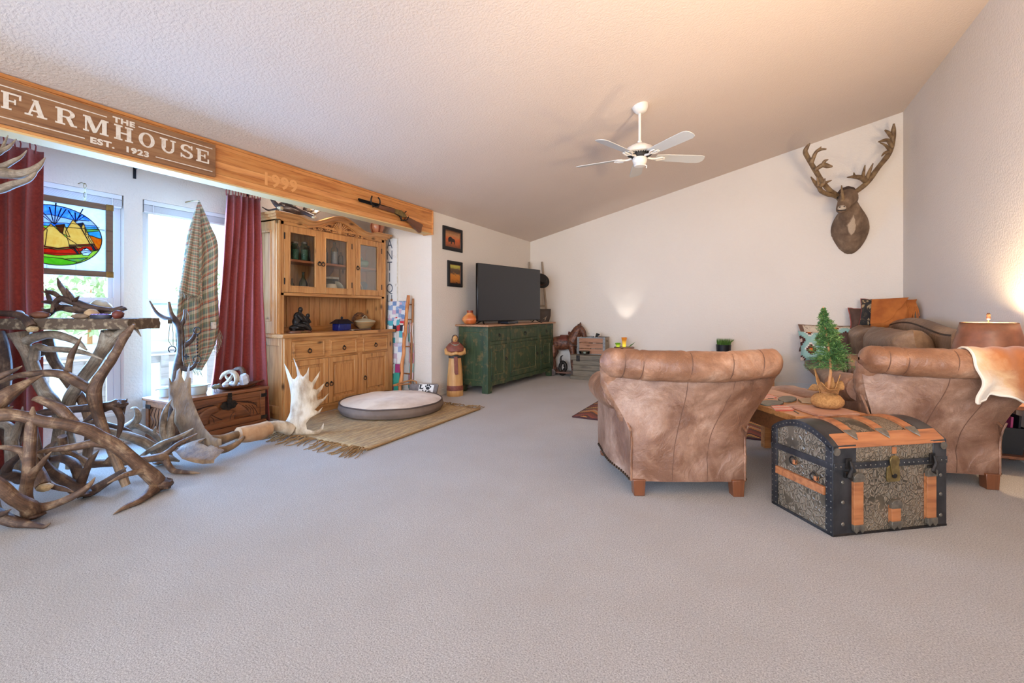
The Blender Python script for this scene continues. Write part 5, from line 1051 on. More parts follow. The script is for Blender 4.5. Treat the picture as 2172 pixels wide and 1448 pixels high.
# ------------------------------------------------------------------ alcove end: sign, quilts, pole, pet pillow
t = thing('antique_sign', 'tall white distressed board with grey ANTIQUE letters on the alcove wall', 'sign', (-4.385, Y1, 1.48))
wt().box(-.135, .135, -.022, -.001, -.64, .65).build('board', M['sign_white'], t, bevel=.003)
wt().frame(-.137, .137, -.642, .652, .010, lambda u, v, w: (u, -.024 + w, v), -.003, .003).build('edge_band', simple('chipped_tan_edge', (196, 188, 168), .8, (228, 226, 220), 20), t)
for k, ch in enumerate('ANTIQUES'):
    text_mb(ch, .178, lambda u, v, w: (u * (.86 if ch != 'I' else .8) - .005, -.0225 - w, .515 - k * .152 + v), .0012, .0, 1, True).build('letter', M['grey_letter'], t, ang=0)
def quilt(nm, cols, scale):
    q = NT(nm); v = q.map((scale, scale, scale), src='UV'); ck = q.n('TexVoronoi', feature='F1', distance='CHEBYCHEV'); q.l(v, ck.inputs['Vector']); ck.inputs['Scale'].default_value = 1; ck.inputs['Randomness'].default_value = .55
    s_ = q.n('SeparateXYZ'); q.l(ck.outputs['Color'], s_.inputs[0]); st = [(i / len(cols), c) for i, c in enumerate(cols)]
    return q.bsdf(q.ramp(s_.outputs[0], st, 'CONSTANT'), .95, 0, q.noise(v, 12), .5, .01)
t = thing('quilt_ladder', 'leaning wooden ladder rack for folded quilts in the alcove corner', 'ladder', (-4.15, 4.66, 0))
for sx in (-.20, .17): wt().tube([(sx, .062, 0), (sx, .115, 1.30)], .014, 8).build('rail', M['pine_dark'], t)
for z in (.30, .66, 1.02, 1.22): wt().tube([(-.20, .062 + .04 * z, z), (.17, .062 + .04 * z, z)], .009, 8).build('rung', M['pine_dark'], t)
for k, (lab, ztop, zbot, x0, x1, cols, sc) in enumerate((('white quilt with pale blue and pink pinwheels on the top rung', 1.262, 1.00, -4.40, -4.08, [(232, 234, 238), (150, 176, 214), (222, 226, 232), (214, 184, 206), (120, 150, 196), (236, 236, 236)], 6), ('white quilt with turquoise and black patches on the second rung', 1.055, .70, -4.40, -4.10, [(240, 240, 240), (90, 180, 196), (226, 220, 210), (40, 44, 60), (206, 60, 70), (236, 236, 238)], 5), ('white and soft blue quilt folded over the third rung', .70, .42, -4.40, -4.11, [(236, 236, 240), (206, 214, 232), (240, 240, 240), (160, 180, 220), (214, 190, 206)], 4), ('green black and magenta quilt folded on the lowest rung', .42, .05, -4.38, -4.13, [(240, 238, 234), (60, 160, 136), (36, 34, 40), (170, 60, 120), (196, 214, 120), (70, 170, 150)], 3))):
    o = thing('quilt', lab, 'quilt', ((x0 + x1) / 2, 4.70, zbot), 0, 'quilts folded on the ladder rack')
    def qf(u, v): 
        z = lerp(zbot, ztop, min(1, v * 1.25)); y = 4.722 + .04 * z - .018 - .004 * sin(u * 9 + k) * (1 - v)
        if v > .8: y += .03 * (v - .8) / .2; z = ztop - .014 * ((v - .8) / .2 - .35) ** 2 * 3
        return (lerp(x0, x1, u), y, z)
    lb(wt().grid(qf, 18, 16), 'cloth', quilt('patchwork_%d' % k, cols, sc), o, solid=.012, ang=60)
o = thing('quilt', 'pink and white patchwork quilt hanging behind the peeled pole', 'quilt', (-4.0, 4.74, .05), 0, 'quilts folded on the ladder rack')
lb(wt().grid(lambda u, v: (lerp(-4.045, -3.965, u), 4.765 - .012 * sin(v * 9), lerp(.10, .98, v)), 6, 16), 'cloth', quilt('patchwork_5', [(238, 236, 234), (226, 180, 190), (240, 240, 240), (120, 196, 196), (60, 60, 66), (206, 120, 130)], 7), o, solid=.012, ang=60)
P0, P1 = AT(847, 843, 5.78), AT(866, 626, 6.02); P0 = V((P0.x, P0.y, .0))
o = thing('peeled_pole', 'knobbly peeled wooden pole leaning beside the quilts', 'pole', P0)
pl = [P0.lerp(P1, k / 16) + V((.006 * sin(k * 2.1), .006 * cos(k * 1.7), 0)) for k in range(17)]
lb(wt().tube(pl, [.023 + .003 * sin(k * 2.7) for k in range(17)], 10), 'shaft', wood('peeled_juniper', (206, 136, 78), (150, 80, 40), (222, 160, 104), axis=2, rough=.5), o, ang=60)
lb(wt().tube([P1 + V((.02, -.02, -.1)), P1 + V((.045, -.02, -.4)), P1 + V((.05, -.02, -.8)), P1 + V((.04, -.01, -1.2))], .002, 5), 'cord', M['twig'], o)
pc = AT(893, 833, 5.72)
o = thing('pet_pillow', 'grey pillow with a white LOVE patch and paw print by the quilts', 'pillow', (pc.x, pc.y + .02, 0), R(16)); o.rotation_euler = (R(-22), R(4), R(16))
wt().puff([(-.20, 0), (.16, 0), (.17, .02), (.175, .22), (.16, .235), (-.19, .20), (-.205, .18)], lambda u, v, w: (u, w, v), .09, .06, .03, .25).build('cushion', simple('grey_canvas', (128, 122, 122), .9, (112, 106, 106), 30, bump=.3, bscale=200), o)
wt().prism([(-.06, .06), (.135, .06), (.135, .205), (-.06, .205)], lambda u, v, w: (u, -.046 - w, v), 0, .003).build('patch', simple('white_patch', (232, 230, 226), .8), o)
lw = wt()
lm = lambda u, v, w: (u, -.0495 - w, v)
for q in ([(-.05, .14), (-.03, .14), (-.03, .195), (-.05, .195)], [(-.05, .14), (.0, .14), (.0, .152), (-.05, .152)], [(-.058, .187), (-.02, .187), (-.02, .196), (-.058, .196)], [(-.006, .14), (.0, .14), (.0, .165), (-.006, .165)]): lw.prism(q, lm, 0, .0015)
lw.build('letter', M['black'], o, ang=0)
pw = wt()
for cx_, cz_, rx, rz in ((.06, .158, .026, .020), (.03, .180, .010, .013), (.050, .194, .010, .013), (.073, .194, .010, .013), (.092, .180, .010, .013)):
    pw.prism([(cx_ + rx * cos(k * pi / 8), cz_ + rz * sin(k * pi / 8)) for k in range(16)], lm, 0, .0015)
pw.build('paw_print', M['black'], o, ang=0, kind='stuff')
for ch_, u0 in (('V', -.005), ('E', .062)): text_mb(ch_, .085, lambda u, v, w: (u0 + u, -.0495 - w, .070 + v), .0015, .003).build('letter', M['black'], o, ang=0)
for k, (a, b_, c, d, lab) in enumerate(((834, 817, 872, 806, 'upper pale wooden stick crossing behind the grey pet pillow'), (835, 818, 868, 814, 'lower pale wooden stick crossing behind the grey pet pillow'))):
    p, q = AT(a, b_, 5.62), AT(c, d, 5.85); o = thing('stick', lab, 'stick', (q.x, q.y, 0), 0, 'sticks behind the pet pillow'); lb(wt().tube([p, (p + q) / 2 + V((0, 0, .004)), q, V((q.x + .05, q.y + .04, q.z - .02)), V((q.x + .10, q.y + .06, .0))], .010, 8), 'rod', M['twig'], o)
# ------------------------------------------------------------------ pet bed and jute rug
def rugmat():
    q = NT('striped_jute'); v = q.map(); s_ = q.n('SeparateXYZ'); q.l(v, s_.inputs[0])
    n = q.noise(q.map((9, .6, 1)), 3, 5, .7); w = q.noise(q.map((90, 160, 1)), 2, 2)
    c = q.ramp(n, [(.28, (128, 96, 66)), (.40, (212, 174, 116)), (.47, (150, 122, 96)), (.55, (228, 194, 136)), (.62, (158, 114, 72)), (.72, (216, 180, 124))])
    return q.bsdf(q.mix(q.math('MULTIPLY', w, .6), c, (120, 96, 66)), .95, 0, w, .8, .006)
o = thing('jute_rug', 'striped tan jute rug with shaggy fringe under the pet bed', 'rug', (-3.43, 3.58, 0))
wt().grid(lambda u, v: (lerp(-.73, .69, u), lerp(-.84, .90, v) + .02 * sin(u * 5), .010 + .003 * nz((u * 6, v * 6, 2))), 30, 30).build('weave', rugmat(), o, solid=.014)
wt().tube([(.69, lerp(-.84, .90, k / 10) + .02 * sin(5), .011) for k in range(11)], .008, 6).build('edge_binding', simple('jute_binding', (142, 108, 66), .9), o)
s = wt(); rr = random.Random(4)
for k in range(150):
    x = lerp(-.72, .69, rr.random()); near = k < 105; y0 = -.83 if near else .89; L_ = rr.uniform(.10, .27) * (1 if near else .6); sg_ = -1 if near else 1; dx = rr.uniform(-.07, .07)
    s.tube([(x, y0, .012), (x + dx * .4, y0 + sg_ * L_ * .4, .014 + rr.random() * .02), (x + dx, y0 + sg_ * L_ * .8, .006), (x + dx * 1.3 + rr.uniform(-.03, .03), y0 + sg_ * L_, .005)], [.004, .005, .004, .003], 5)
s.build('fringe', simple('jute_fringe', (164, 128, 82), .9, (130, 98, 60), 30), o, kind='stuff')
o = thing('pet_bed', 'large round pet bed with cream plush top and taupe sides', 'pet bed', (-3.587, 3.94, .018), .3)
def bed(u, v):
    a = 2 * pi * u; pr = [(.46, 0), (.55, .012), (.575, .06), (.56, .108), (.55, .114)]
    k = v * 4; i = min(3, int(k)); f = k - i; r, z = lerp(pr[i][0], pr[i + 1][0], f), lerp(pr[i][1], pr[i + 1][1], f)
    r *= 1 + .02 * nz((cos(a) * 2, sin(a) * 2, z * 4)); return (r * cos(a), r * sin(a), z)
wt().grid(bed, 56, 12, cu=True).build('side_wall', simple('taupe_suede', (126, 108, 94), .85, (108, 90, 78), 5, bump=.2, bscale=30), o, ang=80)
wt().grid(lambda u, v: ((.556 * v) * cos(2 * pi * u), (.556 * v) * sin(2 * pi * u), .112 + (.055 * (1 - v ** 3) + .016 * nz((v * 2.5 * cos(2 * pi * u), v * 2.5 * sin(2 * pi * u), 3))) * (1 if v < .98 else 0)), 48, 12, cu=True).build('plush_top', simple('cream_plush', (222, 200, 172), .95, (182, 146, 110), 3.2, bump=.5, bscale=70, sheen=.4, lo=.45, hi=.75), o, ang=80)
wt().tube([(.560 * cos(2 * pi * k / 56), .560 * sin(2 * pi * k / 56), .113 + .002 * sin(k)) for k in range(56)], .008, 6, closed=True).build('piping', simple('dark_piping', (84, 68, 60), .8), o)
# ------------------------------------------------------------------ TV wall: pictures, green cabinet, TV, vase, statue
def picture(name, label, px0, px1, py0, py1, art):
    a, b_ = AX(px0, (py0 + py1) / 2, XL), AX(px1, (py0 + py1) / 2, XL); y0, y1 = a.y, b_.y
    z1 = (AX(px0, py0, XL).z + AX(px1, py0 + 10, XL).z) / 2; z0 = AX(px0, py1 - 3, XL).z
    o = thing(name, label, 'picture', (XL, (y0 + y1) / 2, (z0 + z1) / 2), 0, 'framed paintings on the TV wall'); w, h = (y1 - y0) / 2, (z1 - z0) / 2
    m = lambda u, v, d: (d, u, v)
    wt().frame(-w, w, -h, h, .048, m, .001, .022).frame(-w + .012, w - .012, -h + .012, h - .012, .02, m, .02, .028).build('frame', M['black'], o, bevel=.004)
    wt().frame(-w + .04, w - .04, -h + .04, h - .04, .014, m, .002, .018).build('liner', M['walnut'], o, bevel=.002)
    q = NT(name + '_art_%d' % px0); s_ = q.n('SeparateXYZ'); q.l(q.map((1, 1, .5 / h), loc=(0, 0, .5)), s_.inputs[0])
    f = q.math('ADD', s_.outputs[2], q.math('MULTIPLY', q.math('SUBTRACT', q.noise(q.map((1, 5, 14)), 3, 5), .5), .28))
    wt().box(.001, .006, -w + .03, w - .03, -h + .03, h - .03).build('canvas', q.bsdf(q.ramp(f, art[0]), .6), o, ang=0)
    for P_ in art[1]: wt().prism([(a_ * w, c_ * h) for a_, c_ in P_], lambda u, v, d: (.0062 + d, u, v), 0, .0006).build('painted_figure', simple('painted_silhouette', (46, 30, 26), .7), o, ang=0)
    return o
BIS = [(-.55, -.12), (-.55, .10), (-.45, .22), (-.28, .28), (-.1, .16), (.12, .10), (.16, -.04), (.12, -.32), (.06, -.32), (.04, -.14), (-.14, -.14), (-.2, -.34), (-.27, -.34), (-.3, -.14), (-.42, -.18), (-.48, -.24)]
picture('sunset_painting', 'black framed painting of a dark bison before an orange sunset', 938, 979, 478, 531, ([(.1, (92, 52, 34)), (.34, (176, 92, 50)), (.5, (206, 96, 48)), (.66, (188, 132, 84)), (.9, (96, 66, 50))], [[(a + .1, b_ - .08) for a, b_ in BIS]]))
picture('landscape_painting', 'tall black framed painting of ochre hills under a yellow sky', 948, 979, 549, 610, ([(.12, (120, 70, 34)), (.3, (206, 128, 52)), (.45, (214, 140, 62)), (.56, (88, 72, 60)), (.7, (110, 86, 60)), (.78, (196, 186, 84)), (.92, (206, 200, 96))], [[(a * .4 + .35, b_ * .18 - .68) for a, b_ in BIS]]))
GR = -math.atan2(.094, 2.10)
t = thing('green_cabinet', 'long worn green painted sideboard under the television', 'cabinet', (-3.154, 5.343, 0), GR)
gm2 = lambda u, v, w: (w, u, v)
GP = M['green_paint']
wt().box(-.50, -.018, .02, 2.08, .10, .915).build('body', GP, t, bevel=.003)
wt().box(-.53, .03, -.045, 2.145, .918, .945).build('top', M['bare_top'], t, bevel=.008)
s = wt()
for a, b_ in ((0, .075), (.505, .60), (1.505, 1.60), (2.03, 2.10)): s.box(-.03, 0, a, b_, .10, .915)
s.build('stile', GP, t, bevel=.004, kind='stuff')
s = wt()
for z0, z1 in ((.10, .16), (.665, .71), (.885, .915)): s.box(-.03, -.002, .07, 2.03, z0, z1)
s.build('rail', GP, t, bevel=.003, kind='stuff')
ap = [(.06, .16)] + [(2.04, .16)] + [(lerp(2.04, .06, k / 60), .085 + .022 * abs(sin(lerp(0, pi * 5, k / 60)))) for k in range(61)]
wt().prism(ap, gm2, -.028, -.004).build('scalloped_apron', GP, t, ang=30)
ap = [(-.48, .16), (-.03, .16)] + [(lerp(-.03, -.48, k / 30), .085 + .02 * abs(sin(lerp(0, pi * 2, k / 30)))) for k in range(31)]
wt().prism(ap, lambda u, v, w: (u, w, v), .004, .02).build('side_apron', GP, t, ang=30)
for (x0, x1) in ((-.10, .0), (-.50, -.42)):
    for (y0, y1) in ((0, .095), (2.005, 2.10)):
        wt().prism([(y0, 0), (y1, 0), (y1 + (.03 if y0 == 0 else 0), .11), (y0 - (0 if y0 == 0 else .03), .11)], gm2, x0, x1).build('foot', GP, t, bevel=.004)
wt().frame(-.495, -.005, .10, .915, .075, lambda u, v, w: (u, .02 - w, v), 0, .018).build('side_frame', GP, t, bevel=.004)
wt().frame(-.425, -.075, .17, .84, .012, lambda u, v, w: (u, .02 - w, v), 0, .006).build('side_bead', M['worn_edge'], t, bevel=.002)
def drop(y, z, par, big=1):
    c = V((.006, y, z)); m = wt().tube([c + V((.006, .022 * big * sin(a), -.012 + .018 * big * cos(a))) for a in [k * pi / 7 for k in range(14)]], .004, 6, closed=True); m.ball(c + V((0, 0, .006)), (.007, .02 * big, .014), 8, 6)
    m.build('drop_pull', M['iron'], par)
for a, b_, sc in ((.08, .50, 1), (.605, 1.50, 1.5), (1.605, 2.025, 1)):
    d = wt().box(-.02, .002, a + .003, b_ - .003, .714, .882).frame(a + .012, b_ - .012, .722, .874, .010, gm2, .002, .006).build('drawer', GP, t, bevel=.003)
    drop((a + b_) / 2, .80, d, sc)
for a, b_, hy in ((.08, .50, .475), (.605, 1.50, 1.47), (1.605, 2.025, 1.64)):
    d = wt().frame(a + .003, b_ - .003, .165, .660, .075, gm2, -.02, .006).box(-.02, -.006, a + .05, b_ - .05, .2, .62).build('door', GP, t, bevel=.003)
    wt().frame(a + .076, b_ - .076, .238, .587, .012, gm2, -.006, .004).build('panel_bead', M['worn_edge'], d, bevel=.003)
    wt().box(-.01, .0, a + .11, b_ - .11, .272, .553).build('raised_panel', GP, d, bevel=.012)
    drop(hy, .45, d)
    for zz in (.22, .60): wt().box(.004, .009, (a + .004 if hy > (a + b_) / 2 else b_ - .016), (a + .016 if hy > (a + b_) / 2 else b_ - .004), zz - .03, zz + .03).build('hinge', M['iron'], d)
TVR = -math.atan2(.33, 1.41)
t = thing('television', 'large black flat TV standing on the green sideboard', 'television', (-3.206, 6.115, .9455), TVR)
wt().box(-.03, .012, -.722, .722, .040, .862).build('housing', M['tv'], t, bevel=.006)
wt().box(.012, .0135, -.714, .714, .056, .854).build('screen', M['screen'], t, ang=0)
wt().box(-.055, -.03, -.45, .45, .10, .5).build('rear_cover', M['tv'], t, bevel=.02)
for sg_ in (-1, 1): wt().tube([(-.008, sg_ * .60, .055), (.07, sg_ * .66, .008), (.09, sg_ * .665, .006)], [.011, .009, .006], 6).tube([(-.008, sg_ * .60, .055), (-.10, sg_ * .64, .008)], [.011, .007], 6).build('leg', M['tv'], t)
p = AX(1078, 688, -3.13)
t = thing('media_box', 'flat black media box in front of the television', 'set-top box', (-3.13, p.y, .9455), GR)
wt().box(-.09, .09, -.145, .145, .006, .042).build('case', M['tv'], t, bevel=.006); wt().box(.0905, .092, -.13, .13, .012, .02).build('front_panel', M['screen'], t); wt().cbox((0, -.1, .003), (.12, .02, .006)).cbox((0, .1, .003), (.12, .02, .006)).build('rubber_foot', M['black'], t)
t = thing('clay_vase', 'round orange glazed vase at the near end of the green sideboard', 'vase', (-3.50, 5.43, .9455))
wt().lathe([(.05, 0), (.08, .012), (.112, .055), (.114, .075), (.095, .11), (.05, .145), (.042, .165), (.045, .195), (.040, .195), (.036, .165)], 30).build('body', simple('mottled_amber_glaze', (222, 150, 84), .3, (196, 98, 48), 9, (1, 1, .5), lo=.4, hi=.62, coat=.4), t)
wt().lathe([(.0435, .163), (.0465, .196), (.036, .197)], 30).build('neck_band', simple('red_brown_glaze', (138, 60, 36), .35), t)
for k, (lab, y, z) in enumerate((('tangled wires and papers heaped behind the television leg', 6.95, 0),)):
    o = thing('paper_stack', 'small stack of pale papers behind the television foot', 'papers', (-3.28, 7.12, .9455), GR)
    for j in range(3): wt().at(rz=.2 * j).box(-.09, .09, -.11, .11, .001 + j * .005, .005 + j * .005).build('sheet', M['white_paint'] if j != 1 else M['twig'], o)
# carved statue of a woman
t = thing('wooden_statue', 'painted wooden statue of a woman in a fringed red shawl', 'statue', (-3.50, 5.06, 0), R(42))
ell = dict(sx=1.0, sy=.78)
tan = simple('carved_blond_wood', (206, 158, 98), .5, (184, 130, 74), 6, (8, 8, .7), bump=.15, bscale=80)
redb = simple('painted_oxide_red', (134, 72, 54), .6, (112, 56, 42), 24)
wt().lathe([(.108, 0), (.112, .006), (.110, .075)], 28, **ell).build('skirt_base', tan, t)
wt().lathe([(.1105, .075), (.112, .08), (.108, .135), (.106, .14)], 28, **ell).build('hem_band', redb, t)
wt().lathe([(.106, .14), (.103, .25), (.092, .40), (.082, .50), (.08, .51)], 28, **ell).build('skirt', tan, t)
wt().lathe([(.083, .505), (.087, .51), (.087, .545), (.083, .55)], 28, **ell).build('belt', simple('dark_belt', (58, 52, 48), .6), t)
wt().lathe([(.083, .55), (.10, .58), (.128, .60), (.122, .65), (.085, .695), (.05, .72), (.04, .725)], 30, sx=1.0, sy=.76).build('shawl', redb, t)
sgn = wt()
for a, b_ in ((-1, 1),):
    for sx in (-1, 1): sgn.tube([(sx * .112, 0, .62), (sx * .115, -.045, .575), (sx * .06, -.10, .565), (sx * .012, -.108, .575)], [.032, .030, .024, .018], 10)
sgn.build('folded_arms', tan, t, ang=80)
wt().ball((0, -.115, .578), (.030, .020, .022), 12, 8).build('hands', tan, t)
wt().prism([(-.026, .53), (.022, .53), (.030, .30), (-.006, .29), (-.022, .32)], lambda u, v, w: (u, -.088 - w - (.53 - v) * .06, v), 0, .012).build('sash', redb, t, bevel=.004)
wt().tube([(0, 0, .71), (0, -.004, .755)], [.032, .028], 12).ball((0, -.006, .762), (.036, .040, .046), 18, 12).ball((0, -.046, .758), (.008, .010, .012), 8, 6).build('head', tan, t, ang=80)
wt().ball((0, .008, .770), (.043, .042, .046), 18, 12).tube([(.034, -.002, .76), (.04, .0, .70), (.036, -.005, .66)], [.014, .014, .008], 8).tube([(-.034, -.002, .76), (-.04, 0, .70), (-.036, -.005, .66)], [.014, .014, .008], 8).build('hair', simple('painted_hair', (74, 52, 44), .6), t, ang=80)
for k in range(2): wt().ball((-.014 + .028 * k, -.043, .768), (.005, .003, .003), 8, 6).build('eye', M['black'], t)
wt().ball((0, -.045, .742), (.010, .003, .003), 8, 6).build('mouth', redb, t)
wt().tube([(.055 * sin(a), -.018 - .052 * cos(a), .715 - .025 * cos(a) - .01) for a in [lerp(-1.9, 1.9, k / 14) for k in range(15)]], .008, 8).build('necklace', simple('teal_beads', (70, 110, 104), .4, (160, 160, 140), 90), t)
# ------------------------------------------------------------------ far corner: ladder, chaps, horse, trunk, crate
t = thing('rustic_ladder', 'grey weathered wooden ladder leaning in the corner behind the television', 'ladder', (-3.30, 7.62, 0))
M['grey_wood'] = wood('grey_weathered_wood', (158, 142, 124), (118, 102, 88), axis=2, rough=.85, knots=False)
LA = (V((-3.12, 7.56, 0)), V((-3.435, 7.790, 2.05))); LB = (V((-3.50, 7.53, 0)), V((-3.655, 7.70, 2.05)))
for a, b_ in (LA, LB): lb(wt().tube([a.lerp(b_, k / 8) + V((.004 * sin(k), 0, 0)) for k in range(9)], [.028 - .001 * k for k in range(9)], 8), 'rail', M['grey_wood'], t, ang=60)
for k in (.15, .38, .60, .82): lb(wt().tube([LA[0].lerp(LA[1], k), LB[0].lerp(LB[1], k)], .014, 8), 'rung', M['grey_wood'], t)
p = AT(1147, 596, 8.05)
t = thing('black_hat', 'black felt hat hanging on the ladder behind the television', 'hat', p); q = wt().at(rx=R(62), rz=R(40)).lathe([(.0, .0), (.15, .004), (.155, .012), (.10, .014), (.095, .06), (.08, .105), (.03, .11)], 24); q.build('felt', M['black'], t)
wt().at(rx=R(62), rz=R(40)).lathe([(.101, .016), (.1, .034), (.094, .034)], 24).build('hat_band', M['walnut'], t)
p = AT(1158, 672, 8.0)
t = thing('leather_chaps', 'dark leather riding chaps draped over the low ladder rung', 'chaps', p)
wt().puff([(-.13, .14), (.09, .14), (.085, .02), (.05, -.10), (-.02, -.15), (-.12, -.13)], lambda u, v, w: (u * .82, u * .5 + w, v), .05, .04, .035).build('hide', simple('dark_chap_leather', (62, 48, 40), .6, (44, 34, 30), 10), t)
wt().tube([(-.02, -.05, -.03), (.03, -.05, .01), (.0, -.05, -.06)], .006, 5).build('strap', M['moose_pale'], t)
HM = simple('carved_horse_wood', (118, 72, 48), .45, (74, 42, 28), 26, (1, 1, 1), bump=.6, bscale=34, bd=.012, lo=.42, hi=.6)
t = thing('carved_horse', 'carved reddish wooden horse on a wheeled base by the sideboard', 'horse figure', (-2.82, 7.57, 0), R(8))
s = wt().ball((-.13, 0, .57), (.23, .10, .125), 18, 12).ball((.05, 0, .58), (.12, .10, .14), 16, 10)
s.tube(spline([(.06, 0, .60), (.12, 0, .72), (.17, 0, .81), (.225, 0, .825)], 5), [lerp(.115, .062, k / 15) for k in range(16)], 12).tube(spline([(.20, 0, .835), (.255, 0, .77), (.275, 0, .70), (.275, 0, .665)], 5), [lerp(.062, .032, k / 15) for k in range(16)], 12)
for sy in (-1, 1):
    s.tube([(.20, sy * .025, .86), (.205, sy * .035, .90), (.212, sy * .03, .945)], [.022, .018, .004], 8)
    s.tube([(.06, sy * .055, .52), (.085, sy * .06, .38), (.078, sy * .06, .26), (.09, sy * .06, .10), (.105, sy * .06, .072)], [.06, .044, .034, .028, .036], 10)
    s.tube([(-.27, sy * .055, .54), (-.25, sy * .06, .40), (-.29, sy * .06, .29), (-.26, sy * .06, .10), (-.245, sy * .06, .072)], [.07, .055, .036, .028, .036], 10)
s.tube([(-.35, 0, .62), (-.41, 0, .52), (-.40, 0, .34)], [.03, .035, .015], 8)
ob = s.build('body', HM, t); md = ob.modifiers.new('remesh', 'REMESH'); md.mode = 'VOXEL'; md.voxel_size = .010; md.use_smooth_shade = True
wt().tube([(.15, .0, .70), (.13, 0, .80), (.18, 0, .885), (.235, 0, .86)], [.02, .028, .03, .016], 8).build('mane', M['antler_dark'], t)
wt().puff([(-.16, -.12), (.0, -.12), (.02, .12), (-.16, .12)], lambda u, v, w: (u, v, .70 - 5.5 * v * v + w), .03, .02, .03).tube([(.0, 0, .72), (.015, 0, .77)], [.014, .02], 8).build('saddle', simple('red_saddle', (112, 52, 40), .5, (84, 40, 32), 30), t)
wt().tube([(.275, -.04, .70), (.235, -.08, .62), (.16, -.12, .53), (.08, -.11, .56), (.0, -.09, .66)], .008, 6).tube([(.275, -.035, .70), (.33, -.05, .60), (.31, -.06, .50), (.25, -.06, .47), (.20, -.06, .50)], .008, 6).tube([(.272 + .034 * cos(a) * .2, .042 * sin(a), .70 + .034 * cos(a)) for a in [k * pi / 7 for k in range(14)]], .006, 5, closed=True).build('bridle', M['antler_dark'], t)
wt().box(-.36, .22, -.11, .11, .045, .072).build('base_board', M['walnut'], t, bevel=.004)
for x in (-.26, .13):
    for sy in (-1, 1): wt().at((x, sy * .13, .062), rx=pi / 2).lathe([(.02, -.02), (.06, -.018), (.062, 0), (.06, .018), (.02, .02)], 18).build('wheel', M['antler_dark'], t)
p = AZ(1187, 797, 0)
t = thing('iron_figure', 'dark cast iron creature crouching beside the sideboard foot', 'figurine', (p.x, 7.56, 0))
t.location = (-2.955, 7.50, 0) if False else (p.x + .03, p.y + .06, 0)
s = wt().ball((0, 0, .05), (.07, .05, .05), 14, 9, .3, 20).tube(spline([(-.03, 0, .04), (-.045, 0, .16), (.0, 0, .24), (.055, 0, .20), (.06, 0, .12), (.02, 0, .10)], 5), .030, 8).tube(spline([(-.03, 0, .2), (-.03, 0, .32), (.015, 0, .36)], 5), [.022, .022, .02, .018, .016, .014, .014, .012, .01, .008, .006], 8).ball((.045, 0, .17), (.028, .024, .024), 10, 7)
ob = s.build('casting', M['iron'], t); md = ob.modifiers.new('remesh', 'REMESH'); md.mode = 'VOXEL'; md.voxel_size = .007; md.use_smooth_shade = True
M['old_green'] = wood('grey_green_boards', (124, 114, 98), (82, 76, 68), (144, 130, 110), axis=0, rough=.8, knots=False)
t = thing('weathered_trunk', 'long grey green weathered wooden trunk against the far wall', 'trunk', (-2.642, 7.222, 0), R(2))
TL, TD = .72, .52
for z0, z1 in ((.05, .145), (.148, .235), (.238, .315)): wt().box(.02, TL - .02, .015, TD, z0, z1).build('board', M['old_green'], t, bevel=.004)
wt().box(-.02, TL + .02, -.02, TD + .0, 0, .055).build('base_trim', M['old_green'], t, bevel=.006)
wt().box(-.01, TL + .01, -.015, TD + .005, .318, .402).build('lid', M['old_green'], t, bevel=.006)
for x in (.12, .58): wt().box(x - .03, x + .03, -.020, -.014, .30, .40).build('strap_hinge', M['iron'], t, bevel=.002)
wt().tube([(-.024, .2, .2), (-.05, .22, .19), (-.05, .3, .19), (-.024, .32, .2)], .008, 6).build('rope_handle', M['twig'], t)
t = thing('wooden_crate', 'old wooden crate with grey metal bands standing on the weathered trunk', 'crate', (-2.600, 7.40, .403), R(3))
CW, CD_, CH = .475, .32, .285
M['crate'] = wood('pinkish_crate_slat', (176, 128, 98), (132, 88, 64), axis=0, rough=.7)
for k in range(3):
    z0 = .008 + k * .095
    wt().box(.012, CW - .012, 0, .014, z0, z0 + .084).build('slat', M['crate'], t, bevel=.002); wt().box(.012, CW - .012, CD_ - .014, CD_, z0, z0 + .084).build('slat', M['crate'], t, bevel=.002)
for x0, x1 in ((0.0, .014), (CW - .014, CW)):
    wt().box(x0, x1, 0, CD_, .004, CH - .075).box(x0, x1, 0, CD_, CH - .04, CH).box(x0, x1, 0, CD_ * .36, CH - .075, CH - .04).box(x0, x1, CD_ * .64, CD_, CH - .075, CH - .04).build('end_panel', M['grey_wood'], t)
wt().box(.012, CW - .012, .01, CD_ - .01, .0, .012).build('floor_board', M['grey_wood'], t)
GS = simple('galvanised_band', (136, 134, 130), .5, (104, 102, 98), 26, metal=.4)
for x in (-.004, CW - .036): wt().box(x, x + .04, -.005, -.001, 0, CH + .003).build('corner_band', GS, t)
wt().box(-.004, CW + .004, -.006, .018, CH - .012, CH + .005).box(-.004, CW + .004, CD_ - .018, CD_ + .006, CH - .012, CH + .005).build('top_band', GS, t); wt().box(-.004, CW + .004, -.006, -.001, -.0, .012).build('bottom_band', GS, t)
for k, (lab, dx, dy, w, h, an, m_) in enumerate((('small black and white photo card upright in the crate', .24, .10, .045, .10, 12, 'white_paint'), ('tan photo card tilted in the crate beside the upright one', .17, .12, .05, .07, -28, 'twig'), ('dark snapshot leaning low at the near edge of the crate', .09, .14, .05, .06, 34, 'tv'), ('grey folded card lying over the crate rim', .33, .08, .06, .04, 10, 'pewter'))):
    o = thing('photo_card', lab, 'photo', (-2.60 + dx, 7.40 + dy, .415), R(3), 'old photos in the crate')
    wt().at((0, 0, .0), ry=R(an), rx=R(-14)).box(-w, w, -.004, .004, 0, .265 + h).build('card', M[m_], o); wt().at((0, 0, 0), ry=R(an), rx=R(-14)).box(-w + .012, w - .012, -.0055, -.0042, .265, .265 + h - .012).build('print', M['walnut'] if k % 2 else M['tv'], o)
t = thing('glass_bowl', 'low clear glass bowl with metal feet on the weathered trunk lid', 'bowl', (-2.44, 7.305, .403))
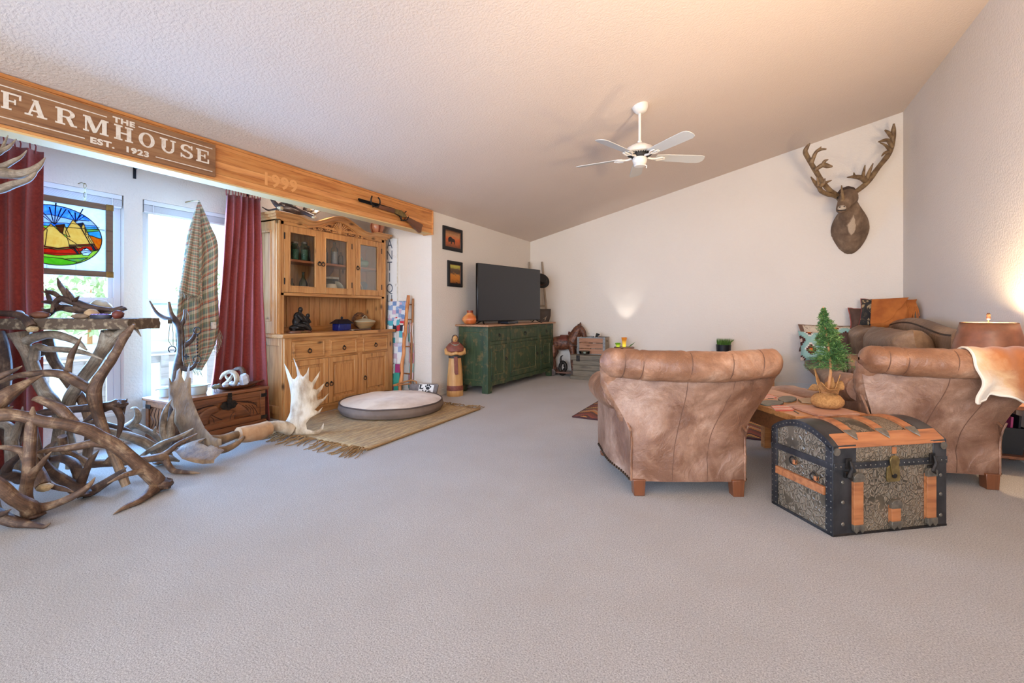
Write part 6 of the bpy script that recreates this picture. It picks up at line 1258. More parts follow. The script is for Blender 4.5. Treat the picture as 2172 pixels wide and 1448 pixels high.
wt().lathe([(.05, .015), (.085, .02), (.095, .06), (.092, .062), (.08, .026), (.02, .022)], 24).build('bowl', GJ['clear'], t)
wt().tube([(.093 * cos(a), .093 * sin(a), .062) for a in [k * pi / 12 for k in range(24)]], .003, 6, closed=True).build('rim', M['pewter'], t)
wt().lathe([(.02, .024), (.022, .05), (.01, .052)], 12).build('candle', M['enamel'], t)
for a in (.5, 2.6, 4.7): wt().ball((.06 * cos(a), .06 * sin(a), .008), (.01, .01, .008), 8, 6).build('foot', M['pewter'], t)
t = thing('round_side_table', 'small dark round table behind the armchair holding the glowing cups', 'table', (-1.84, 7.56, 0))
wt().lathe([(.01, .515), (.16, .515), (.165, .525), (.16, .54), (.01, .54)], 28).build('table_top', M['walnut'], t); wt().lathe([(.03, .12), (.022, .3), (.03, .515)], 14).build('pedestal', M['walnut'], t); wt().lathe([(.13, 0), (.13, .02), (.03, .12)], 20).build('base', M['walnut'], t)
def lamp_cup(label, x, y, r, h, c1, c2, em):
    o = thing('glass_candle_cup', label, 'candle holder', (x, y, .541), 0, 'glowing glass cups')
    q = NT('glow_' + label[:6]); s_ = q.n('SeparateXYZ'); q.l(q.map((1, 1, 1 / h)), s_.inputs[0]); col = q.ramp(s_.outputs[2], [(.1, c1), (.75, c2)]); q.bsdf(col, .3); q.l(col, q.b.inputs['Emission Color']); q.b.inputs['Emission Strength'].default_value = em
    wt().lathe([(r * .55, 0), (r * .7, .004), (r * .8, h * .5), (r * 1.15, h * .97), (r * 1.25, h), (r * 1.1, h), (r * .75, h * .5), (r * .2, h * .12)], 24).build('glass', q.m, o); return o
lamp_cup('green glass cup glowing low beside the amber one', -1.935, 7.52, .042, .062, (206, 224, 70), (96, 140, 30), .5)
lamp_cup('tall amber glass cup glowing on the little round table', -1.835, 7.54, .040, .155, (240, 214, 70), (176, 104, 30), .6)
o = thing('table_sprig', 'thin dark green leaf sprig beside the amber cup', 'plant', (-1.76, 7.53, .541)); s = wt()
for a, h in ((.3, .09), (-.2, .06), (.7, .07)): s.tube([(0, 0, 0), (h * .7 * cos(a), 0, h * .5), (h * 1.2, h * .3 * sin(a), h)], [.004, .006, .001], 5)
s.build('leaf', M['grass'], o)
L_ = bpy.data.lights.new('cup_light', 'SPOT'); L_.energy = 9; L_.color = (1, .93, .84); L_.spot_size = R(58); L_.spot_blend = .7; L_.shadow_soft_size = .02
lo_ = bpy.data.objects.new('cup_light', L_); lo_.location = (-1.87, 7.60, .72); lo_.rotation_euler = (R(168), 0, 0); COL.objects.link(lo_)
t = thing('pine_box', 'low yellow pine box table by the wall behind the armchair', 'side table', (-.10, 7.64, 0))
for x0, x1 in ((-.42, -.395), (.395, .42)): wt().box(x0, x1, -.16, .16, 0, .48).build('side_panel', M['table_wood'], t)
wt().box(-.44, .44, -.18, .17, .48, .505).build('table_top', M['table_wood'], t, bevel=.004); wt().box(-.395, .395, -.155, -.14, .02, .47).build('front_panel', M['table_wood'], t, bevel=.003); wt().box(-.395, .395, .14, .155, .02, .48).build('back_panel', M['table_wood'], t)
t = thing('grass_pot', 'square black pot of clipped green grass on the pine box', 'plant', (-.345, 7.60, .5055))
wt().lathe([(.095, 0), (.10, .004), (.108, .12), (.10, .12), (.09, .02)], 28).build('pot', M['glass_pot'], t); wt().lathe([(.10, .1), (.01, .108)], 20).build('soil', M['walnut'], t)
s = wt(); rr = random.Random(8)
for k in range(420):
    a, r = rr.random() * 6.28, .092 * sqrt(rr.random()); x, y = r * cos(a), r * sin(a); h = rr.uniform(.09, .125); ln = .28 + .1 * rr.random(); b2 = rr.uniform(0, 3)
    tip = (x * (1 + ln) + .012, y * (1 + ln), .105 + h); w = .003
    s.add([(x - w * cos(b2), y - w * sin(b2), .105), (x + w * cos(b2), y + w * sin(b2), .105), tip], [(0, 1, 2)])
for k in range(14): s.tube([(.05, 0, .11), (.10, 0, .16), (.13 + .02 * rr.random(), .02 * rr.random(), .18 + .03 * rr.random())], [.004, .003, .001], 4)
s.build('grass_blades', M['grass'], t, ang=0, kind='stuff')
# ------------------------------------------------------------------ ceiling fan
FC = (-.942, 4.49); zc = ceil_z(FC[0])
t = thing('ceiling_fan', 'white five-bladed ceiling fan on a long rod from the sloped ceiling', 'ceiling fan', (FC[0], FC[1], zc))
WF = M['white_fan']
wt().at((0, 0, .012), ry=-math.atan(SLOPE)).lathe([(.03, -.085), (.05, -.075), (.072, -.04), (.076, -.015), (.076, -.004)], 28).build('canopy', WF, t)
zh = 2.63 - zc
wt().lathe([(.013, zh + .12), (.013, -.06)], 14).lathe([(.022, zh + .115), (.022, zh + .15), (.014, zh + .155)], 14).build('down_rod', WF, t)
wt().lathe([(.02, zh + .125), (.06, zh + .118), (.12, zh + .085), (.138, zh + .05), (.134, zh + .032), (.10, zh + .022), (.02, zh + .02)], 36).build('motor_housing', WF, t)
s = wt()
for k in range(30):
    a = k * 2 * pi / 30; s.at((0, 0, 0), rz=a).box(.082, .116, -.004, .004, zh + .016, zh + .024)
s.build('vent_slot', M['dark_slot'], t, kind='stuff')
wt().lathe([(.05, zh - .015), (.085, zh - .005), (.09, zh + .022)], 28).build('flywheel', M['dark_slot'], t)
wt().lathe([(.02, zh - .10), (.05, zh - .095), (.058, zh - .082), (.052, zh - .075), (.064, zh - .062), (.070, zh - .035), (.066, zh - .012), (.02, zh - .008)], 30).build('switch_housing', WF, t)
wt().tube([(.055, .0, zh - .09), (.066, 0, zh - .10), (.06, .01, zh - .115)], .006, 6).build('pull_hook', WF, t)
BL = [(-.005, -.048), (.10, -.058), (.34, -.066), (.44, -.066), (.475, -.052), (.49, -.02), (.49, .02), (.475, .052), (.44, .066), (.34, .066), (.10, .058), (-.005, .048)]
for k in range(5):
    a = R(34 + 72 * k)
    Mr = Matrix.Translation((0, 0, zh - .004)) @ Matrix.Rotation(a, 4, 'Z') @ Matrix.Translation((.165, 0, 0)) @ Matrix.Rotation(R(-13), 4, 'X')
    b_ = wt(); b_.M = Mr; b_.prism(BL, lambda u, v, w: (u, v, w), 0, .006); b_.build('blade', M['fan_blade'], t, bevel=.002)
    b_ = wt(); b_.M = Matrix.Translation((0, 0, zh - .006)) @ Matrix.Rotation(a, 4, 'Z'); b_.tube([(.075, 0, .0), (.12, 0, -.008), (.17, 0, -.006)], [.012, .010, .010], 8)
    for sv in (-1, 1): b_.tube([(.15, 0, -.008), (.175, sv * .03, -.010), (.205, sv * .042, -.006), (.235, sv * .03, -.006), (.225, sv * .012, -.008)], [.009, .009, .008, .007, .004], 7)
    b_.tube([(.16, 0, -.009), (.22, 0, -.009), (.255, 0, -.007)], [.010, .009, .004], 7)
    b_.build('blade_iron', WF, t)
# ------------------------------------------------------------------ caribou mount
W0 = V((1.245, YB, 2.28))
t = thing('caribou_mount', 'caribou shoulder mount with tall antlers high on the far wall', 'mount', (W0.x, W0.y - .002, W0.z))
def cari():
    q = NT('caribou_hide'); v = q.map((1, 1, 1)); s_ = q.n('SeparateXYZ'); q.l(v, s_.inputs[0]); n = q.noise(v, 6, 5, .6); h = q.noise(q.map((60, 60, 12)), 3, 4, .7)
    c = q.ramp(n, [(.3, (92, 72, 56)), (.55, (130, 106, 84)), (.75, (166, 142, 118))])
    ax = q.math('ABSOLUTE', q.math('ADD', s_.outputs[0], .02)); d_ = q.math('ADD', q.math('ADD', q.math('MULTIPLY', ax, 9.0), q.math('MULTIPLY', q.math('ABSOLUTE', q.math('SUBTRACT', s_.outputs[2], .0)), 3.6)), q.math('MULTIPLY', n, 1.0))
    w = q.ramp(d_, [(.86, (255, 255, 255)), (1.25, (0, 0, 0))])
    c = q.mix(q.math('MULTIPLY', w, .8), c, (206, 184, 158)); c = q.mix(q.ramp(h, [(.3, (120, 120, 120)), (.6, (0, 0, 0))]), c, (58, 44, 34))
    lo = q.ramp(s_.outputs[2], [(.0, (0, 0, 0)), (1, (0, 0, 0))])
    return q.bsdf(c, .9, 0, h, .5, .006)
s = wt()
def cs(u, v):
    ring = [(.0, -.03, .26, .30), (.10, .0, .245, .29), (.20, .06, .20, .24), (.30, .14, .155, .18), (.38, .22, .125, .145), (.44, .30, .105, .12)]
    k = v * (len(ring) - 1); i = min(len(ring) - 2, int(k)); f = smooth(k - i); d, z, rx, rz = [lerp(a, b_, f) for a, b_ in zip(ring[i], ring[i + 1])]
    a = 2 * pi * u; rx *= .86; r = 1 + .10 * (sin(a) < -.4) * (1 - v) * (-sin(a)); return (-.10 * v * v + rx * cos(a) * (1 - .22 * max(0, -sin(a)) * (1 - v)), -d, z + rz * sin(a) * r)
s.grid(cs, 30, 14, cu=True); s.f.append(tuple(i * 15 for i in range(30))[::-1]); s.f.append(tuple(i * 15 + 14 for i in range(30)))
hp = [V((-.08, -.42, .36)), V((-.10, -.52, .34)), V((-.15, -.64, .25)), V((-.195, -.74, .165)), V((-.21, -.775, .14))]
q_ = spline([(p.x, p.y, p.z, r) for p, r in zip(hp, (.105, .108, .082, .066, .056))], 5)
s.tube([p[:3] for p in q_], [p[3] for p in q_], 14); s.ball((-.08, -.43, .34), (.11, .11, .12), 14, 10).ball((-.207, -.77, .145), (.058, .05, .052), 14, 9)
ob = s.build('neck_and_head', cari(), t); md = ob.modifiers.new('remesh', 'REMESH'); md.mode = 'VOXEL'; md.voxel_size = .014; md.use_smooth_shade = True
wt().ball((-.205, -.80, .155), (.046, .028, .034), 14, 9).build('muzzle', simple('pale_muzzle', (176, 160, 142), .8), t); wt().tube([(-.25, -.80, .128), (-.21, -.825, .122), (-.165, -.80, .128)], .006, 6).build('mouth', M['black'], t)
for sx in (-1, 1):
    wt().ball((-.207 + sx * .022, -.822, .165), (.010, .008, .008), 8, 6).build('nostril', M['black'], t)
    wt().ball((-.125 + sx * .085, -.565, .335), (.018, .02, .018), 10, 8).build('eye', simple('glass_eye', (22, 16, 12), .08), t)
    er = wt(); er.M = Matrix.Translation((-.09 + sx * .10, -.40, .42)) @ Matrix.Rotation(sx * R(-62), 4, 'Y') @ Matrix.Rotation(R(20), 4, 'X')
    er.puff([(-.02, 0), (.02, 0), (.045, .06), (.03, .13), (0, .16), (-.03, .13), (-.045, .06)], lambda u, v, w: (u, w, v), .03, .03, .025); e_ = er.build('ear', simple('dark_ear', (70, 52, 42), .9), t)
def cant(bs): return antler_mesh(bs, 8)
C_A = simple('tan_caribou_antler', (142, 116, 82), .55, (98, 74, 50), 14, bump=.3, bscale=50)
lb(cant([(6.06, 5.8, [(1797, 424, 5), (1808, 411, 5), (1820, 403, 5), (1840, 386, 5.2), (1863, 355, 5), (1884, 328, 5), (1892, 305, 5), (1895, 278, 4.5), (1896, 262, 1.5)]), (5.84, 5.8, [(1893, 312, 4), (1884, 298, 4), (1873, 298, 3), (1863, 301, 1)]), (5.83, 5.8, [(1891, 290, 4), (1884, 281, 3.5), (1877, 276, 1.5)]), (5.84, 5.76, [(1888, 318, 4), (1878, 308, 2.5), (1866, 302, 1)]), (5.85, 5.78, [(1886, 322, 4), (1877, 324, 3), (1870, 331, 1)]),
   (6.0, 5.74, [(1838, 388, 5), (1830, 378, 6), (1813, 375, 4), (1797, 376, 1)]), (5.9, 5.78, [(1830, 378, 4), (1832, 364, 3), (1835, 350, 1)]), (5.94, 5.84, [(1838, 380, 4), (1845, 362, 3), (1852, 346, 1)]), (5.86, 5.82, [(1813, 375, 3), (1811, 366, 1)])]), 'antler', C_A, t, ang=70)
lb(cant([(6.02, 5.72, [(1783, 424, 5), (1772, 412, 5), (1758, 402, 5), (1745, 386, 5), (1728, 359, 4.8), (1714, 335, 4.5), (1708, 322, 5), (1712, 312, 4), (1718, 304, 1.5)]), (5.74, 5.66, [(1721, 345, 4), (1730, 324, 3.5), (1742, 311, 1)]), (5.70, 5.64, [(1731, 322, 3), (1741, 317, 3), (1753, 316, 1.5)]), (5.78, 5.64, [(1729, 360, 4), (1745, 350, 5), (1755, 352, 4.5), (1765, 353, 2)]), (5.72, 5.66, [(1745, 350, 3.5), (1749, 342, 3), (1757, 338, 1)]),
   (6.0, 5.74, [(1778, 418, 5), (1766, 414, 4.5), (1755, 412, 4.5), (1742, 405, 4.5), (1737, 396, 4.5), (1728, 386, 3.5), (1720, 375, 1)]), (5.78, 5.74, [(1738, 396, 4), (1748, 389, 3.5), (1764, 382, 1)]), (5.78, 5.74, [(1736, 394, 3.5), (1733, 376, 1)]), (5.75, 5.72, [(1748, 389, 3), (1750, 378, 1)]), (5.86, 5.72, [(1785, 440, 4), (1787, 425, 4), (1786, 410, 3), (1785, 393, 1)])]), 'antler', C_A, t, ang=70)
# ------------------------------------------------------------------ armchairs
LE, LR_ = M['leather'], M['leather_roll']
def armchair(label, loc, rz, skew, hw_top, bul, arms, depth=.86, leg_front=True):
    t = thing('leather_armchair', label, 'armchair', loc, rz, 'tan leather armchairs seen from behind')
    def hw(z): return .352 + (hw_top - .352) * smooth((z - .33) / .42)
    def bu(z): return .015 + bul * smooth((z - .25) / .5)
    def sk(z): return skew * smooth((z - .25) / .5)
    def bp(s, z, off=0):
        k = hw(z) - off * .25
        return V((sk(z) + s * k, bu(z) * s * s - .025 * smooth((z - .3) / .45) + off, z))
    def wr(p):  # slack leather: broad sags and creases
        n = .016 * nz((p.x * 3.2 + p.z * 1.4, p.z * 3.5, 7)) + .010 * nz((p.x * 9 - p.z * 5, p.z * 4, 3))
        c = abs((p.z - .36 - .28 * (p.x - sk(p.z))) * 3.0 % 1 - .5); n -= .014 * max(0, 1 - c * 7) * smooth((p.x + .15) / .3) * (p.z < .62)
        return V((0, -n, 0))
    N1 = 40
    def shell(u, v):
        z = lerp(.085, .80, v); q = u * 2
        if q <= 1: p = bp(lerp(-1, 1, q), z); return p + wr(p)
        p = bp(lerp(1, -1, q - 1), z, .14); return p
    mb = wt().grid(shell, 2 * N1, 26, cu=True); nv = 27
    mb.f.append(tuple(i * nv for i in range(2 * N1))[::-1]); mb.f.append(tuple(i * nv + 26 for i in range(2 * N1)))
    bk = mb.build('back', LE, t, ang=65)
    # welt and panel seams on the back
    for sg in (-1, 1):
        wt().tube([bp(sg * .985, lerp(.09, .42, k / 8)) + V((0, -.006, 0)) for k in range(9)], .007, 6).build('welt', M['leather_roll'], bk)
    for s0, s1 in ((-.28, -.12), (.33, .42)):
        wt().tube([bp(lerp(s0, s1, smooth(k / 14)), lerp(.09, .70, k / 14)) + wr(bp(lerp(s0, s1, smooth(k / 14)), lerp(.09, .70, k / 14))) + V((0, .0005, 0)) for k in range(15)], .0028, 5).build('seam', M['seam'], bk)
    # rolled top
    ZR, RR = .795, .092
    def rc(s): p = bp(s, .80); return V((p.x, p.y - .015, ZR + .012 * s * s))
    for sg in (-1, 1):
        e0 = rc(sg * .90); wp = spline([tuple(e0 + V((-sg * .01, .05, -.03))), tuple(bp(sg * .95, .64) + V((-sg * .02, .085, 0))), tuple(bp(sg * .97, .52) + V((-sg * .03, .11, 0))), tuple(bp(sg * 1.0, .42) + V((-sg * .02, .13, 0)))], 6)
        wt().tube(wp, [lerp(.080, .045, k / (len(wp) - 1)) * (1 + .05 * sin(k * 1.7)) for k in range(len(wp))], 14).build('wing', LR_, t, ang=80)
    seams = (-.80, -.62, -.14, .30, .68)
    def roll(u, v):
        s = lerp(-1.0, 1.0, v); a = 2 * pi * u; c = rc(max(-.985, min(.985, s)) * 1.0)
        e = sqrt(max(0, 1 - (max(0, abs(s) - .90) / .10) ** 2)); r = RR * (.12 + .88 * e)
        r *= 1 - .07 * sum(math.exp(-((s - q) / .012) ** 2) for q in seams) + .05 * nz((s * 4, a, 2)) + .03 * nz((s * 13 + a * 2, a * 2, 5))
        return c + V(((.03 * (1 if s > 0 else -1) if abs(s) > .9 else 0) * (1 - e), r * 1.05 * cos(a), r * sin(a) * 1.02))
    rl = wt().grid(roll, 28, 90, cu=True).build('rolled_top', LR_, t, ang=80)
    for q in seams:
        c = rc(q); wt().tube([c + V((.012 * sin(a), RR * .975 * 1.05 * cos(a), RR * .975 * sin(a))) for a in [k * pi / 12 for k in range(24)]], .0026, 5, closed=True).build('seam', M['seam'], rl)
    # arms, seat
    for sg, on in ((-1, arms[0]), (1, arms[1])):
        xa = on
        pth = spline([(xa + sg * .005, .20, .575), (xa, .26, .572), (xa + sg * .015, .45, .56), (xa + sg * .02, depth - .10, .56)], 5)
        ar = wt().tube(pth, [.085 + .022 * smooth(k / 8) for k in range(len(pth))], 16).build('arm', LR_, t, ang=70)
        px_ = lambda y: sg * (.352 + (abs(xa) + .045 - .352) * smooth(y / .45))
        pn = wt().grid(lambda u, v: (px_(lerp(.004, depth - .06, u)) + .008 * nz((u * 4, v * 3, 2)), lerp(.004, depth - .06, u), lerp(.085, .40 + .16 * smooth(u * 3.2), v)), 16, 8)
        pn.grid(lambda u, v: (px_(lerp(.004, depth - .06, u)) - sg * .09, lerp(.05, depth - .06, u), lerp(.085, .40 + .16 * smooth(u * 3.2), v)), 16, 8)
        pn.build('arm_panel', LE, t, ang=60)
        wt().tube([(px_(lerp(.004, .26, k / 8)), lerp(.004, .26, k / 8), .40 + .16 * smooth(lerp(.004, .26, k / 8) / (depth - .06) * 3.2)) for k in range(9)], .008, 6).build('welt', LR_, t)
        wt().ball((xa + sg * .02, depth - .10, .56), (.10, .045, .10), 16, 10).build('arm_front', LR_, ar)
        s = wt()
        for k in range(22): s.ball((px_(.02 + k * (depth - .10) / 22) + sg * .004, .02 + k * (depth - .10) / 22, .098), .009, 7, 5)
        s.build('nailhead', M['nail'], t, kind='stuff')
        xb = .30 * sg
        wt().prism([(-.032, 0), (.032, 0), (.038, .10), (-.038, .10)], lambda u, v, w: (xb + u, w, v), -.012, .055).build('leg', M['chair_leg'], t, bevel=.004)
        wt().lathe([(.02, 0), (.04, .012), (.045, .035), (.03, .06), (.03, .09)], 16, (xa - sg * .01, depth - .10, 0)).build('bun_foot', M['chair_leg'], t)
    xm, w = skew * .4, (arms[1] - arms[0]) / 2 - .05
    wt().box(arms[0] + .03, arms[1] - .03, .06, depth - .04, .085, .30).build('seat_base', LE, t, bevel=.02)
    wt().puff([(arms[0] + .06, .14), (arms[1] - .06, .14), (arms[1] - .06, depth - .02), (arms[0] + .06, depth - .02)], lambda u, v, q: (u, v, .38 + q), .18, .08, .07, .5).build('seat_cushion', LR_, t, ang=70)
    return t, rc, bp
chair1 = armchair('tan distressed leather armchair standing alone in the middle of the carpet', (-.33, 2.97, 0), R(26.2), .055, .555, .16, (-.375, .36))
chair2, rc2, bp2 = armchair('tan distressed leather armchair with a cowhide thrown over its back', (1.075, 3.895, 0), R(14), .12, .50, .10, (-.33, .38), .60)
# cowhide over the second chair
t = thing('cowhide', 'orange brown and cream cowhide draped over the armchair back', 'hide', chair2.location, R(14))
def hidef(u, v):
    s = lerp(.02, 1.06, u) + .012 * sin(v * 11) * (1 - u)
    c = rc2(s) if s <= 1 else rc2(1.0) + V(((s - 1) * .5, (s - 1) * .1, -.02 * (s - 1))); r = .107 + .004 * sin(u * 25)
    L_ = .185 + .022 * sin(u * 13 + 1.0) - .03 * math.exp(-((u - .16) / .06) ** 2) + .06 * smooth((u - .45) / .4)
    arc_ = .40; k = v
    if k < arc_:
        a = lerp(R(-20) + .35 * sin(u * 7), R(188), k / arc_); p = c + V((0, r * cos(a), r * sin(a)))
        if k < .08: p += V((0, .03 * (1 - k / .08), .02 * sin(u * 9) * (1 - k / .08)))
        return p
    f = (k - arc_) / (1 - arc_); z = c.z - .015 - L_ * f
    yb = min(c.y - r + .006 * f, bp2(min(1, s), max(.3, z)).y - .030) - .012 - .020 * sin(u * 16 + f * 2) * f ** 1.5 - .035 * math.exp(-(u / .05) ** 2) * f
    return V((c.x + .02 * sin(f * 5) * (u < .1) + .03 * f * (u - .3), yb, z))
hd = wt().grid(hidef, 60, 44).build('hair_side', M['hide'], t, ang=80, solid=.005)
wt().tube([V(hidef(0, .12 + .88 * k / 24)) + V((-.003, 0, 0)) for k in range(25)], .008, 6).tube([hidef(k / 40, 1) for k in range(41)], .007, 6).build('cut_edge', M['hide_back'], t)
# ------------------------------------------------------------------ sofa with pillows
LS = M['leather_sofa']
t = thing('leather_sofa', 'olive brown camelback leather sofa along the wall in the far corner', 'sofa', (1.25, 6.40, 0), 0)
wt().box(.86, 1.80, 5.12, 7.72, .10, .32).build('base', LS, t, world=True, bevel=.02)
for k in range(2):
    y0, y1 = (6.44, 7.70) if k else (5.30, 6.43)
    def cu(u, v, q): 
        return (u, v, .385 + q + .012 * nz((u * 4, v * 4, 1)))
    wt().puff([(.70, y0 + .03), (.73, y0), (1.45, y0), (1.45, y1), (.73, y1), (.70, y1 - .03)], cu, .17, .10, .09, .45).build('seat_cushion', LS, t, world=True, ang=75)
wt().prism([(5.15, .2)] + [(7.72, .2)] + [(lerp(7.72, 5.15, k / 40), .90 + .085 * sin(pi * min(1, max(0, (lerp(7.72, 5.15, k / 40) - 5.35) / 2.2))) ** 1.5) for k in range(41)], lambda u, v, w: (w, u, v), 1.52, 1.76).build('back', LS, t, world=True, bevel=.03)
camel = lambda y: .90 + .085 * sin(pi * min(1, max(0, (y - 5.35) / 2.2))) ** 1.5
wt().tube([(1.60, lerp(5.17, 7.68, k / 40), camel(lerp(5.17, 7.68, k / 40))) for k in range(41)], .075, 12).build('back_roll', LS, t, world=True, ang=80)
s = wt()
for k in range(95): y = lerp(5.2, 7.65, k / 94); s.ball((1.535, y, camel(y) + .022), .011, 7, 5)
s.build('nailhead', M['nail'], t, world=True, kind='stuff')
# rolled arm
pth = [(lerp(.82, 1.70, k / 12), 5.20, .615 + .02 * (k / 12)) for k in range(13)]
ar = wt().tube(pth, [.118] * 13, 20).build('arm', LS, t, world=True, ang=70)
wt().box(.86, 1.75, 5.12, 5.30, .10, .60).build('arm_panel', LS, t, world=True, bevel=.03)
wt().prism([(5.115, .10), (5.30, .10), (5.30, .48), (5.318, .56), (5.315, .66), (5.27, .725), (5.19, .735), (5.11, .70), (5.08, .62), (5.10, .54), (5.115, .48)], lambda u, v, w: (w, u, v), .80, .87).build('arm_facing', LS, t, world=True, bevel=.02)
s = wt()
for k in range(26): a = lerp(-2.6, 2.9, k / 25); s.ball((.795, 5.20 + .098 * sin(a), .62 + .098 * cos(a)), .009, 7, 5)
for k in range(18): s.ball((.795, 5.128, .52 - k * .023), .009, 7, 5)
s.build('nailhead', M['nail'], t, world=True, kind='stuff')
for x in (.92, 1.68):
    for y in (5.18, 7.62): wt().lathe([(.025, 0), (.045, .03), (.05, .06), (.035, .10)], 14, (x, y, 0)).build('leg', M['chair_leg'], t, world=True)
def slouch(name, c, sx, sz, th, rx, rz, mat, par=None, sag=.0, seed=1, nn=(26, 20)):
    """soft cushion standing in its local x-z plane"""
    mb = wt(); mb.M = Matrix.Translation(c) @ Matrix.Rotation(rz, 4, 'Z') @ Matrix.Rotation(rx, 4, 'X')
    def f(side):
        def g(u, v):
            a, b_ = 2 * u - 1, 2 * v - 1; k = (1 - a ** 4) * (1 - b_ ** 4); pin = 1 - .10 * (1 - a * a) * abs(b_) ** 3 ; pin2 = 1 - .10 * (1 - b_ * b_) * abs(a) ** 3
            return (a * sx / 2 * pin2, side * th / 2 * (max(0, k) ** .5) + .012 * nz((a * 3, b_ * 3, seed)), b_ * sz / 2 * pin - sag * (1 - a * a) * (v > .5) * b_ + .01 * nz((a * 4, b_ * 2, seed + 5)))
        return g
    mb.grid(f(1), *nn).grid(f(-1), *nn)
    return mb.build(name, mat, par, world=par is not None, ang=75) if par is not None else mb
for k, (y, rzz) in enumerate(((6.95, R(-92)), (5.85, R(-86)))):
    slouch('back_cushion', (1.33, y, .70), 1.12, .56, .40, R(14) * (1 if 1 else 0), rzz, LS, t, .02, k * 3 + 1)
def pillow(label, c, sx, sz, th, rx, rz, mat, seed, rim=None, name='throw_pillow'):
    o = thing(name, label, 'pillow', (c[0], c[1], c[2] - sz / 2), 0, 'throw pillows on the sofa')
    slouch('cover', c, sx, sz, th, rx, rz, mat, o, 0, seed)
    if rim:
        Mx = Matrix.Translation(c) @ Matrix.Rotation(rz, 4, 'Z') @ Matrix.Rotation(rx, 4, 'X'); pts = []
        for k in range(40):
            q = k / 10; sd = int(q); f = 2 * (q - sd) - 1
            a, b_ = ((f, -1), (1, f), (-f, 1), (-1, -f))[sd]; pin = 1 - .10 * (1 - a * a) * abs(b_) ** 3; pin2 = 1 - .10 * (1 - b_ * b_) * abs(a) ** 3
            pts.append(Mx @ V((a * sx / 2 * pin2, .012 * nz((a * 3, b_ * 3, seed)), b_ * sz / 2 * pin + .01 * nz((a * 4, b_ * 2, seed + 5)))))
        wt().tube(pts, .007, 6, closed=True).build('piping', rim, o, world=True)
    return o
def uvmat(name, build):
    q = NT(name); s_ = q.n('SeparateXYZ'); q.l(q.map((1, 1, 1), src='UV'), s_.inputs[0]); return build(q, s_.outputs[0], s_.outputs[1])
def aztec(q, u, v):
    us = q.math('DIVIDE', q.math('FLOOR', q.math('MULTIPLY', u, 22)), 22); vs = q.math('DIVIDE', q.math('FLOOR', q.math('MULTIPLY', v, 18)), 18)
    d = q.math('ADD', q.math('ABSOLUTE', q.math('SUBTRACT', q.math('FRACT', q.math('MULTIPLY', us, 2)), .5)), q.math('ABSOLUTE', q.math('SUBTRACT', q.math('FRACT', q.math('MULTIPLY', vs, 1.6)), .5)))
    return q.bsdf(q.ramp(d, [(0, (196, 110, 44)), (.16, (84, 40, 34)), (.30, (226, 216, 204)), (.36, (150, 188, 180)), (.66, (140, 182, 174)), (.74, (74, 36, 32)), (.9, (214, 190, 172))], 'CONSTANT'), .95, 0, q.noise(q.map(), 220), .3, .003)
def deer(q, u, v):
    n = q.noise(q.map((7, 3, 1), src='UV'), 1.6, 3, .5, 1.6); e = q.math('ABSOLUTE', q.math('SUBTRACT', n, .52)); m_ = q.math('LESS_THAN', e, .012); b = q.math('GREATER_THAN', q.math('ABSOLUTE', q.math('SUBTRACT', u, .5)), .45)
    return q.bsdf(q.mix(q.math('MAXIMUM', m_, b), (206, 190, 166), (118, 88, 70)), .95, 0, q.noise(q.map(), 220), .3, .003)
def tapes(q, u, v):
    n = q.noise(q.map((2.2, 1.6, 1), src='UV'), 2.0, 3, .5, 1.2); return q.bsdf(q.ramp(n, [(.3, (46, 44, 42)), (.46, (70, 60, 50)), (.52, (176, 150, 112)), (.60, (96, 74, 54)), (.68, (44, 48, 54))], 'CONSTANT'), .95, 0, q.noise(q.map(), 220), .3, .003)
brown_p = simple('brown_pillow_suede', (92, 66, 54), .85, (78, 54, 44), 8, bump=.2, bscale=120)
pillow('cream lumbar pillow with brown deer drawings against the far wall', (1.07, 7.62, .755), .90, .38, .16, R(-12), R(2), uvmat('deer_print', deer), 3, M['walnut'])
pillow('teal southwestern pattern pillow at the end of the sofa seat', (.81, 7.33, .66), .42, .42, .20, R(-18), R(8), uvmat('aztec_teal', aztec), 5)
pillow('brown suede pillow with a teal patterned top leaning behind the little tree', (1.10, 7.30, .66), .44, .42, .18, R(-16), R(-6), brown_p, 7)
pillow('teal and red patterned pillow peeking above the brown suede pillow', (1.13, 7.45, .73), .46, .40, .14, R(-14), R(-4), uvmat('aztec_teal_2', aztec), 11)
pillow('small dark brown pillow wedged behind the patterned pillow in the corner', (1.36, 7.56, 1.02), .34, .32, .14, R(-14), R(12), brown_p, 9, simple('red_piping', (150, 70, 60), .8))
pillow('dark woven landscape pillow tilted behind the orange fringed pillow', (1.50, 7.40, 1.10), .44, .42, .18, R(-20), R(-22), uvmat('tapestry', tapes), 13, simple('red_piping_2', (150, 70, 60), .8))
SU = simple('orange_suede', (178, 104, 42), .85, (150, 80, 28), 6, bump=.3, bscale=40)
op = pillow('orange suede pillow with leather fringe on top of the sofa back', (1.58, 7.20, 1.09), .44, .40, .17, R(-20), R(-24), SU, 15, name='fringed_pillow')
Mx = Matrix.Translation((1.58, 7.20, 1.09)) @ Matrix.Rotation(R(-24), 4, 'Z') @ Matrix.Rotation(R(-20), 4, 'X'); s = wt(); s.M = Mx; rr = random.Random(6)
for k in range(16):
    x = .12 + .006 * k; s.tube([(x, -.06, .17), (x + .03 + .02 * rr.random(), -.085, .05), (x + .02 + .05 * rr.random(), -.09, -.05 - .08 * rr.random())], .0045, 5)
s.build('leather_fringe', SU, op, world=True, kind='stuff')
s = wt(); s.M = Mx
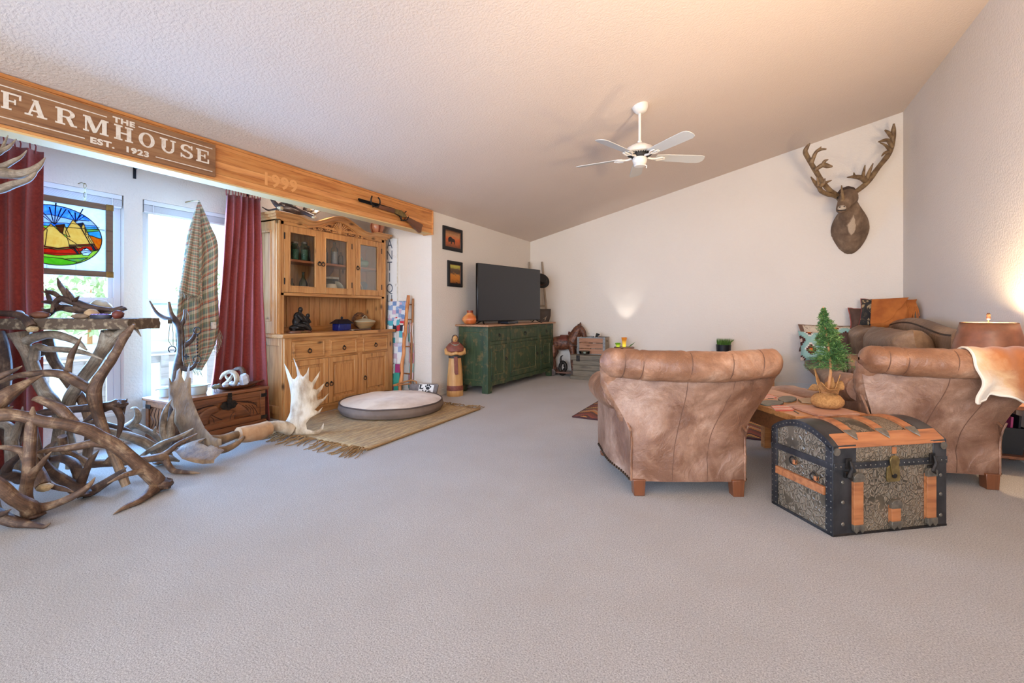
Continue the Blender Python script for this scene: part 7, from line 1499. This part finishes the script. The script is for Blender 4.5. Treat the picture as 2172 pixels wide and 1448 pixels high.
s.puff([(-.20, .17), (.16, .19), (.10, .06), (.06, .02), (.02, -.08), (-.06, -.14), (-.19, -.16)], lambda u, v, w: (u, -.088 + w - .01 * sin(u * 20), v), .012, .02, .03); s.build('suede_flap', SU, op, world=True)
# ------------------------------------------------------------------ kilim, ottoman, coffee table
def kil(q, u, v):
    s_ = q.n('SeparateXYZ'); q.l(q.map(), s_.inputs[0]); zz = q.math('MULTIPLY', q.math('ABSOLUTE', q.math('SUBTRACT', q.math('FRACT', q.math('MULTIPLY', s_.outputs[0], 3.2)), .5)), .42)
    zz = q.math('DIVIDE', q.math('FLOOR', q.math('MULTIPLY', zz, 40)), 40)
    b = q.math('FRACT', q.math('MULTIPLY', q.math('ADD', s_.outputs[1], zz), 1.9)); w = q.noise(q.map((60, 200, 1)), 2, 2)
    c = q.ramp(b, [(0, (126, 58, 46)), (.14, (84, 50, 42)), (.26, (196, 120, 56)), (.36, (176, 148, 106)), (.46, (128, 60, 46)), (.6, (96, 92, 60)), (.7, (204, 140, 72)), (.8, (72, 42, 40)), (.9, (150, 72, 50))], 'CONSTANT')
    return q.bsdf(q.mix(q.math('MULTIPLY', w, .5), c, (110, 74, 56)), .95, 0, w, .6, .005)
o = thing('kilim_rug', 'flat woven rust and brown kilim rug under the coffee table', 'rug', (-.15, 5.3, 0))
wt().grid(lambda u, v: (lerp(-1.52, 1.1, u), lerp(-.80 + .10 * (1 - u), .85, v), .008 + .002 * nz((u * 9, v * 7, 1))), 30, 20).build('weave', uvmat('kilim', kil), o, solid=.010)
s = wt()
for sx in (-1.52, 1.1): s.tube([(sx, -.70 if sx < 0 else -.80, .008), (sx, .85, .008)], .007, 5)
s.tube([(-1.52, -.70, .009), (1.1, -.80, .009)], .010, 6)
s.build('bound_edge', simple('dark_maroon_binding', (70, 36, 36), .9), o)
OA = V((.10, 4.62, .014)); od = V((.62, -.785, 0)); ow = V((.785, .62, 0))
t = thing('leather_ottoman', 'long studded leather ottoman with bun feet behind the coffee table', 'ottoman', OA, R(-51.7))
OLn, OWd = .60, .30
wt().box(0, OLn, 0, OWd, .085, .34).build('base', simple('pale_pony_hide', (196, 172, 156), .7, (168, 122, 84), 5, lo=.45, hi=.62), t, bevel=.01)
wt().puff([(-.03, 0), (0, -.03), (OLn, -.03), (OLn + .03, 0), (OLn + .03, OWd), (OLn, OWd + .03), (0, OWd + .03), (-.03, OWd)], lambda u, v, w: (u, v, .385 + w + .010 * nz((u * 6, v * 6, 2))), .15, .10, .06, .4).build('cushion', LR_, t, ang=75)
s = wt()
for k in range(14): s.ball((k * OLn / 13, -.001, .105), .010, 7, 5)
for k in range(8): s.ball((-.001, k * OWd / 7, .105), .010, 7, 5)
s.build('nailhead', M['nail'], t, kind='stuff')
for x in (.05, OLn - .05):
    for y in (.05, OWd - .05): wt().lathe([(.03, 0), (.055, .012), (.062, .035), (.05, .062), (.03, .088)], 20, (x, y, 0)).build('bun_foot', M['chair_leg'], t)
C1 = V((.255, 3.30, 0)); d1 = V((-.541, .841, 0)); ang = atan2(.541, .841)
t = thing('coffee_table', 'honey oak coffee table with thick plank top beside the armchairs', 'table', C1, ang)
for k in range(3): wt().box(.002 + k * .168, .165 + k * .168, 0, 1.0, .442, .481).build('top_plank', M['table_wood'], t, bevel=.003)
wt().box(.035, .47, .04, .055, .33, .44).box(.035, .05, .055, .96, .33, .44).box(.455, .47, .055, .96, .33, .44).box(.05, .455, .945, .96, .33, .44).build('apron', wood('dark_oak_apron', (124, 76, 42), (88, 52, 28), axis=0, rough=.5), t)
for x in (.03, .42):
    for y in (.03, .91): wt().box(x, x + .055, y, y + .055, 0, .441).build('leg', M['table_wood'], t, bevel=.004)
ZT2 = .4818
M['slate'] = simple('grey_green_slate', (116, 110, 92), .5, (86, 82, 72), 18)
def flat_item(name, label, cat, px, mat, th=.008, group=None, bev=.002, z=None):
    pts = [AZ(a, b_, (z or ZT2) + th) for a, b_ in px]; c = sum(pts, V((0, 0, 0))) / len(pts)
    o = wt().prism([(p.x - c.x, p.y - c.y) for p in pts], lambda u, v, w: (u, v, w), 0, th).build(name, mat, bevel=bev); o.location = (c.x, c.y, z or ZT2); setp(o, label, cat, group); return o
def oval(cx, cy, rx, ry, n=20): return [(cx + rx * cos(2 * pi * k / n), cy + ry * sin(2 * pi * k / n)) for k in range(n)]
flat_item('stone_coaster', 'round greenish stone coaster at the middle of the coffee table', 'coaster', oval(1670, 844.5, 20, 5.6), M['slate'], .012, 'stone coasters on the coffee table')
flat_item('stone_coaster', 'five-sided tan stone coaster beside the cutting board', 'coaster', [(1692, 845), (1700, 851), (1727, 853), (1732, 848), (1716, 843)], simple('tan_slate', (158, 128, 92), .5), .012, 'stone coasters on the coffee table')
flat_item('stone_coaster', 'dark slate coaster at the table edge by the armchair', 'coaster', oval(1636, 853, 26, 5), M['slate'], .010, 'stone coasters on the coffee table')
def wov(q, u, v):
    s_ = q.n('SeparateXYZ'); q.l(q.map((1, 1, 1), (0, 0, -.57)), s_.inputs[0]); b = q.math('FRACT', q.math('MULTIPLY', s_.outputs[1], 17)); return q.bsdf(q.ramp(b, [(0, (206, 76, 54)), (.3, (232, 220, 204)), (.6, (196, 66, 48)), (.75, (120, 110, 108)), (.85, (230, 214, 196))], 'CONSTANT'), .95)
M['woven'] = uvmat('red_woven_mat', wov)
for lab, P_ in (('red and cream striped woven coaster nearest the board corner', [(1633, 857.5), (1674, 860), (1686, 869.5), (1645, 870.5)]), ('red and cream striped woven coaster tucked by the armchair', [(1622, 835.5), (1632, 835.5), (1648, 842), (1640, 844), (1622, 844)])):
    o = flat_item('woven_coaster', lab, 'coaster', P_, M['woven'], .004, 'woven coasters on the coffee table', 0)
flat_item('cutting_board', 'flat pinkish wooden board under the burlap tree on the coffee table', 'board', [(1673, 858.6), (1735, 879.5), (1824, 876), (1767, 859.5)], simple('pinkish_board', (198, 152, 128), .5, (176, 126, 104), 5, (1, 6, 1)), .014)
flat_item('steel_spoon', 'small dark metal spoon lying by the table corner', 'spoon', [(1683, 870), (1694, 877), (1695, 876), (1685, 869.5)], M['pewter'], .003, None, 0)
B0 = AZ(1757, 867, ZT2 + .015)
t = thing('burlap_tree', 'small artificial spruce in a burlap bundle on the wooden board', 'plant', (B0.x, B0.y + .055, ZT2 + .0145), .4)
def bur(u, v):
    pr = [(.02, 0), (.075, .004), (.094, .03), (.092, .055), (.07, .085), (.036, .098), (.032, .105)]
    k = v * (len(pr) - 1); i = min(len(pr) - 2, int(k)); f = k - i; r, z = lerp(pr[i][0], pr[i + 1][0], f), lerp(pr[i][1], pr[i + 1][1], f); a = 2 * pi * u
    return (r * (1 + .04 * sin(a * 9) * v) * cos(a), r * (1 + .04 * sin(a * 9) * v) * sin(a), z)
mb = wt().grid(bur, 48, 14, cu=True); mb.f.append(tuple(i * 15 for i in range(48))[::-1]); mb.build('burlap_bundle', M['burlap'], t, ang=80)
def ruf(u, v): a = 2 * pi * u; r = .034 + (.055 + .022 * sin(a * 3 + 1)) * v; return (r * cos(a), r * sin(a), .102 + .035 * v * (1 + .8 * sin(a * 2 + .5)) + .012 * sin(a * 7) * v)
wt().grid(ruf, 60, 8, cu=True).build('burlap_ruffle', M['burlap'], t, ang=80, solid=.003)
for a0, h, w in ((2.4, .155, .045), (-.5, .125, .03), (.6, .10, .03)):
    s = wt(); s.M = Matrix.Rotation(a0, 4, 'Z'); s.grid(lambda u, v: (.03 + .04 * v, (u - .5) * w * 2 * (1 - v ** 2 * .85), .10 + h * v - .02 * abs(u - .5)), 8, 8).build('burlap_point', M['burlap'], t, ang=80, solid=.003)
wt().tube([(.036 * cos(a), .036 * sin(a), .104 + .003 * sin(3 * a)) for a in [k * pi / 12 for k in range(24)]], .005, 6, closed=True).tube([(.04, 0, .104), (.075, .02, .10), (.08, .045, .085), (.06, .03, .09), (.04, .0, .104)], .003, 5).build('twine', M['twig'], t)
TT = [V((0, 0, .09)), V((.018, .010, .16)), V((.030, .014, .23)), V((.026, .012, .30)), V((.008, .004, .42)), V((-.016, 0, .56)), V((-.026, -.004, .665))]
tp = spline(TT, 4); wt().tube(tp, [lerp(.012, .003, k / (len(tp) - 1)) for k in range(len(tp))], 8).build('trunk', M['twig'], t)
s = wt(); rr = random.Random(12); M['needle2'] = simple('tip_needles', (126, 150, 80), .7, (74, 112, 54), 30)
s2 = wt()
for k in range(560):
    f = rr.random() ** .8; z = .245 + .41 * f; i = min(len(tp) - 2, max(0, int((z - .09) / .575 * (len(tp) - 1)))); c = V(tp[i]); c.z = z
    R0 = .125 * (1 - f) ** .95 + .004; R0 *= .55 + .6 * rr.random(); a = rr.random() * 6.28; dr = V((cos(a), sin(a), -.25 + .5 * rr.random() + .25 * f)).normalized(); ln = R0
    tip = c + dr * ln; tg = s2 if rr.random() < .3 else s
    s.tube([c, tip], [.0018, .001], 3, False)
    for j in range(11):
        q = c + dr * ln * lerp(.45, 1.08, j / 10); e = (dr * .7 + V((rr.gauss(0, .8), rr.gauss(0, .8), rr.gauss(0, .8)))).normalized() * .023 * (.45 + .55 * (1 - f) ** .7); w = e.cross(V((rr.gauss(0, 1), rr.gauss(0, 1), rr.gauss(0, 1)))).normalized() * .0022
        tg.add([q - w, q + w, q + e + w * .3, q + e - w * .3], [(0, 1, 2, 3)])
s.build('foliage', M['needle'], t, ang=0, kind='stuff'); s2.build('foliage', M['needle2'], t, ang=0, kind='stuff')
# ------------------------------------------------------------------ end table, lamp, basket
t = thing('end_table', 'dark legged end table with a brown top between sofa and armchair', 'table', (1.615, 4.66, 0), 0)
wt().box(-.20, .20, -.22, .22, .440, .470).build('table_top', M['chest'], t, bevel=.006)
for x in (-.18, .14):
    for y in (-.20, .16): wt().box(x, x + .04, y, y + .04, 0, .44).build('leg', M['walnut'], t, bevel=.004)
wt().box(-.18, .18, -.20, .20, .09, .11).build('shelf', M['walnut'], t, bevel=.003)
t = thing('black_basket', 'black storage bin full of magazines under the end table', 'basket', (1.615, 4.66, .111), 0)
wt().add([(-.10, -.13, 0), (.10, -.13, 0), (.10, .13, 0), (-.10, .13, 0), (-.12, -.15, .19), (.12, -.15, .19), (.12, .15, .19), (-.12, .15, .19)], [(3, 2, 1, 0), (0, 1, 5, 4), (1, 2, 6, 5), (2, 3, 7, 6), (3, 0, 4, 7)]).build('bin', M['black'], t, solid=.006, ang=0)
for k in range(5):
    o = thing('magazine', ('purple', 'dark blue', 'pale', 'magenta', 'black')[k] + ' magazine standing in the black bin under the end table', 'magazine', (1.615 + (-.075 + .037 * k), 4.66, .118), R(2 * k - 4), 'magazines in the black bin'); wt().at(ry=R(4)).box(-.006, .006, -.115, .115, 0, .255 + .012 * (k % 3)).build('cover', simple('magazine_%d' % k, ((96, 54, 110), (40, 46, 80), (190, 186, 196), (150, 50, 96), (26, 24, 30))[k], .35), o); wt().at(ry=R(4)).box(-.005, .005, -.112, .1155, .003, .252).build('pages', M['enamel'], o)
LX, LY = 1.545, 4.54
t = thing('table_lamp', 'table lamp with a brown rawhide shade glowing beside the sofa', 'lamp', (LX, LY, .4705))
wt().lathe([(.08, 0), (.082, .015), (.05, .03), (.03, .06), (.045, .12), (.05, .18), (.03, .26), (.014, .30), (.012, .40)], 24).build('base', M['walnut'], t)
q = NT('rawhide_shade'); col = q.ramp(q.noise(q.map(), 5, 5, .6), [(.3, (96, 60, 44)), (.55, (134, 88, 64)), (.75, (156, 106, 78))]); d_ = q.n('BsdfPrincipled'); q.l(col, d_.inputs['Base Color']); d_.inputs['Roughness'].default_value = .35; tr_ = q.n('BsdfTranslucent'); q.l(col, tr_.inputs[0]); mx_ = q.n('MixShader'); mx_.inputs[0].default_value = .12; q.l(d_.outputs[0], mx_.inputs[1]); q.l(tr_.outputs[0], mx_.inputs[2]); q.l(mx_.outputs[0], q.out.inputs[0])
def shade(u, v): a = 2 * pi * u; r = lerp(.205, .150, v); return (r * cos(a), r * sin(a), lerp(.335, .575, v))
wt().grid(shade, 40, 4, cu=True).build('lamp_shade', q.m, t, ang=80, solid=.004)
s = wt()
for r, z in ((.205, .335), (.150, .575)): s.tube([(r * cos(a), r * sin(a), z) for a in [k * pi / 20 for k in range(40)]], .004, 5, closed=True)
s.build('shade_rim', M['seam'], t)
s = wt()
for k in range(3): a = k * 2.094; s.tube([(0, 0, .56), (.149 * cos(a), .149 * sin(a), .572)], .002, 5)
s.tube([(0, 0, .40), (0, 0, .60)], .004, 6).build('harp', M['brass'], t)
wt().lathe([(.006, .598), (.012, .604), (.010, .63), (.013, .635), (.006, .648)], 10).build('finial', M['walnut'], t)
wt().ball((0, 0, .46), (.028, .028, .038), 12, 9).build('bulb', simple('lit_bulb', (255, 226, 180), .3, emit=((255, 214, 160), 12)), t)
L_ = bpy.data.lights.new('lamp_light', 'POINT'); L_.energy = 55; L_.color = (1, .72, .42); L_.shadow_soft_size = .035
lo_ = bpy.data.objects.new('lamp_light', L_); lo_.location = (LX, LY, .4705 + .52); COL.objects.link(lo_)

# ------------------------------------------------------------------ dome-top trunk
t = thing('dome_trunk', 'antique dome top trunk of embossed tin with orange wooden slats', 'trunk', (.373, 2.764, 0), atan2(.425, .55))
TW, TDp, TS, TH = .695, .412, .345, .452
ends = lambda y: TH + .080 * sin(pi * max(0, min(1, y / TDp))) ** .8
wt().box(.004, TW - .004, .004, TDp - .004, .006, TS).build('body', M['tin'], t)
prof2 = [(0.003, TS + .002)] + [(max(.003, min(TDp - .003, TDp * k / 20)), ends(TDp * k / 20)) for k in range(21)] + [(TDp - .003, TS + .002)]
wt().prism(prof2, lambda u, v, w: (w, u, v), .004, TW - .004).build('lid', M['tin'], t, ang=30)
BMt, OW, PW = M['blue_metal'], M['orange_wood'], M['pewter']
def strip(name, mat, bx, bev=.0015, par=None): return wt().box(*bx).build(name, mat, par or t, bevel=bev)
for x0, x1 in ((0, .135), (TW - .085, TW)): strip('sheet_panel', BMt, (x0, x1, -.001, .005, .004, TS)); strip('sheet_panel', BMt, (x0, x1, -.001, .005, TS + .004, TH))
strip('rim_band', BMt, (0, TW, -.006, .002, TS - .012, TS + .022)); strip('bottom_band', M['iron'], (0, TW, -.003, .004, 0, .012))
for y0, y1 in ((-.002, .042), (TDp - .042, TDp + .002)): strip('corner_band', BMt, (-.004, .003, y0, y1, .0, TH))
strip('rim_band', BMt, (-.006, .002, 0, TDp, TS - .012, TS + .022)); strip('bottom_band', BMt, (-.004, .003, 0, TDp, 0, .014))
# arched edge binding and lid sheets
def archstrip(name, mat, x0, x1, off, y0=0.0, y1=TDp, w=0.0):
    ps = [(lerp(y0, y1, k / 18), ends(lerp(y0, y1, k / 18))) for k in range(19)]
    P_ = [(y, z + off) for y, z in ps] + [(y, z - .004) for y, z in ps[::-1]]
    return wt().prism(P_, lambda u, v, q: (q, u, v), x0, x1).build(name, mat, t, ang=30)
archstrip('lid_sheet', BMt, .0, .135, .002); archstrip('lid_sheet', BMt, TW - .10, TW, .002)
wt().prism([(TDp * k / 18, ends(TDp * k / 18) + .002) for k in range(19)] + [(TDp * k / 18, ends(TDp * k / 18) - .034) for k in range(18, -1, -1)], lambda u, v, q: (q, u, v), -.004, .003).build('end_binding', BMt, t, ang=30)
for x0 in (.135, .330, .520):
    archstrip('lid_slat', OW, x0, x0 + .050, .012, .055, TDp - .05)
    wt().prism([(-.005, 0), (.055, 0), (.045, .03), (.025, .055), (.005, .03)], lambda u, v, w: (x0 + u, .068 - v, ends(max(.005, .068 - v)) + .0135 + w), -.004, .002).build('slat_cap', PW, t)
wt().add([(.03, -.004, TH - .012), (TW - .01, -.004, TH - .012), (TW - .01, .004, TH + .010), (.03, .004, TH + .010), (TW - .01, .055, ends(.055) + .010), (.03, .055, ends(.055) + .010), (.03, .05, TH - .01), (TW - .01, .05, TH - .01)], [(0, 1, 2, 3), (3, 2, 4, 5), (5, 4, 7, 6), (0, 6, 7, 1), (0, 3, 5, 6), (1, 7, 4, 2)]).build('front_slat', OW, t, bevel=.002, ang=30)
for x0, z0, z1 in ((.107, .045, .285), (.333, .045, .135), (.555, .045, .285)):
    sl = strip('upright_slat', OW, (x0, x0 + .056, -.016, .004, z0, z1))
    for za, sgn_ in ((z0, -1), (z1, 1)):
        P_ = [(-.004, 0), (.060, 0), (.060, sgn_ * .035), (.046, sgn_ * .052), (.028, sgn_ * .03 if sgn_ < 0 else sgn_ * .056), (.010, sgn_ * .052), (-.004, sgn_ * .035)]
        wt().prism([(a, -b_ * .55 if False else b_ * .8) for a, b_ in P_], lambda u, v, w: (x0 + u, -.0175 + w, za + v * (1 if sgn_ > 0 else 1) - sgn_ * .012), -.003, .014).build('cast_end', PW, sl, bevel=.0015)
strip('end_slat', OW, (-.016, .002, .042, TDp - .042, .195, .236))
for x in (.082, .592):
    wt().box(x - .016, x + .016, -.014, -.005, TS - .005, TS + .045).tube([(x, -.018, TS + .035), (x + .004, -.026, TS), (x - .012, -.022, TS - .04), (x + .010, -.018, TS - .06)], [.006, .010, .012, .005], 8).box(x - .024, x + .024, -.012, -.002, TS - .05, TS - .02).build('draw_clasp', M['iron'], t, bevel=.001)
lk = wt().prism([(-.036, -.075), (.036, -.075), (.040, -.06), (.036, .0), (.026, .008), (-.026, .008), (-.036, 0), (-.040, -.06)], lambda u, v, w: (.352 + u, -.002 - w, TS - .012 + v), 0, .008).build('lock_plate', M['brass'], t, bevel=.001)
wt().prism([(-.030, .028), (-.022, .045), (0, .052), (.022, .045), (.030, .028), (.018, -.03), (.012, -.048), (-.012, -.048), (-.018, -.03)], lambda u, v, w: (.352 + u, -.010 - w, TS - .004 + v), 0, .007).build('hasp', M['brass'], lk, bevel=.002)
wt().lathe([(.014, 0), (.014, .004), (.009, .006)], 14).build('keyhole', M['iron'], lk).matrix_local = Matrix.Translation((.352, -.012, TS - .055)) @ Matrix.Rotation(pi / 2, 4, 'X')
strip('leather_tab', OW, (.355, .378, -.003, .004, TH - .055, TH - .02))
for x, z in ((.018, .425), (TW - .022, .425)):
    wt().prism([(.020 * cos(k * pi / 8), .020 * sin(k * pi / 8)) for k in range(16)], lambda u, v, w: (x + u, -.002 - w, z + v), 0, .004).build('corner_boss', PW, t)
for y, z in ((.245, .305), (.105, .265)):
    wt().tube([(-.012, y + .022 * cos(a), z + .020 * sin(a)) for a in [k * pi / 7 for k in range(14)]], .004, 6, closed=True).build('handle_loop', M['iron'], t)
    wt().box(-.020, -.002, y - .022, y - .006, z - .016, z + .008).build('leather_stub', OW, t, bevel=.002)
s = wt()
for x in (.055, TW - .040):
    for z in (.06, .17, .27): s.ball((x, -.002, z), (.010, .005, .010), 8, 5)
for k in range(24): s.ball((.01 + k * (TW - .02) / 23, -.007, TS + .005), (.0035, .002, .0035), 6, 4)
for k in range(14):
    for y in (.008, .034, TDp - .034, TDp - .008): s.ball((-.005, y, .02 + k * .031), (.002, .004, .004), 6, 4)
for k in range(16): y = TDp * (k + .5) / 16; s.ball((-.005, y, ends(y) - .016), (.002, .004, .004), 6, 4)
s.build('rivet', PW, t, kind='stuff')
